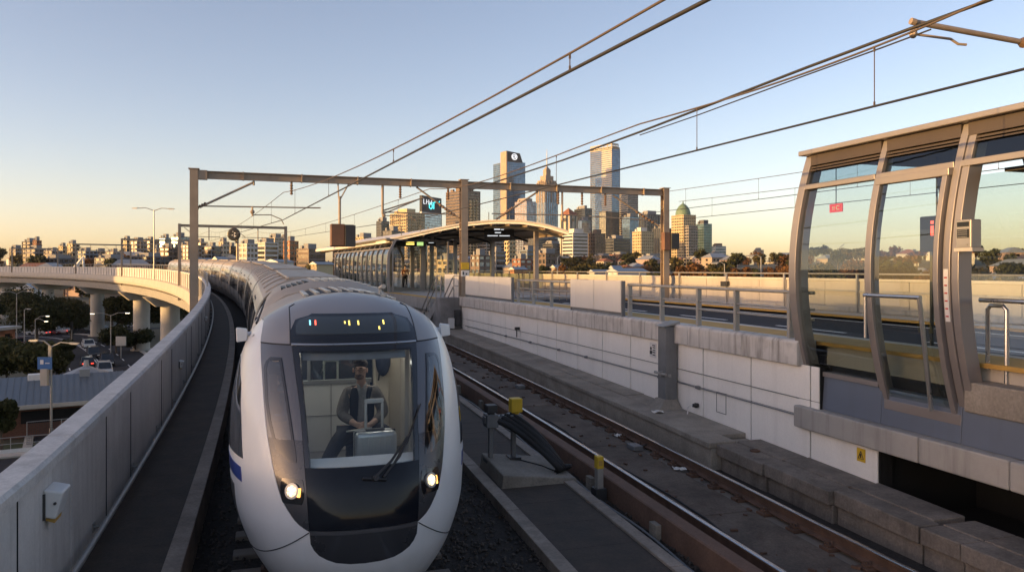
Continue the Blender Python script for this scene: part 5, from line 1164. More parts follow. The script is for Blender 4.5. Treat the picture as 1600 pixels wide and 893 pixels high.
    mb = MB(X); mb.box(ms[0]+.02,L1,.12,depth-.12,5.20,5.27); obj('roof', mb, M['soffit'], t)
    mb = MB(X); mb.box(ms[0]+.05,L1,.3,depth+.05,RZ+.12-.5-zoff,RZ+(.11 if near else .16)-zoff); obj('floor', mb, M['asphalt'] if near else M['concrete'], t)
    return t, X
def thing_part(name, parent, X):
    o = bpy.data.objects.new(name, None); COL.objects.link(o); o.parent = parent; o.empty_display_size = .1; return o
BO = (4.98, 12.94)
t, XS = shelter('glass_shelter', 'bulging glass shelter with bronze frames and slate panels at the right', 'shelter', BO, R(17.3), [0, 1.70, 3.08, 4.3, 5.6], 2.9, door=1, opening=(2,3))
# tall posts of the opening, ceiling
mb = MB(XS); 
vs = []; zs = np.linspace(1.5,5.3,14)
for z in zs: b = mb_at(z); vs += [(3.08+.06,b+.02,z),(3.08+.17,b+.02,z),(3.08+.17,b+.24,z),(3.08+.06,b+.24,z)]
mb.add(vs, [(4*i+j,4*i+(j+1)%4,4*i+4+(j+1)%4,4*i+4+j) for i in range(13) for j in range(4)]+[(3,2,1,0),(52,53,54,55)]); obj('opening_post', mb, M['alu'], t, bevel=.008)
mb = MB(XS); mb.box(3.27,5.6,.45,2.7,4.66,4.71); obj('opening_header', mb, M['soffit'], t)
# concrete ledge under the shelter
t = thing('concrete_ledge', 'rough concrete ledge beam carrying the glass shelter over a dark opening', 'ledge', XS @ Vector((2,.2,.75)))
for a,b in ((-.06,2.55),(2.56,3.9),(3.91,6.0)):
    mb = MB(XS); mb.box(a,b,-.24,.5,.76,1.12); obj('ledge_block', mb, M['concrete'], t, bevel=.025)
# railings and devices of the near shelter
t = thing('shelter_handrail', 'brushed steel handrail frame standing in front of the glazed shelter door', 'handrail', XS @ Vector((2.2,-.25,1.5)))
mb = MB(XS); b = -.36; mb.tube([(1.7,b,3.02),(2.72,b,3.02)],.03,10); mb.tube([(2.70,b,3.02),(2.70,b+.2,1.5)],.03,10); mb.tube([(1.72,b,3.02),(1.72,b,2.4)],.02,8); obj('rail', mb, M['stainless'], t, smooth='auto')
t = thing('shelter_handrail', 'brushed steel double handrail in the shelter opening at the right edge', 'handrail', XS @ Vector((4,.2,1.9)))
mb = MB(XS); mb.tube([(3.2,.12,3.0),(5.6,.12,3.0)],.03,10); mb.tube([(3.2,.25,2.1),(3.2,.25,2.88),(3.24,.25,2.93),(3.42,.25,2.93),(3.47,.25,2.88),(3.47,.25,1.9)],.028,10); mb.tube([(5.3,.12,3.),(5.3,.12,1.9)],.028,8); obj('rail', mb, M['stainless'], t, smooth='auto')
t = thing('ticket_validator', 'grey wall device with a dark screen and small print on the shelter post', 'card reader', XS @ Vector((3.2,-.22,3.7)))
mb = MB(XS); mb.box(3.24,3.47,-.33,-.16,3.66,4.02); c = obj('case', mb, M['galv'], t, bevel=.015)
mb = MB(XS); mb.box(3.27,3.44,-.338,-.328,3.93,3.99); mb.box(3.27,3.44,-.338,-.328,3.79,3.90); obj('screen', mb, M['tr_lower'], t)
mb = MB(XS)
for z in (3.88,3.855,3.83,3.80): mb.box(3.28,3.42,-.341,-.337,z,z+.006)
mb.box(3.29,3.42,-.341,-.329,3.7,3.712); obj('lettering', mb, M['galv'], t)
mb = MB(XS); mb.box(3.22,3.49,-.335,-.15,3.62,3.665); obj('case_foot', mb, M['creampath'], t)
t = thing('post_label', 'tall narrow white label with red print on the shelter door post', 'sign', XS @ Vector((2.95,-.25,2.8)))
def strip_on(a0,a1,z0,z1,off,mat,nm):
    mb = MB(XS); vs = []
    zs = np.linspace(z0,z1,6)
    for z in zs: b = mb_at(z)+off; vs += [(a0,b-.006,z),(a1,b-.006,z),(a1,b,z),(a0,b,z)]
    mb.add(vs,[(4*i+j,4*i+(j+1)%4,4*i+4+(j+1)%4,4*i+4+j) for i in range(5) for j in range(4)]+[(3,2,1,0),(20,21,22,23)]); return obj(nm, mb, mat, t)
M['redprint'] = mk('red print', (.5,.03,.03), .6, var=.1)
strip_on(3.05,3.12,2.72,3.4,-.002,M['white'],'plate')
for k in range(6): strip_on(3.065,3.105,2.78+k*.1,2.78+k*.1+.018,-.009,M['redprint'],'lettering')
t = thing('information_screen', 'black hanging information screen with a red letter i inside the shelter', 'screen', XS @ Vector((1.9,1.7,3.3)))
mb = MB(XS); mb.box(.76,1.36,1.6,1.72,3.68,4.26); obj('case', mb, M['black'], t, bevel=.015)
mb = MB(XS); mb.box(.78,1.34,1.59,1.602,3.70,4.24); obj('screen', mb, M['tr_lower'], t)
mb = MB(XS); mb.box(1.00,1.055,1.583,1.592,3.94,4.10); mb.box(1.00,1.055,1.583,1.592,4.13,4.18); mb.box(1.11,1.17,1.583,1.592,3.98,4.10); obj('symbol', mb, M['led_r'], t)
mb = MB(XS)
for k in range(3): mb.box(1.06,1.28,1.583,1.592,3.78+k*.045,3.792+k*.045)
obj('lettering', mb, M['greysteel'], t)
mb = MB(XS); mb.tube([(1.05,1.66,4.26),(1.05,1.66,5.2)],.015,6); mb.tube([(.95,1.66,3.68),(.95,1.66,1.93)],.03,8); obj('hanger', mb, M['darksteel'], t)
t = thing('exit_sign', 'small red sign with white characters hanging behind the left shelter pane', 'sign', XS @ Vector((.35,1.2,4.0)))
mb = MB(XS); mb.box(.17,.47,.30,.325,4.34,4.48); obj('plate', mb, mk('red sign panel', (.5,.04,.05), .4, emit=(1,.1,.12), es=.25), t, bevel=.005)
mb = MB(XS); mb.tube([(.38+.04*math.cos(q),.296,4.41+.035*math.sin(q)) for q in np.linspace(.6,5.6,10)],.008,5); mb.tube([(.26,.296,4.38),(.26,.296,4.44),(.29,.296,4.43),(.29,.296,4.38)],.007,5); obj('lettering', mb, M['white'], t)
mb = MB(XS); mb.tube([(.32,.31,4.48),(.32,.31,5.2)],.008,5); obj('hanger', mb, M['darksteel'], t)

# far platform and its shelter
mb = MB(); sweep(mb, rect(7.45,16.6,RZ-.45,RZ+.13), 37.5, 92, 2.); sweep(mb, rect(7.7,16.6,-.3,RZ-.45), 38.5, 92, 3.); o = obj('platform', mb, M['concrete']); tag(o, kind='structure')
strip('platform_tactile_strip', 7.5, 8.1, RZ+.14, M['amber'], 37.6, 92)
OF = T(65.5, 7.55, 0); ms = list(np.arange(0, 18.6, 1.52))
a_f = math.atan2(T(47,7.55).x-OF.x, -(T(47,7.55).y-OF.y))
t, XF = shelter('glass_shelter', 'long curved glass platform shelter behind the train roof, seen small', 'shelter', (OF.x,OF.y), a_f, ms, 4.2, near=False, zoff=-.05)
L1 = ms[-1]
for b in (.3,3.9): mb = MB(XF); mb.box(L1-.04,L1+.04,b-.04,b+.04,1.9,5.2); obj('end_post', mb, M['alu'], t)
# arched canopy
t = thing('station_canopy', 'arched pale canopy roof with dark soffit over the far platform', 'canopy', T(46,12,RZ))
def ctop(off): 
    u = (off-7.6)/(17.2-7.6); return float(np.interp(u,[0,.15,.3,.45,.6,.75,.88,1.0],[5.28,5.62,5.98,6.28,6.42,6.38,6.13,5.68]))
def cs0(off): return float(np.interp(off,[7.6,17.2],[48.5,42.]))
mb = MB(); OFS = np.linspace(7.6,17.2,22); SS = np.linspace(0,1,10); rows_t = []; rows_b = []
for u in SS:
    rows_t.append([T(cs0(q)+u*26, q, ctop(q)+.0) for q in OFS]); rows_b.append([T(cs0(q)+u*26, q, ctop(q)-.24) for q in OFS])
mb.grid(rows_t); nt_, nc_ = len(SS), len(OFS); B0 = len(mb.v); mb.mi = 1; mb.grid(rows_b); mb.mi = 0
fs = []
for j in range(nc_-1):
    for i in (0, nt_-1): fs.append((i*nc_+j, i*nc_+j+1, B0+i*nc_+j+1, B0+i*nc_+j))
for i in range(nt_-1):
    for j in (0, nc_-1): fs.append((i*nc_+j,(i+1)*nc_+j,B0+(i+1)*nc_+j,B0+i*nc_+j))
mb.f += fs; mb.m += [0]*len(fs)
obj('roof', mb, [M['whitepanel'], M['bronze']], t)
mb = MB()
for q in np.linspace(7.9,17.0,11):
    mb.tube([T(cs0(q)+.1,q,ctop(q)-.3),T(cs0(q)+25,q,ctop(q)-.3)],.06,4)
obj('rafter', mb, M['bronze'], t)
mb = MB()
for ds in (.6,6,12,18,24): mb.tube([T(cs0(q)+ds,q,ctop(q)-.42) for q in OFS],.08,5)
obj('rib', mb, M['darksteel'], t)
mb = MB()
mb.tube([T(cs0(q)-.02,q,ctop(q)-.06) for q in OFS],.075,6); obj('fascia', mb, M['creampath'], t)
for s,off in ((44.5,16.2),(51,10.7),(52,16.2),(56,11.4),(60,16.2),(63,11.6),(68,16.2),(55,12.6),(64,12.6)):
    mb = MB(frame(s,off,0)); zt = ctop(off)-.35; mb.box(-.13,.13,-.13,.13,RZ,zt); mb.box(-.2,.2,-.2,.2,RZ+.1,RZ+.2); obj('column', mb, M['alu'], t)
def board(lab, p, w, h, rows, green=False):
    t = thing('departure_board', lab, 'departure board', p, 'hanging departure boards under the canopy'); X = Matrix.Translation(p) @ Matrix.Rotation(R(8),4,'Z')
    mb = MB(X); mb.box(-w/2,w/2,-.09,.09,-h/2,h/2); obj('case', mb, M['black'], t, bevel=.02)
    mb = MB(X)
    for x0,x1,z,hh in rows: mb.box(x0*w/2,x1*w/2,-.1,-.088,z*h/2-hh*h/2,z*h/2+hh*h/2)
    obj('lettering', mb, M['led_w'] if not green else M['led_y'], t)
    if green: mb = MB(X); mb.box(.45*w/2,.92*w/2,-.1,-.088,-.7*h/2,.7*h/2); obj('green_field', mb, M['led_g'], t)
    mb = MB(X)
    for q in (-.35,.35): mb.tube([(q*w,0,h/2),(q*w,0,h/2+.9)],.025,6)
    obj('hanger', mb, M['darksteel'], t)
board('wide dark departure board with pale rows under the arched canopy', px(780,362.5,50), 1.95, .78, [(-.35,.05,.45,.1),(.1,.3,.42,.06),(-.3,.1,-.1,.08),(-.8,-.1,-.62,.07),(0,.7,-.62,.07)])
board('departure board with yellow rows and a green field by the far shelter end', px(642,380,50), 1.75, .42, [(-.85,-.72,.2,.2),(-.35,.25,.35,.16),(-.35,.25,-.3,.16)], True)
board('small black departure board beside the green one under the canopy edge', px(674,379.5,51), .62, .36, [(-.6,.5,.1,.12)])
# stairs at the wall end
t = thing('platform_stairs', 'concrete stair flight with railings down from the platform end', 'stairs', T(35,7,0))
mb = MB(); n = 10
for i in range(n): sweep(mb, rect(6.85,7.66,-.2,RZ+.2-.18*i), 33.7+i*.3, 34.0+i*.3, .3)
obj('flight', mb, M['concrete'], t)
mb = MB(); sweep(mb, rect(6.72,6.84,-.3,RZ+.1), 33.6, 34.2, .3); sweep(mb, rect(6.72,7.69,-.3,RZ+.34), 32.9,33.68,.4)
obj('end_pier', mb, M['darkstain'], t, bevel=.02)
mb = MB()
pts = [(6.78+.0, 33.7+i*.3, RZ+.2-.18*i) for i in range(n)]
mb.hexa([T(33.8,6.72,RZ-.25),T(33.8,6.84,RZ-.25),T(36.8,6.84,-.1),T(36.8,6.72,-.1),T(33.8,6.72,RZ+.2),T(33.8,6.84,RZ+.2),T(36.8,6.84,.4),T(36.8,6.72,.4)]); obj('stringer', mb, M['concrete'], t)
mb = MB()
for off in (6.78,7.6):
    for h in (.55,1.0): mb.tube([T(33.0,off,RZ+.3+h),T(33.8,off,RZ+.3+h),T(36.8,off,.25+h)],.028,6)
    for s,z in ((33.0,RZ+.2),(33.8,RZ+.2),(35.3,RZ-.75),(36.8,.2)): mb.tube([T(s,off,z),T(s,off,z+1.1)],.03,6)
obj('stair_rail', mb, M['galv'], t)
t = thing('screen_panel', 'single white screen panel behind the stair railing at the platform end', 'screen panel', T(35,9,RZ), 'white screen panels along the wall top'); mb = MB(); sweep(mb, rect(7.95,8.0,RZ+.2,RZ+1.35), 33.4, 36.6, 1.); obj('panel', mb, M['whitepanel'], t)
t = thing('downpipe_hopper', 'white rainwater hopper on the black stained pier by the stairs', 'rainwater hopper', T(32.8,7.1,1)); mb = MB(frame(32.8,7.2,1.1)); mb.box(-.12,.12,-.12,.12,-.3,.15); obj('box', mb, M['white'], t, bevel=.02); mb = MB(frame(32.8,7.2,1.1)); mb.tube([(0,0,-.3),(0,0,-1.1)],.05,8); mb.box(.15,.4,-.1,.1,-.2,.5); obj('pipe', mb, M['darksteel'], t)
# right-hand parapet of the viaduct beyond the platform
t = thing('parapet_wall', 'pale far parapet wall on the right of the train, beyond the long glass shelter', 'parapet', T(90,8,1))
mb = MB(); s = 66.
while s < 170: sweep(mb, rect(7.75,7.95,-1.,1.5), s, s+2.95, 1.5, zr); s += 3.
obj('wall_panel', mb, M['whitepanel'], t)
# barrier fence on the far footpath
t = thing('walkway_fence', 'low steel fence across the busway edge under the canopy', 'fence', T(40,14,RZ))
mb = MB()
for k in range(12): p = T(37.2-.35*k*.3, 11.5+k*.36, 0); mb.tube([(p.x,p.y,RZ),(p.x,p.y,RZ+1.05)],.022,5)
a = T(37.2,11.5,RZ+1.05); b = T(37.2-.35*11*.3,11.5+11*.36,RZ+1.05); mb.tube([a,b],.03,6); mb.tube([a-Vector((0,0,.45)),b-Vector((0,0,.45))],.022,6); obj('fence_bar', mb, M['bronze'], t)
# ------------------------------------------------------------------ terrain
def sstep(a, b, x): t = min(1., max(0., (x-a)/(b-a))); return t*t*(3-2*t)
def terrain(x, y):
    r = math.hypot(x, y); az = math.degrees(math.atan2(x, y))
    top = 4 + 5*sstep(8, 25, az) + 3*sstep(-12, -30, az)
    h = STREET + (top-STREET)*sstep(210, 720 if az > 0 else 850, r)
    h += 3.*math.sin(x*.011+1.3)*math.sin(y*.009)*sstep(300, 800, r)
    h += (26+16*math.sin(az*.31)+9*math.sin(az*.9+2))*sstep(2600, 4600, r)
    return h
rows = []
rr_ = [0,30,60,100,140,180,220,260,300,350,400,460,520,600,680,760,850,950,1100,1300,1600,2000,2600,3200,3900,4600,5200]
for r_ in rr_: rows.append([Vector((r_*math.sin(a), r_*math.cos(a), terrain(r_*math.sin(a), r_*math.cos(a))-.02)) for a in np.linspace(0, 2*math.pi, 145)])
mb = MB(); mb.grid(rows)
M['ground'] = mk('dry park ground', (.085,.08,.05), .95, var=.35, scale=.06, bump=.3, bscale=1.5, blotch=.6, bcol=(.045,.05,.022), blscale=.03)
o = obj('ground', mb, M['ground'], smooth=True); tag(o, kind='structure')
def gp(x, y, z=STREET): D = (CAMZ-z)*1200/(y-420); return Vector(((x-800)/1200*D, D, z))
def sheet(name, pts, z, mat):
    mb = MB(); mb.add([(p[0],p[1],z) for p in pts], [tuple(range(len(pts)))]); o = obj(name, mb, mat); tag(o, kind='structure'); return o
def ribbon(name, line, half, z, mat, z2=None):
    mb = MB(); n = len(line); vs = []
    for i,p in enumerate(line):
        t = (Vector(line[min(i+1,n-1)])-Vector(line[max(i-1,0)])); t.z = 0; t.normalize(); q = Vector((t.y,-t.x,0))
        a, b = (half if isinstance(half,(tuple,list)) else (-half,half))
        vs += [Vector((p[0],p[1],z))+q*a, Vector((p[0],p[1],z))+q*b]
    mb.add(vs,[(2*i,2*i+1,2*i+3,2*i+2) for i in range(n-1)])
    if z2 is not None:
        k = len(mb.v); mb.add([(v[0],v[1],z2) for v in vs],[]); mb.f += [(2*i,k+2*i,k+2*i+2,2*i+2) for i in range(n-1)]+[(2*i+1,2*i+3,k+2*i+3,k+2*i+1) for i in range(n-1)]; mb.m += [0]*(2*n-2)
    o = obj(name, mb, mat); tag(o, kind='structure'); return o
def smooth_line(pts, n=40):
    out = []; P = [Vector(pts[0])]+[Vector(p) for p in pts]+[Vector(pts[-1])]
    for i in range(1, len(P)-2):
        for k in range(n//(len(P)-3)):
            t = k/(n//(len(P)-3)); a,b,c,d = P[i-1:i+3]
            out.append(.5*((2*b)+(c-a)*t+(2*a-5*b+4*c-d)*t*t+(3*b-a-3*c+d)*t**3))
    out.append(P[-2]); return out
# streets below the viaduct on the left
main = smooth_line([gp(250,760), gp(196,640), gp(165,588), gp(146,560), gp(127,543), gp(103,532), gp(60,526), gp(-60,522)], 60)
ribbon('street_road', main, 8.2, STREET+.02, M['asphalt'])
cross = smooth_line([gp(-40,519), gp(60,518), gp(120,519), gp(190,514), gp(290,507)], 30)
ribbon('cross_road', cross, 7., STREET+.012, M['asphalt'])
def shifted(line, d):
    out = []; n = len(line)
    for i,p in enumerate(line):
        t = Vector(line[min(i+1,n-1)])-Vector(line[max(i-1,0)]); t.z = 0; t.normalize(); out.append(Vector(p)+Vector((t.y,-t.x,0))*d)
    return out
ribbon('kerb_strip', shifted(main, 8.6), .35, STREET+.14, M['creampath'], STREET)
ribbon('kerb_strip', shifted(main, -8.6), .35, STREET+.14, M['creampath'], STREET)
mb = MB()
for d in (-4.1,0.,.35,4.1):
    L = shifted(main, d); acc = 0
    for i in range(len(L)-1):
        a,b = L[i],L[i+1]; acc += (b-a).length
        if d in (0.,.35) or int(acc/3.2) % 3 == 0:
            t = (b-a).normalized(); q = Vector((t.y,-t.x,0))*.09; mb.add([(p.x,p.y,STREET+.03) for p in (a-q,a+q,b+q,b-q)],[(0,1,2,3)])
o = obj('street_marking', mb, M['roadpaint'], fix=False); tag(o, kind='structure')
# near road, verge and footpath at the lower left
near = smooth_line([gp(-60,745), gp(30,735), gp(150,724), gp(330,700)], 12)
ribbon('near_road', near, 4.6, STREET+.03, M['asphalt'])
ribbon('near_footpath', shifted(near, -6.4), 1.3, STREET+.13, M['creampath'], STREET)
M['verge'] = mk('short verge grass', (.045,.06,.022), .95, var=.35, scale=2., bump=.5, bscale=6)
ribbon('verge', shifted(near, -9.4), 1.6, STREET+.06, M['verge'])
mb = MB(); L = shifted(near, 1.2)
for a,b in zip(L[:-1:2],L[1::2]): t = (b-a).normalized(); q = Vector((t.y,-t.x,0))*.08; mb.add([(p.x,p.y,STREET+.04) for p in (a-q,a+q,b+q,b-q)],[(0,1,2,3)])
o = obj('street_marking', mb, M['roadpaint'], fix=False); tag(o, kind='structure')
t = thing('street_fence', 'pale tubular fence along the near footpath at the lower left', 'fence', shifted(near,-7.9)[4]); L = shifted(near,-7.9)
mb = MB()
for h in (1.15,.6): mb.tube([p+Vector((0,0,h)) for p in L],.035,6)
for p in L: mb.tube([p,p+Vector((0,0,1.15))],.035,6)
obj('fence_rail', mb, M['galv'], t)
t = thing('crash_barrier', 'white roadside crash barrier beside the near road at the left edge', 'barrier', shifted(near,-4.8)[4]); L = shifted(near,-4.8)
mb = MB()
for a,b in zip(L[:-1],L[1:]): mb.beam(a+Vector((0,0,.62)),b+Vector((0,0,.62)),.06,.3)
for p in L[::2]: mb.box(p.x-.06,p.x+.06,p.y,p.y+.12,STREET,STREET+.7)
obj('barrier_beam', mb, M['white'], t)
# ------------------------------------------------------------------ piers, deck girders
def sig(pxx, off):
    best = None
    for s in np.arange(5, 330, .5):
        p = T(s, off)
        if p.y < 2: continue
        e = abs(800+1200*p.x/p.y-pxx)
        if best is None or e < best[0]: best = (e, s)
    return best[1]
t = thing('viaduct_girder', 'deep grey concrete girders under the curving viaduct deck', 'girder', T(150,2,-3))
mb = MB(); sweep(mb, [(-2.2,-2.9),(7.2,-2.9),(7.6,-1.55),(-2.75,-1.55)], 30, 330, 3., zr); obj('girder', mb, M['concrete'], t)
mb = MB(); sweep(mb, [(-3.3,-1.2),(-2.6,-1.6),(-2.6,-.8),(-3.3,-.86)], 30, 330, 3., zr); obj('deck_edge', mb, M['concrete_clean'], t)
M['pier'] = mk('pale pier concrete', (.42,.39,.34), .8, var=.12, scale=.4, bump=.15, bscale=6, streak=.3, scol=(.2,.18,.15), sscale=.8)  # pale base tone with faint vertical streaks
for pxx, lab in ((221,'thick round concrete viaduct pier nearest the parapet wall'),(152,'middle round viaduct pier standing by the parked cars'),(75,'distant viaduct pier above the big dark tree'),(8,'farthest viaduct pier at the left picture edge'),(266,'viaduct pier head close behind the end of the parapet')):
    s = sig(pxx, .8); z = zr(s); t = thing('viaduct_pier', lab, 'pier', T(s,2,STREET), 'round piers of the viaduct')
    p = T(s, .8); rr = 1.45
    mb = MB(); mb.lathe((p.x,p.y,0),[(rr+.5,STREET-.3),(rr+.5,STREET+.25),(rr,STREET+.3),(rr,-4.4+z)],28); obj('column', mb, M['pier'], t, smooth='auto')
    mb = MB(frame(s,.8,z)); mb.hexa([(-2.2,-1.1,-4.5),(4.2,-1.1,-4.5),(4.2,1.1,-4.5),(-2.2,1.1,-4.5),(-4.0,-1.1,-2.93),(6.2,-1.1,-2.93),(6.2,1.1,-2.93),(-4.0,1.1,-2.93)]); obj('crosshead', mb, M['pier'], t, bevel=.05)
# ------------------------------------------------------------------ buildings
FAC = {'cream':(.58,.5,.38),'gold':(.62,.50,.30),'white':(.68,.65,.6),'tan':(.42,.33,.25),'brick':(.30,.13,.075),'orange':(.45,.19,.08),'brown':(.19,.14,.11),'grey':(.27,.27,.275),'dgrey':(.11,.115,.125),'black':(.05,.052,.058),'stone':(.37,.33,.29),'bluegrey':(.2,.25,.3),'pink':(.42,.3,.27)}
for k,c in FAC.items(): c = tuple(v*.82 for v in c); M['f_'+k] = mk('facade '+k, c, .75, var=.1, scale=.12, cells=.06, cell=6., streak=.15, scol=tuple(v*.6 for v in c), sscale=.3)
GLS = {'blue':(.10,.18,.28),'dark':(.035,.042,.055),'teal':(.07,.14,.15),'pale':(.22,.29,.37),'bronze':(.09,.07,.055),'sun':(.4,.36,.26)}
for k,c in GLS.items(): M['g_'+k] = mk('glazing '+k, c, .1, metal=.55, var=.12, scale=.05, cells=.35, cell=3.3, spec=.9, rvar=.06)
M['rooftile'] = mk('terracotta roof tile', (.24,.1,.06), .85, var=.2, scale=.8); M['roofmetal'] = mk('grey metal roof', (.3,.32,.34), .5, metal=.3, var=.12, scale=.4); M['copper'] = mk('green copper dome', (.13,.2,.13), .6, var=.15, scale=.3)
M['signwhite'] = mk('white lit sign', (.8,.8,.8), .4, emit=(.95,.97,1), es=.35); M['signcyan'] = mk('cyan lit sign', (.05,.5,.5), .4, emit=(.1,.85,.9), es=.7)
M['crane'] = mk('crane paint', (.5,.42,.3), .6)
def bframe(x0, x1, D, alpha):
    xc = (x0+x1)/2; dirv = Vector(((xc-800)/1200, 1, 0)).normalized(); a = R(alpha)
    n_l = Matrix.Rotation(-a,3,'Z') @ (-dirv)      # left face normal, turned to the left of the viewer
    n_r = Matrix.Rotation(math.pi/2-a,3,'Z') @ (-dirv)
    return n_l, n_r
def bld(x0, x1, yt, D, style, fac, glz, label, f=.4, alpha=52, fh=3.5, sp=.32, bay=3.6, pier=.5, group=None, base=None, roof=None, name='city_building', cat='building', plant=True, balc=None, deep=None, pl=None):
    W = (x1-x0)/1200*D; n_l, n_r = bframe(x0, x1, D, alpha)
    wl = W*f/math.cos(R(alpha)); wr = W*(1-f)/math.sin(R(alpha))
    xcorner = x0+(x1-x0)*f; c = Vector(((xcorner-800)/1200*D, D, 0)); e1 = -n_l; e2 = -n_r
    z1 = CAMZ+(420-yt)/1200*D; z0 = (terrain(c.x,c.y)-4) if base is None else base
    H = z1-z0; X = Matrix(((e1.x,e2.x,0,c.x),(e1.y,e2.y,0,c.y),(0,0,1,z0),(0,0,0,1)))
    t = thing(name, label, cat, (c.x,c.y,z0), group)
    g = .3 if style != 'glass' else .08
    mb = MB(X); mb.box(g,wr-g,g,wl-g,0,H-.2); obj('glazing', mb, M['g_'+glz], t)
    mb = MB(X); n = max(2,int(round(H/fh))); fh = H/n
    if style in ('band','balc','grid'):
        for k in range(n): mb.box(0,wr,0,wl,k*fh,k*fh+sp*fh)
    elif style == 'glass':
        for k in range(n): mb.box(.0,wr,.0,wl,k*fh,k*fh+.16*fh)
    mb.box(-.05,wr+.05,-.05,wl+.05,H-.25*fh,H)
    if style in ('grid','pier','balc'):
        nb = max(2,int(round(wr/bay)))
        for i in range(nb+1): a = wr*i/nb; mb.box(max(0,a-pier*.5)-.04,min(wr,a+pier*.5)+.04,-.05,g+.1,0,H)
        nb = max(2,int(round(wl/bay)))
        for i in range(nb+1): a = wl*i/nb; mb.box(-.05,g+.1,max(0,a-pier*.5)-.04,min(wl,a+pier*.5)+.04,0,H)
    elif style == 'glass':
        nb = max(2,int(round(wr/bay)))
        for i in range(nb+1): a = wr*i/nb; mb.box(a-.09,a+.09,-.06,g+.05,0,H)
        nb = max(2,int(round(wl/bay)))
        for i in range(nb+1): a = wl*i/nb; mb.box(-.06,g+.05,a-.09,a+.09,0,H)
    elif style == 'band':
        for a in (0.,wr): mb.box(a-.5 if a else -.04,a+.04 if a else .5,-.04,.5,0,H)
        mb.box(-.04,.5,wl-.5,wl+.04,0,H)
    obj('facade', mb, M['f_'+fac], t)
    if style == 'balc' or balc:
        mb = MB(X); nb = max(2,int(round(wl/(bay*1.6))))
        for k in range(1,n):
            for i in range(nb):
                if (i) % 2 == 0: a = wl*i/nb; mb.box(-1.3,-.06,a+.3,a+wl/nb-.3,k*fh-.1,k*fh+1.0)
            nb2 = max(2,int(round(wr/(bay*1.6))))
            for i in range(nb2):
                if i % 2 == 1: a = wr*i/nb2; mb.box(a+.3,a+wr/nb2-.3,-1.3,-.06,k*fh-.1,k*fh+1.0)
        if mb.v: obj('balcony', mb, M['f_'+(balc or fac)], t)
    if plant:
        r = random.Random(int(x0*7+yt)); mb = MB(X); ph = min(4.,H*.08)+1
        mb.box(wr*r.uniform(.15,.3),wr*r.uniform(.55,.85),wl*r.uniform(.15,.3),wl*r.uniform(.6,.85),H-.1,H+ph)
        mb.box(wr*.1,wr*.2,wl*.7,wl*.85,H-.1,H+ph*.6); obj('roof_plant', mb, M['f_'+(pl or 'grey')], t)
    return t, X, wr, wl, H, n
# --- the towers of the skyline
t,X,wr,wl,H,n = bld(770,821,252,1350,'glass','bluegrey','blue','tall blue glass tower whose dark slanted roof sign carries a round white logo',f=.42,alpha=60,bay=4.5,plant=False)
mb = MB(X); mb.box(-.8,1.2,-1,wl*.42,0,H+18); obj('stone_fin', mb, M['f_tan'], t)
mb = MB(X); mb.hexa([(1.3,-.6,H),(wr*.86,-.6,H),(wr*.86,wl*.4,H),(1.3,wl*.4,H),(1.3,1.5,H+19),(wr*.74,1.5,H+16),(wr*.74,wl*.4,H+16),(1.3,wl*.4,H+19)]); sg_ = obj('roof_sign', mb, M['f_black'], t)
mb = MB(X @ Matrix.Translation((wr*.42,.05,H+9.)) @ Matrix.Rotation(-.11,4,'X'))
mb.tube([(5.2*math.cos(q),-.25,5.2*math.sin(q)) for q in np.linspace(0,6.283,22)],.85,6); mb.tube([(2.6*math.cos(q)-.6,-.25,2.6*math.sin(q)) for q in np.linspace(.8,5.4,12)],.7,6); mb.tube([(2.4,-.25,-2.6),(2.6,-.25,2.6)],.7,6); mb.tube([(.0,-.25,0),(2.6,-.25,.4)],.6,6); obj('logo', mb, M['signwhite'], sg_)
t,X,wr,wl,H,n = bld(837,872,288,1300,'pier','stone','blue','tan postmodern tower with stepped crown and a thin white spire',f=.42,alpha=48,bay=4.,pier=1.3,plant=False)
mb = MB(X)
for k,(q,hh) in enumerate(((.07,8),(.2,16),(.33,27))): mb.box(wr*q,wr*(1-q),wl*q,wl*(1-q),H-1,H+hh)
for q in np.linspace(.1,.9,5): mb.box(wr*q-.8,wr*q+.8,-.4,.6,H-30,H+8-abs(q-.5)*10); mb.box(-.4,.6,wl*q-.8,wl*q+.8,H-30,H+8-abs(q-.5)*10)
mb.add([(wr*.34,wl*.34,H+27),(wr*.66,wl*.34,H+27),(wr*.66,wl*.66,H+27),(wr*.34,wl*.66,H+27),(wr*.5,wl*.5,H+34)],[(0,1,4),(1,2,4),(2,3,4),(3,0,4),(3,2,1,0)]); obj('crown', mb, M['f_tan'], t)
mb = MB(X); mb.tube([(wr/2,wl/2,H+30),(wr/2,wl/2,H+44),(wr/2,wl/2,H+62)],[1.1,.8,.3],6); obj('spire', mb, M['f_white'], t)
t,X,wr,wl,H,n = bld(922,969,232,1450,'band','brown','blue','tallest tower, banded glass with a pale pierced crown on top',f=.72,alpha=46,fh=3.9,sp=.3,plant=False)
mb = MB(X)
for k in range(n): mb.box(-.35,.4,-.3,wl*.46,k*H/n,k*H/n+H/n*.62)
obj('pale_reflection_band', mb, M['f_cream'], t)  # cream bands put this face's golden reflection into colour
mb = MB(X)
for z in (0,3.6,7.2,9.2): mb.box(0,wr*.8,0,.8,H+z,H+z+1.4); mb.box(0,.8,0,wl,H+z,H+z+1.4)
for q in np.linspace(0,1,6): mb.box(wr*.8*q-.6,wr*.8*q+.6,0,.8,H,H+10); mb.box(0,.8,wl*q-.8,wl*q+.8,H,H+10)
obj('crown', mb, M['f_cream'], t)
mb = MB(X); mb.box(.9,wr,.9,wl,H,H+4); mb.box(wr*.75,wr*.95,wl*.2,wl*.8,H+4,H+8); obj('roof_plant', mb, M['f_dgrey'], t)
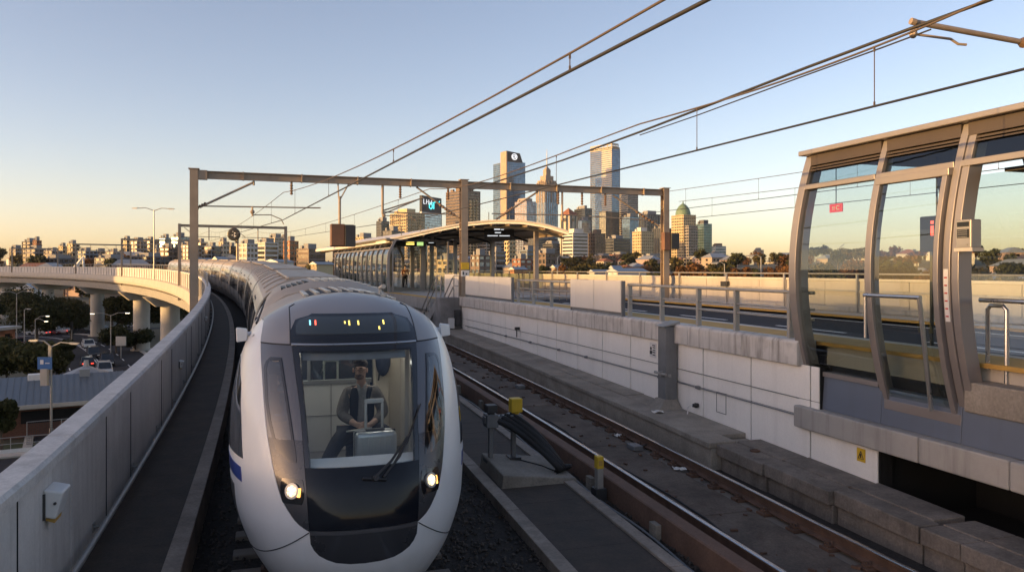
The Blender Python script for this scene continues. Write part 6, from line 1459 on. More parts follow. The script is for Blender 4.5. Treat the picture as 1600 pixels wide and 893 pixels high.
bld(936,972,330,1400,'band','dgrey','sun','dark banded glass slab standing right under the tallest tower',f=.3,alpha=50,sp=.4,fh=3.7,plant=False)
bld(968,997,297,1380,'band','stone','dark','narrow striped tower beside the tallest tower on its right',f=.45,alpha=55,sp=.38,fh=3.8)
t,X,wr,wl,H,n = bld(655,691,330,1000,'band','grey','pale','grey office tower carrying a black sign box with cyan lettering',f=.12,alpha=30,sp=.2,plant=False)
mb = MB(X); mb.box(.3,wr-.3,.3,wl-.3,H-.1,H+21); sb = obj('sign_box', mb, M['f_black'], t)
mb = MB(X)
def stroke(pts, r): mb.tube([(wr*u, -.0, H+21*v) for u,v in pts], r, 5)
for u in (.08,.22,.33,.47): stroke([(u,.5),(u,.78)],.55)
stroke([(.08,.5),(.16,.5)],.5); stroke([(.33,.5),(.43,.5),(.43,.64),(.33,.64)],.45); stroke([(.22,.64),(.28,.64)],.5)
obj('lettering', mb, M['signwhite'], sb)
mb = MB(X); stroke([(.44,.22),(.36,.3),(.36,.52),(.44,.6),(.50,.5),(.50,.3),(.44,.22)],.75); stroke([(.58,.24),(.58,.6)],.8); stroke([(.52,.62),(.70,.72)],.6); stroke([(.84,.66),(.88,.8)],.7); obj('lettering', mb, M['signcyan'], sb)
t,X,wr,wl,H,n = bld(696,751,297,900,'band','brown','bronze','brown tower of dark horizontal bands behind the middle gantry post',f=.55,alpha=52,sp=.45,plant=True,pl='brown')
for q in (.35,.55,.75):
    mb = MB(X)
    for k in range(2,n-3): mb.lathe((wr*q,-.6,k*H/n),[(2.,0),(2.,1.6)],10)
    mb.box(wr*q-.5,wr*q+.5,-.5,.2,2*H/n,(n-3)*H/n); obj('balcony', mb, M['f_gold'], t)
bld(609,664,332,850,'balc','gold','bronze','golden balconied apartment tower left of the sign tower',f=.5,alpha=48,bay=3.4,balc='gold',pl='gold')
t,X,wr,wl,H,n = bld(588,608,345,980,'glass','dgrey','dark','slim dark rounded office tower left of the golden apartments',f=.4)
bld(804,838,314,1150,'grid','pink','pale','squat pinkish office block with red signage before the logo tower',f=.55,alpha=45,pl='stone')
# clock tower
t,X,wr,wl,H,n = bld(878,919,363,760,'band','white','dark','white office block with dark window bands under the clock tower',f=.42,alpha=52,sp=.5,plant=True,pl='white')
t,X,wr,wl,H,n = bld(875,902,335,780,'pier','cream','dark','cream clock tower with a brown pyramid roof and round window',f=.55,alpha=48,bay=6,pier=3.,plant=False)
mb = MB(X); mb.add([(-.8,-.8,H),(wr+.8,-.8,H),(wr+.8,wl+.8,H),(-.8,wl+.8,H),(wr/2,wl/2,H+7.5)],[(0,1,4),(1,2,4),(2,3,4),(3,0,4),(3,2,1,0)]); obj('roof', mb, M['rooftile'], t)
mb = MB(X); mb.lathe((-.1,wl/2,H-5),[(2.1,.0),(2.1,-.25),(.1,-.3)],18,'x'); mb.lathe((wr/2,-.1,H-5),[(1.7,.0),(1.7,-.25),(.1,-.3)],18,'y'); obj('clock_face', mb, M['g_bronze'], t)
bld(919,946,364,800,'grid','brown','bronze','plain brown-grey tower right of the white banded block',f=.4,alpha=50,pier=.9,pl='brown')
bld(903,923,344,1000,'glass','bluegrey','pale','pale blue glass block behind the clock tower',f=.3)
bld(897,925,325,1250,'glass','dgrey','dark','dark glass tower with an orange-lit flank left of the tallest tower',f=.6,alpha=60)
bld(945,985,372,900,'band','dgrey','dark','dark banded tower in front of the narrow striped tower',f=.35,alpha=50,sp=.3)
bld(988,1021,361,850,'grid','gold','bronze','bright golden tower with a pink-grey right flank',f=.42,alpha=50,pier=1.3,bay=3.2,sp=.42,pl='white')
bld(998,1036,334,1050,'pier','dgrey','dark','dark grey tower with pale vertical ribs left of the right gantry post',f=.35,alpha=50,bay=4.,pier=.7)
t,X,wr,wl,H,n = bld(1049,1087,335,950,'grid','gold','bronze','golden tower under a green copper dome right of the gantry post',f=.5,alpha=52,pier=1.1,bay=3.3,sp=.4,plant=False)
mb = MB(X); mb.lathe((wr*.46,wl*.5,H),[(min(wr,wl)*.50,0),(min(wr,wl)*.49,3),(min(wr,wl)*.42,7.5),(min(wr,wl)*.28,11.5),(min(wr,wl)*.12,14),(.8,15),(.5,18)],16); obj('dome', mb, M['copper'], t, smooth='auto')
bld(1070,1090,352,940,'grid','stone','dark','grey stone shaft beside the green domed tower',f=.3,alpha=50,plant=False)
bld(1087,1112,349,1000,'glass','bluegrey','teal','teal glass tower right of the green domed tower',f=.5,alpha=46,pl='dgrey')
t,X,wr,wl,H,n = bld(1111,1134,384,1050,'band','white','blue','low stepped grey building with a brown top at the skyline end',f=.3,sp=.4,pl='brown')
bld(1178,1193,390,1500,'grid','stone','bronze','small lone apartment tower on the right horizon',f=.4,pier=1.)
bld(1068,1106,403,700,'balc','gold','dark','low bright yellow building among trees below the domed tower',f=.6,alpha=45)
bld(1112,1140,406,680,'balc','cream','dark','low cream terraced block among trees right of the yellow building',f=.6,alpha=45)
bld(997,1046,400,640,'grid','gold','bronze','long low golden building below the bright golden tower',f=.3,alpha=40,pier=1.2)
bld(1344,1364,397,900,'grid','gold','dark','yellow apartment block seen through the left shelter pane',f=.5,pier=1.2,sp=.45)
bld(1545,1575,411,800,'balc','gold','dark','low yellow block seen through the shelter opening at the right edge',f=.5)
bld(1418,1436,392,1500,'glass','bluegrey','pale','pale glass tower seen through the shelter door',f=.4)
bld(1440,1470,404,1200,'grid','cream','dark','cream block seen beneath the hanging information screen',f=.5)
# middle distance, centre
mid = [
(818,872,372,1050,'band','dgrey','dark','dark banded block below the spire tower, behind the canopy tip'),
(972,1001,338,1180,'glass','dgrey','blue','dark blue glass tower behind the narrow striped tower'),
(1018,1050,356,1000,'pier','dgrey','dark','dark ribbed block immediately left of the right gantry post'),
(924,962,399,700,'grid','brown','dark','low brown block in front of the plain brown-grey tower'),
(840,868,355,1200,'glass','bluegrey','blue','blue-grey glass block in front of the spire tower base'),
(952,990,397,720,'grid','brick','dark','low red brick block below the bright golden tower'),
(1104,1130,396,900,'grid','stone','dark','low stone block at the foot of the teal tower'),
(1140,1170,408,800,'grid','tan','dark','low tan block on the hill right of the slim lamp'),
(1196,1226,410,760,'balc','cream','dark','low cream block on the hill beside the taller slim lamp'),
(598,632,360,620,'glass','dgrey','dark','dark glass block behind the long platform shelter'),
(520,562,374,700,'grid','tan','dark','tan flats above the long glass platform shelter'),
(552,590,370,640,'balc','gold','dark','low golden flats left of the dark round tower'),
(668,702,384,420,'grid','tan','dark','tan flats seen under the left end of the canopy'),
(683,722,405,330,'balc','gold','dark','low golden terrace behind the left canopy columns'),
(735,768,398,360,'grid','brown','pale','brown brick flats with many small white windows behind the canopy'),
(764,790,392,520,'band','grey','dark','grey banded block between two canopy columns'),
(788,806,372,620,'balc','gold','dark','golden flats behind the wide departure board'),
(800,832,404,380,'grid','brick','pale','red brick flats behind the right canopy columns'),
(812,840,390,480,'band','bluegrey','dark','blue-grey block under the right end of the canopy'),
(836,876,395,430,'grid','brown','dark','dark brown flats right of the canopy'),
(848,884,380,900,'band','dgrey','dark','dark tower base block behind the canopy tip'),
(738,790,356,900,'band','stone','dark','striped office block seen just under the arched canopy'),
(706,738,350,1100,'glass','dgrey','dark','dark office block behind the middle gantry post'),
(320,345,384,560,'glass','bluegrey','dark','blue-grey office block left of the round signal post'),
(342,358,377,600,'grid','cream','dark','narrow cream tower behind the round signal disc'),
(352,372,384,620,'glass','dgrey','dark','dark block between cream tower and white offices'),
(374,402,380,540,'grid','white','dark','sunlit white office block with rows of dark windows'),
(400,434,378,560,'band','white','dark','white banded offices right of the sunlit white block'),
(418,445,371,640,'grid','cream','dark','cream stepped building behind the white banded offices'),
(443,466,376,520,'grid','orange','dark','orange brick block by the second gantry post'),
(464,508,388,460,'band','brown','dark','long dark brown flats right of the orange brick block'),
(438,448,372,700,'grid','brick','dark','slim red brown block left of the orange brick one'),
]
for m_ in mid: bld(*m_, f=.42, alpha=46, sp=.42, pier=.9, bay=3.4)
left = [
(16,36,387,640,'grid','stone','dark','small grey block at the far left skyline'),
(36,62,377,620,'balc','dgrey','dark','dark flat-roofed apartment block at the far left'),
(42,72,388,560,'balc','grey','dark','grey balconied flats below the dark left apartment block'),
(52,64,375,600,'grid','brick','dark','red brick stair tower at the far left skyline'),
(70,96,391,560,'grid','stone','dark','low grey flats between red brick tower and golden tower'),
(92,106,384,600,'grid','gold','dark','narrow gold edged flats left of the stepped golden tower'),
(106,123,380,590,'balc','gold','dark','stepped golden apartment tower on the left skyline'),
(122,150,391,560,'balc','bluegrey','dark','blue-grey flats behind the leaning white mast'),
(148,168,392,600,'grid','tan','dark','tan flats with pale windows over the grey viaduct'),
(166,192,393,540,'balc','stone','dark','stone coloured flats beside the slim gantry'),
(192,206,374,620,'grid','gold','dark','gold fronted apartment tower right of the slim gantry'),
(204,228,376,600,'balc','stone','dark','long balconied flats right of the gold fronted tower'),
(224,248,375,620,'balc','tan','dark','tan balconied flats behind the tall double street lamp'),
(240,250,388,560,'grid','cream','dark','narrow cream stair block by the tall double street lamp'),
(249,270,371,650,'glass','bluegrey','blue','blue glass offices right of the tall double street lamp'),
(268,296,369,640,'glass','dgrey','blue','taller dark blue glass offices behind the left gantry post'),
(250,282,386,540,'balc','brown','dark','brown balconied flats in front of the blue glass offices'),
(280,314,382,580,'grid','stone','dark','grey stone flats just left of the big gantry post'),
(306,324,378,600,'band','cream','dark','cream banded flats right of the big gantry post'),
(150,200,402,470,'balc','grey','dark','low grey terrace of flats above the viaduct rail'),
(205,262,400,480,'balc','dgrey','dark','low dark terrace of flats left of the lamp standard base'),
(60,118,403,470,'balc','dgrey','dark','low dark terrace of flats over the viaduct at left'),
]
for m_ in left: bld(*m_, f=.42, alpha=44, sp=.36, pier=.7, bay=3.6)
def shed(x0,x1,yt,yb,D,fac,label,roof='roofmetal',f=.25,mark=False):
    t,X,wr,wl,H,n = bld(x0,x1,yt,D,'pier',fac,'dark',label,f=f,alpha=40,bay=60,pier=.5,plant=False,name='warehouse')
    mb = MB(X); mb.box(-.02,wr,-.1,wl,0,H*.98); obj('wall', mb, M['f_'+fac], t)
    mb = MB(X); mb.add([(-.5,-.6,H),(wr+.5,-.6,H),(wr+.5,wl+.5,H),(-.5,wl+.5,H),(-.5,wl/2,H+.9),(wr+.5,wl/2,H+.9)],[(0,1,5,4),(2,3,4,5),(0,4,3),(1,2,5),(3,2,1,0)]); obj('roof', mb, M[roof], t)
    mb = MB(X)
    for k in range(3): q = wr*(.2+.25*k); mb.box(q,q+2.4,-.16,-.1,.0+H*.35,H*.62)
    obj('window', mb, M['g_dark'], t)
    if mark:
        mb = MB(X); mb.lathe((wr*.62,-.2,H*.72),[(1.5,.0),(1.5,-.1),(.2,-.1)],14,'y'); mb.box(wr*.62-1.8,wr*.62+1.8,-.3,-.2,H*.72-2.2,H*.72-1.2); obj('painted_mark', mb, M['f_black'], t)
    return t
shed(921,952,426,432,210,'white','long low white warehouse behind the busway parapet')
shed(950,1010,424,432,200,'white','white warehouse with a dark round mark on its wall behind the busway parapet',mark=True)
shed(954,970,419,430,240,'cream','small cream shed with vents between the two white warehouses')
shed(415,458,409,424,250,'white','white gabled house behind the train roof',roof='roofmetal',f=.45)
shed(486,520,413,424,240,'gold','yellow flat fronted house left of the long glass shelter')
shed(335,352,405,420,230,'orange','small orange walled shed left of the round signal post')
shed(300,332,407,420,240,'dgrey','dark low shed behind the far train roofs')
shed(797,822,421,432,250,'orange','orange brick shed under the arched canopy')
shed(862,884,418,430,260,'tan','tan shed right of the canopy columns')
# ------------------------------------------------------------------ suburb: houses and trees
def house(seed, w, d, h, fac, roof):
    t = thing('suburban_house', 'small house among trees on the far hillside', 'house', (0,0,0), 'houses scattered over the far hillside')
    mb = MB(); mb.box(-w/2,w/2,-d/2,d/2,-3,h); obj('wall', mb, M['f_'+fac], t, world=False)
    mb = MB(); o_ = .5; mb.add([(-w/2-o_,-d/2-o_,h),(w/2+o_,-d/2-o_,h),(w/2+o_,d/2+o_,h),(-w/2-o_,d/2+o_,h),(-w/2+w*.18,0,h+d*.28),(w/2-w*.18,0,h+d*.28)],[(0,1,5,4),(2,3,4,5),(0,4,3),(1,2,5),(3,2,1,0)]); obj('roof', mb, M[roof], t, world=False)
    mb = MB()
    for k in range(int(w//3)):
        x = -w/2+1.2+k*3
        for z in ((h-2.2,) if h < 4.5 else (h-2.2,h-5)): mb.box(x,x+1.5,-d/2-.06,-d/2-.01,z,z+1.3); mb.box(-w/2-.06,-w/2-.01,-1.2,.8,z,z+1.3)
    obj('window', mb, M['g_dark'], t, world=False); return t
HS = [house(1,11,8,4,'white','roofmetal'),house(2,13,9,6.5,'cream','rooftile'),house(3,10,8,4,'brick','rooftile'),house(4,15,10,7,'tan','roofmetal'),house(5,12,9,6,'white','rooftile'),house(6,18,11,8.5,'pink','roofmetal')]
def tree_mesh(name, label, cat, seed, h, r, n, leaf, mat, lobes=7, group=None, trunk=.25):
    rr = random.Random(seed); t = thing(name, label, cat, (0,0,0), group)
    mb = MB(); mb.tube([(0,0,-.5),(rr.uniform(-.2,.2),0,h*.3),(rr.uniform(-.3,.3),rr.uniform(-.3,.3),h*.62)],[h*.03+trunk*.3,h*.024,h*.012],7)
    L = []
    for k in range(lobes):
        a = k*2.4+rr.random(); q = r*rr.uniform(.25,.68); z = h*rr.uniform(.42,.86); R_ = r*rr.uniform(.38,.62)
        c = Vector((q*math.cos(a),q*math.sin(a),z)); L.append((c,R_)); mb.tube([(0,0,h*.32),c*.6+Vector((0,0,h*.14)),c],[h*.016,h*.011,h*.004],5)
    L.append((Vector((0,0,h*.78)),r*.5))
    obj('trunk', mb, M['bark'], t, world=False)
    vs = np.zeros((n*4,3)); 
    for i in range(n):
        c,R_ = rr.choice(L); d = Vector((rr.gauss(0,1),rr.gauss(0,1),rr.gauss(0,1))).normalized(); p = c+Vector((d.x,d.y,d.z*.78))*R_*(rr.random()**.4)*rr.choice((1,1,1,1.12))
        nrm_ = (d+Vector((rr.gauss(0,.6),rr.gauss(0,.6),rr.gauss(0,.6)))).normalized(); a = nrm_.orthogonal().normalized(); a = Matrix.Rotation(rr.random()*6.28,3,nrm_) @ a; b = nrm_.cross(a); s = leaf*rr.uniform(.6,1.35)
        for k,(u,w) in enumerate(((-1,-.55),(1,-.55),(.75,.55),(-.75,.55))): vs[i*4+k] = p+a*(s*u)+b*(s*w)
    mb = MB(); mb.v = [tuple(v) for v in vs]; mb.f = [(4*i,4*i+1,4*i+2,4*i+3) for i in range(n)]; mb.m = [0]*n
    obj('crown', mb, mat, t, world=False, fix=False); return t
M['bark'] = mk('grey brown bark', (.1,.075,.055), .9, var=.3, scale=4)
M['leaf_d'] = leafmat('dark leaves', (.035,.05,.02)); M['leaf_m'] = leafmat('olive leaves', (.06,.066,.026)); M['leaf_b'] = leafmat('rusty leaves', (.1,.065,.03))
FT = [tree_mesh('suburb_tree','bushy tree among the houses on the far hillside','tree',20+k,h,r,520,.62,M[m],group='trees scattered over the far hillside') for k,(h,r,m) in enumerate(((9,4.5,'leaf_d'),(11,5,'leaf_m'),(8,4.5,'leaf_b'),(12,4.8,'leaf_d'),(7,4.2,'leaf_m')))]
rs = random.Random(91); used_h = [0]*len(HS); used_t = [0]*len(FT); nh = nt = 0
while nh < 120:
    az = R(rs.uniform(-34.5,34.5)); r_ = 230+660*rs.random()**.8; x, y = r_*math.sin(az), r_*math.cos(az); q = math.hypot(x-CX,y-CY)
    if 436 < q < 482 or (az < R(-19) and r_ < 260): continue
    k = rs.randrange(len(HS)); put(HS[k], (x,y,terrain(x,y)), rs.uniform(0,6.28), rs.uniform(.85,1.25), first=used_h[k] == 0); used_h[k] += 1; nh += 1
while nt < 285:
    az = R(rs.uniform(-34.5,34.5)); r_ = 190+690*rs.random()**.9; x, y = r_*math.sin(az), r_*math.cos(az); q = math.hypot(x-CX,y-CY)
    if 438 < q < 480 or (az < R(-19) and r_ < 265): continue
    k = rs.randrange(len(FT)); put(FT[k], (x,y,terrain(x,y)), rs.uniform(0,6.28), rs.uniform(.8,1.45), first=used_t[k] == 0); used_t[k] += 1; nt += 1
for k_ in range(60):        # a thinner scatter just outside the frame on the left
    az = R(rs.uniform(-66,-35.5)); r_ = 150+500*rs.random(); x, y = r_*math.sin(az), r_*math.cos(az); q = math.hypot(x-CX,y-CY)
    if 432 < q < 486: continue
    if k_ % 3 == 0: put(HS[k_ % len(HS)], (x,y,terrain(x,y)), rs.uniform(0,6.28), rs.uniform(.9,1.3))
    else: put(FT[k_ % len(FT)], (x,y,terrain(x,y)), rs.uniform(0,6.28), rs.uniform(.9,1.3))
# trees standing out behind the busway parapet and round the streets
def lonetree(p, h, r, label, m='leaf_d', n=3000, leaf=.30, seed=1, name='leafy_tree', lobes=9): t = tree_mesh(name, label, 'tree', seed, h, r, n, leaf, M[m], lobes); t.location = p; return t
for k,(x,D,yt,w_,m,lab) in enumerate(((899,230,404,40,'leaf_m','olive tree left of the low white warehouses'),(874,260,408,36,'leaf_b','rusty brown tree left of the olive tree by the warehouses'),(1060,190,405,34,'leaf_b','dark rusty tree just right of the right gantry post'),(1088,200,404,44,'leaf_b','broad rust brown tree behind the parapet below the domed tower'),(1120,210,406,42,'leaf_m','olive brown tree left of the first slim lamp on the right'),(1154,230,410,40,'leaf_b','rounded rusty tree between the two slim lamps'),(1180,260,412,34,'leaf_d','dark tree just left of the taller slim lamp'),(1212,230,409,44,'leaf_b','big rusty tree near the shelter left edge'),(1240,220,408,40,'leaf_b','rust brown tree half hidden by the shelter frame'),(1300,220,408,40,'leaf_d','dark tree seen through the left shelter pane'),(1335,250,407,46,'leaf_b','rusty tree seen low through the left shelter pane'),(1405,260,409,44,'leaf_d','dark tree seen through the middle shelter pane'),(1455,240,410,44,'leaf_b','rusty tree seen below the hanging information screen'),(1530,240,408,44,'leaf_m','olive tree seen through the shelter opening beside the device'),(1580,230,406,46,'leaf_d','dark tree seen through the shelter opening at the right edge'),(764,170,416,22,'leaf_d','round dark tree behind the canopy columns'),(838,220,408,34,'leaf_d','dark tree at the right end of the canopy'),(1030,230,412,30,'leaf_d','dark tree left of the right gantry post'),(985,300,414,30,'leaf_m','olive tree behind the white warehouse roofs'))):
    p = px(x,420,D); p.z = terrain(p.x,p.y); h = CAMZ+(420-yt)/1200*D-p.z; lonetree(p,h,w_/2400*D*1.1,lab,m,4200,.16+h*.011,40+k,lobes=11)
for k,(x,yb,yt,w_,lab,m) in enumerate(((58,538,457,92,'huge dark spreading tree below the far viaduct','leaf_d'),(112,532,472,46,'dark tree left of the middle viaduct pier','leaf_d'),(12,600,536,80,'dark bushy tree behind the metal roofed building, at left','leaf_d'),(62,604,534,74,'dark bushy tree behind the blue street sign','leaf_d'),(92,590,531,40,'rounded dark bush beside the curving road','leaf_d'),(182,552,508,46,'dark bush in front of the middle viaduct pier base','leaf_d'),(190,528,458,56,'dark tree between the two nearest viaduct piers','leaf_d'),(254,525,460,56,'dark tree under the viaduct close to the parapet end','leaf_d'),(2,705,622,40,'small dark tree at the left edge by the brick wall','leaf_d'),(118,512,468,40,'green tree behind the viaduct at the middle pier','leaf_m'),(176,512,470,40,'olive tree beyond the cross road, between the piers','leaf_m'),(20,514,452,50,'dark tree far behind the street junction','leaf_d'),(212,548,518,44,'low dark hedge bush at the nearest pier base','leaf_d'),(285,515,455,60,'dark tree behind the far end of the left parapet','leaf_d'),(90,508,466,44,'small olive tree far beyond the junction','leaf_m'))):
    p = gp(x,yb); h = (yb-yt)/1200*p.y; lonetree(p,h,w_/2400*p.y*1.05,lab,m,6000,.15+h*.012,80+k,lobes=12)
# ------------------------------------------------------------------ brick building with metal roof
t = thing('brick_building', 'low brick building with a long blue-grey ribbed metal roof beside the street', 'building', gp(60,690))
c0 = gp(-30,690); c1 = gp(205,668); d = (c1-c0); d.z = 0; Lb = d.length; d.normalize(); nb_ = Vector((-d.y,d.x,0))
X = Matrix(((d.x,nb_.x,0,c0.x),(d.y,nb_.y,0,c0.y),(0,0,1,STREET),(0,0,0,1)))
M['brickwall'] = mk('red brown brickwork', (.15,.07,.045), .9, var=.25, scale=6, bump=.2, bscale=30)
M['bluroof'] = mk('blue grey roofing iron', (.15,.175,.2), .5, metal=.2, var=.1, scale=.7, streak=.2, scol=(.16,.18,.2))
mb = MB(X); mb.box(0,Lb,0,11,0,2.9); obj('wall', mb, M['brickwall'], t)
mb = MB(X); mb.hexa([(-.8,-1.,2.95),(Lb+.8,-1.,2.95),(Lb+.8,5.7,4.75),(-.8,5.7,4.75),(-.8,-1.,3.1),(Lb+.8,-1.,3.1),(Lb+.8,5.7,4.9),(-.8,5.7,4.9)]); mb.hexa([(-.8,5.72,4.75),(Lb+.8,5.72,4.75),(Lb+.8,12,2.95),(-.8,12,2.95),(-.8,5.72,4.9),(Lb+.8,5.72,4.9),(Lb+.8,12,3.1),(-.8,12,3.1)])
for q in np.arange(-.5,Lb+.6,.55): mb.beam((q,-1.0,3.13),(q,5.7,4.93),.06,.07)
rf = obj('roof', mb, M['bluroof'], t)
mb = MB(X); mb.box(-.8,Lb+.8,-1.12,-1.0,2.78,3.12); mb.box(-.8,Lb+.8,-.99,-.6,2.7,2.78); obj('gutter', mb, M['creampath'], t)
mb = MB(X)
for q in (Lb*.62,Lb*.25): mb.box(q,q+6.5,-.08,.02,1.3,2.4)
obj('window', mb, M['void'], t)
mb = MB(X); mb.lathe((Lb*.70,9.5,3.2),[(5.2,0),(4.,.55),(.3,2.0),(.2,2.6)],8); mb.box(Lb*.68-.45,Lb*.68+.45,4.8,5.6,4.5,5.4); obj('pavilion_roof', mb, M['roofmetal'], rf)
mb = MB(X); mb.box(Lb*.28,Lb*.28+1.3,4.6,5.5,4.5,5.2); obj('roof_vent', mb, M['white'], rf, bevel=.08)
t = thing('yard_fence', 'dark mesh yard fence in front of the brick building', 'fence', X @ Vector((Lb*.6,-4,0)))
mb = MB(X)
for q in np.arange(Lb*.3,Lb*.95,2.6): mb.tube([(q,-4,0),(q,-4,2.1)],.045,6)
for z in (.15,2.1): mb.tube([(Lb*.3,-4,z),(Lb*.95,-4,z)],.035,5)
mb.tube([(Lb*.62,-4.05,1.8),(Lb*.72,-4.05,1.8)],.05,5); obj('fence_frame', mb, M['galv'], t)
mb = MB(X)
for q in np.arange(Lb*.3,Lb*.95,.16): mb.tube([(q,-4,.1),(q,-4,2.1)],.012,4)
for z in np.arange(.2,2.1,.16): mb.tube([(Lb*.3,-4,z),(Lb*.95,-4,z)],.012,4)
obj('mesh', mb, M['darksteel'], t)
t,Xb,wr,wl,H,n = bld(-30,17,518,120,'pier','brick','dark','flat roofed red brick shop with a pale fascia at the left picture edge',base=STREET,f=.2,alpha=35,plant=False,name='brick_building',fh=3,pier=1.5)
mb = MB(Xb); mb.box(-.6,wr+.6,-.8,wl+.6,H,H+.45); obj('roof', mb, M['roofmetal'], t)
# ------------------------------------------------------------------ cars
def car_kind(paint, tall, label):
    t = thing('parked_car', label, 'car', (0,0,0)); L2, W2 = 2.15, .86; Hb = .78 if not tall else .95; Hr = 1.42 if not tall else 1.72
    prof = [(-L2,.32),(-L2,.7),(-L2+.12,Hb-.04),(-L2+1.0,Hb+.02),(L2-.75,Hb+.04),(L2-.05,Hb-.02),(L2,.62),(L2,.32)]
    pts = []
    def arch(cx, r0=.36): return [(cx+r0*math.cos(q), .3+r0*math.sin(q)) for q in np.linspace(0,math.pi,8)]
    prof += [(1.68,.26)]+arch(1.3)+[(.9,.26),(-.9,.26)]+arch(-1.3)+[(-1.68,.26)]
    mb = MB(); mb.prism(prof, lambda p: (p[0],-W2,p[1]), lambda p: (p[0],W2,p[1])); obj('body', mb, paint, t, world=False, bevel=.06)
    cab = [(-1.15,Hb),(-.55,Hr),(1.15 if not tall else 1.75,Hr+.0),(1.75 if not tall else 2.05,Hb)]
    mb = MB(); k = .16; vs = [(x,-W2+(.03 if z <= Hb else k),z) for x,z in cab]+[(x,W2-(.03 if z <= Hb else k),z) for x,z in cab]; mb.add(vs,[(0,1,2,3),(7,6,5,4),(0,4,5,1),(1,5,6,2),(2,6,7,3)]); obj('window', mb, M['carglass'], t, world=False, bevel=.04)
    mb = MB(); mb.box(cab[1][0]+.05,cab[2][0]-.05,-W2+k-.01,W2-k+.01,Hr-.03,Hr+.035)
    for x0,z0,x1,z1 in ((cab[0][0],Hb,cab[1][0],Hr),(cab[3][0],Hb,cab[2][0],Hr),(.3,Hb,.3,Hr)):
        for sg in (-1,1): mb.tube([(x0,sg*(W2-.03),z0),(x1,sg*(W2-k),z1)],.05,5)
    obj('roof', mb, paint, t, world=False, bevel=.015)
    for cx in (-1.3,1.3):
        for sg in (-1,1): mb = MB(); mb.lathe((cx,sg*(W2-.1),.31),[(.2,.11),(.31,.1),(.31,-.1),(.2,-.11),(.05,-.06)],14,'y'); obj('wheel', mb, M['rubber'], t, world=False)
    for sg in (-1,1):
        mb = MB(); mb.box(L2-.06,L2+.02,sg*W2*.62-.16,sg*W2*.62+.16,.62,.76); obj('tail_light', mb, M['taillight'], t, world=False)
        mb = MB(); mb.box(-L2-.02,-L2+.06,sg*W2*.62-.18,sg*W2*.62+.18,.55,.68); obj('headlight', mb, M['carlamp'], t, world=False)
    return t
M['carglass'] = mk('car glass', (.02,.024,.03), .08, var=.1, spec=.9); M['taillight'] = mk('tail light', (.4,.02,.015), .3, emit=(1,.06,.03), es=1.2); M['carlamp'] = mk('car headlamp', (.8,.8,.75), .2)
M['car_w'] = mk('white car paint', (.68,.68,.67), .3, var=.05, coat=.5); M['car_d'] = mk('black car paint', (.03,.032,.036), .25, var=.1, coat=.6); M['car_s'] = mk('silver car paint', (.4,.41,.42), .3, metal=.5, var=.05, coat=.5); M['car_r'] = mk('dark red car paint', (.16,.02,.02), .3, var=.05, coat=.5)
P0 = {k: car_kind(M['car_'+k[0]], k[1] == 't', 'x') for k in ('wt','wl','dl','dt','sl','rl')}; usedc = set()
def hd_(line, p): 
    i = min(range(len(line)-1), key=lambda i: (Vector(line[i])-p).length); t_ = Vector(line[i+1])-Vector(line[i]); return math.atan2(t_.y,t_.x)
for x,y,k,ln,fl,lab in ((96,557,'wt',main,1,'white van coming round the bend of the street road'),(138,543,'wl',main,0,'white car with red tail lights driving away on the curved road'),(146,559,'dt',main,0,'dark car with red tail lights just behind the white one'),(136,573,'dl',main,1,'black car nearest the metal roof on the curved road'),(167,571,'dt',main,0,'black off-road car close to the parapet wall'),(163,586,'wt',main,0,'cream van half hidden behind the parapet wall'),(97,521,'wt',cross,0,'white off-road car side on at the junction left of the middle pier'),(110,520,'sl',cross,0,'silver car just right of the white off-road car at the junction'),(123,521,'dl',cross,1,'dark car at the junction right of the silver one'),(156,519,'wl',cross,0,'white car at the foot of the middle viaduct pier'),(204,511,'wl',cross,1,'white car between the two nearest viaduct piers'),(60,524,'sl',cross,0,'silver car waiting left at the street junction'),(76,523,'rl',cross,1,'dark red car beside the silver one at the junction'),(190,513,'sl',cross,0,'silver car parked behind the bushes between the piers'),(30,540,'rl',main,0,'small dark red car by the brick shop at the left')):
    p = gp(x,y); c = put(P0[k], p+Vector((0,0,.02)), hd_(ln,p)+(math.pi if fl else 0), (1.12,1.12,1.12), lab, 'cars on the streets below the viaduct', first=k not in usedc); usedc.add(k)
    c.name = 'street_car'
# ------------------------------------------------------------------ lamps, poles, signs
def lamp(p, H, arms, label, lit=False, r=.09, group='street lamps'):
    t = thing('street_lamp', label, 'street lamp', p, group); mb = MB(); mb.tube([p,p+Vector((0,0,H*.5)),p+Vector((0,0,H))],[r,r*.8,r*.6],8); mb.tube([p,p+Vector((0,0,1.))],r*1.5,8); obj('pole', mb, M['galv'], t)
    for dx,dz in arms:
        a = p+Vector((0,0,H-.1)); b = p+Vector((dx,-.1*abs(dx),H+dz)); m = a.lerp(b,.5)+Vector((0,0,.25))
        mb = MB(); mb.tube([a,m,b],r*.5,6); obj('arm', mb, M['galv'], t)
        sg = 1 if dx > 0 else -1; mb = MB(); mb.hexa([b+Vector((sg*-.1,-.14,-.06)),b+Vector((sg*.75,-.1,-.04)),b+Vector((sg*.75,.1,-.04)),b+Vector((sg*-.1,.14,-.06)),b+Vector((sg*-.1,-.12,.1)),b+Vector((sg*.7,-.08,.06)),b+Vector((sg*.7,.08,.06)),b+Vector((sg*-.1,.12,.1))]); hd2 = obj('lamp_head', mb, M['galv'], t)
        mb = MB(); mb.box(min(b.x,b.x+sg*.6),max(b.x,b.x+sg*.6),b.y-.09,b.y+.09,b.z-.1,b.z-.055); obj('lens', mb, M['lamplit'] if lit else M['white'], hd2)
    return t
def lampp(x, yb, yt, arms, label, **k): p = gp(x,yb); H = (yb-yt)/1200*p.y; return lamp(p,H,arms,label,**k)
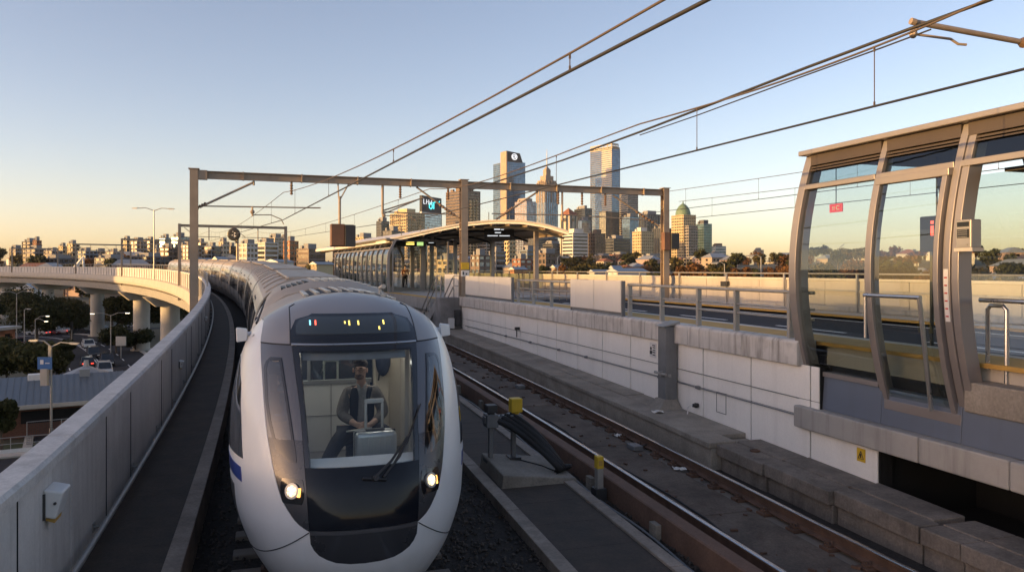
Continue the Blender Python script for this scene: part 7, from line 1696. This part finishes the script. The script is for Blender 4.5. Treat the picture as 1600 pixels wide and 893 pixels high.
lampp(26,545,458,((-2.2,.3),(2.2,.4)),'tall double-armed street lamp at the left edge of the picture')
lampp(38,543,484,((.6,.2),),'short plain lamp pole right of the tall left double lamp',r=.11)
lampp(55,545,498,((2.2,.6),(1.9,-.4)),'street lamp with two lit heads one above the other',lit=True)
lampp(173,565,492,((-2.6,.3),(2.6,.4)),'lit double-armed street lamp in front of the nearest viaduct pier',lit=True)
lampp(80,686,540,((1.9,.25),(-1.2,.5)),'near street lamp with curved arms before the metal roof',r=.12)
p = gp(80,686); t = thing('street_sign', 'blue street sign plate on the near lamp post', 'sign', p+Vector((-.6,-.2,7.2)), None)
mb = MB(); q = px(70,567,p.y-.2); mb.box(q.x-.65,q.x+.65,q.y-.03,q.y+.03,q.z-.55,q.z+.55); obj('plate', mb, mk('blue sign plate', (.04,.14,.36), .5, var=.1), t)
mb = MB(); mb.box(q.x-.4,q.x-.1,q.y-.04,q.y-.03,q.z-.1,q.z+.3); mb.box(q.x+.05,q.x+.45,q.y-.04,q.y-.03,q.z-.05,q.z+.05); obj('symbol', mb, M['white'], t)
mb = MB(); mb.box(q.x+.3,q.x+.5,q.y-.02,q.y+.02,q.z+.6,q.z+1.6); mb.beam((q.x,q.y,q.z),(p.x,p.y,q.z),.05,.05); obj('bracket', mb, M['galv'], t)
t = thing('junction_box', 'pale equipment box hung low on the near lamp post', 'equipment box', q+Vector((0,0,-2.6)), None); q2 = px(70,588,p.y-.2); mb = MB(); mb.box(q2.x-.32,q2.x+.32,q2.y-.2,q2.y+.2,q2.z-.8,q2.z+.7); obj('case', mb, M['concrete_clean'], t, bevel=.03); mb = MB(); mb.beam((q2.x,q2.y,q2.z),(p.x,p.y,q2.z),.08,.08); obj('bracket', mb, M['galv'], t)
for x,yb,yt,c,lab in ((112,535,505,'darksteel','traffic light on its pole at the street junction'),(189,560,528,'galv','pale notice board on a post in the bushes by the road')):
    p = gp(x,yb); H = (yb-yt)/1200*p.y; t = thing('street_pole', lab, 'pole', p, None); mb = MB(); mb.tube([p,p+Vector((0,0,H))],.08,6); obj('pole', mb, M['galv'], t)
    mb = MB(); w_ = .25 if c == 'darksteel' else .85; mb.box(p.x-w_,p.x+w_,p.y-.12,p.y+.12,p.z+H-1.3,p.z+H+.3); obj('head', mb, M['darksteel'] if c == 'darksteel' else M['creampath'], t, bevel=.03)
s = sig(240,-3.1); b_ = T(s,-3.05,zr(s)-.4); zt = CAMZ+(420-328)/1200*b_.y
lamp(b_, zt-b_.z, ((-2.4,.25),(2.4,.15)), 'tall slender double-armed lamp rising above the sunlit viaduct parapet', r=.12)
for x,yt,D,lab in ((1132,412,90,'slim lamp pole behind the busway parapet, the left one of two'),(1189,401,80,'slim lamp pole behind the busway parapet, the taller right one')):
    p = px(x,420,D); p.z = terrain(p.x,p.y); H = CAMZ+(420-yt)/1200*D-p.z; lamp(p,H,((-.9,.1),),lab,r=.09)
p = px(871,420,75); p.z = -8.; lamp(p, CAMZ+18/1200*75+8, ((.5,.05),), 'slim pale pole behind the canopy right end', r=.09)
# leaning white mast on the far skyline, tower cranes
t = thing('leaning_mast', 'leaning white mast with an upright white post on the left skyline', 'mast', px(125,418,300), None)
mb = MB(); mb.tube([px(116,421,300),px(130,401,300)],[1.,.35],6); mb.tube([px(130.3,401,300),px(130.5,424,300)],.35,6); obj('mast', mb, M['white'], t)
for x,y,D,lab in ((1312,384,1500,'tiny construction crane seen through the left shelter pane'),(1548,396,1400,'tiny construction crane seen through the shelter opening')):
    t = thing('tower_crane', lab, 'crane', px(x,400,D), 'tower cranes on the right horizon'); mb = MB(); a = px(x,y+3,D); mb.tube([px(x,412,D),a],.8,4); obj('mast', mb, M['crane'], t); mb = MB(); mb.tube([px(x-3,y+8,D),a,px(x+7,y-3,D)],.6,4); obj('jib', mb, M['crane'], t)
# unseen blocks added west of the line to throw the long shade over the tracks and streets
SUN_AZ = Vector((-.906,-.423,0)); QP = Vector((-.423,.906,0))
def block(p, q0, q1, top, label):
    c = SUN_AZ*p+QP*((q0+q1)/2); w = q1-q0; yaw = math.atan2(QP.y,QP.x); t = thing('shade_block', label, 'building', (c.x,c.y,STREET), 'added shade blocks west of the line')
    X = Matrix.Translation((c.x,c.y,0)) @ Matrix.Rotation(yaw,4,'Z'); mb = MB(X); mb.box(-w/2,w/2,-9,9,STREET-1,top); obj('wall', mb, M['f_tan'], t)
    mb = MB(X); mb.box(-w/2-.3,w/2+.3,-9.3,9.3,top,top+.3); obj('roof', mb, M['roofmetal'], t)
# ------------------------------------------------------------------ sun, sky, camera
EL = 4.6; TANEL = math.tan(R(EL))
block(150, -100, 60, 2.45+160*TANEL, 'long tan shade block nearest the track, added unseen')
block(265, 61, 163, -4.+250*TANEL, 'lower tan shade block beyond the first, added unseen')
block(345, 164, 320, 7.+330*TANEL, 'tallest tan shade block beyond the far viaduct, added unseen')
sd = bpy.data.lights.new('sun', 'SUN'); so = bpy.data.objects.new('sun', sd); COL.objects.link(so)
v = Vector((SUN_AZ.x*math.cos(R(EL)), SUN_AZ.y*math.cos(R(EL)), math.sin(R(EL))))
so.rotation_euler = v.to_track_quat('Z','Y').to_euler(); sd.energy = 3.7; sd.angle = R(.6); sd.color = (1., .585, .205)
w = bpy.data.worlds.new('World'); SC.world = w; w.use_nodes = True; nt = w.node_tree
bg = nt.nodes['Background']; sk = nt.nodes.new('ShaderNodeTexSky'); sk.sky_type = 'NISHITA'; sk.sun_disc = False
sk.sun_elevation = R(EL); sk.sun_rotation = math.atan2(SUN_AZ.x, SUN_AZ.y) % (2*math.pi)
sk.altitude = 0; sk.air_density = .7; sk.dust_density = 1.; sk.ozone_density = 1.
tn = nt.nodes.new('ShaderNodeMix'); tn.data_type = 'RGBA'; tn.blend_type = 'MULTIPLY'; tn.inputs[0].default_value = 1; tn.inputs[7].default_value = (1.34,1.10,1.10,1)
nt.links.new(sk.outputs[0], tn.inputs[6]); nt.links.new(tn.outputs[2], bg.inputs[0]); bg.inputs[1].default_value = .15
cd = bpy.data.cameras.new('camera'); co = bpy.data.objects.new('camera', cd); COL.objects.link(co)
co.location = (0,0,CAMZ); co.rotation_euler = (R(90),0,0); cd.sensor_width = 36; cd.lens = 27; cd.shift_y = -26.5/1600; cd.clip_start = .05; cd.clip_end = 30000
SC.camera = co
SC.render.resolution_x = 1024; SC.render.resolution_y = 571
vs = SC.view_settings; vs.view_transform = 'Standard'; vs.look = 'None'; vs.exposure = 1.2; vs.gamma = 1; vs.use_curve_mapping = False
SC.cycles.max_bounces = 8; SC.cycles.transparent_max_bounces = 24; SC.cycles.diffuse_bounces = 3; SC.cycles.glossy_bounces = 3; SC.cycles.sample_clamp_indirect = 6.
SC.cycles.use_denoising = True; SC.cycles.caustics_reflective = False; SC.cycles.caustics_refractive = False
m, nt2, out2 = _new('evening haze'); pv = nt2.nodes.new('ShaderNodeVolumePrincipled'); pv.inputs['Color'].default_value = (.9,.92,.95,1); pv.inputs['Density'].default_value = .00004; pv.inputs['Anisotropy'].default_value = .2
nt2.links.new(pv.outputs[0], out2.inputs['Volume'])
mb = MB(); mb.box(-5600,5600,-5600,5600,STREET-22,330); hz = obj('haze', mb, m); tag(hz, kind='stuff')
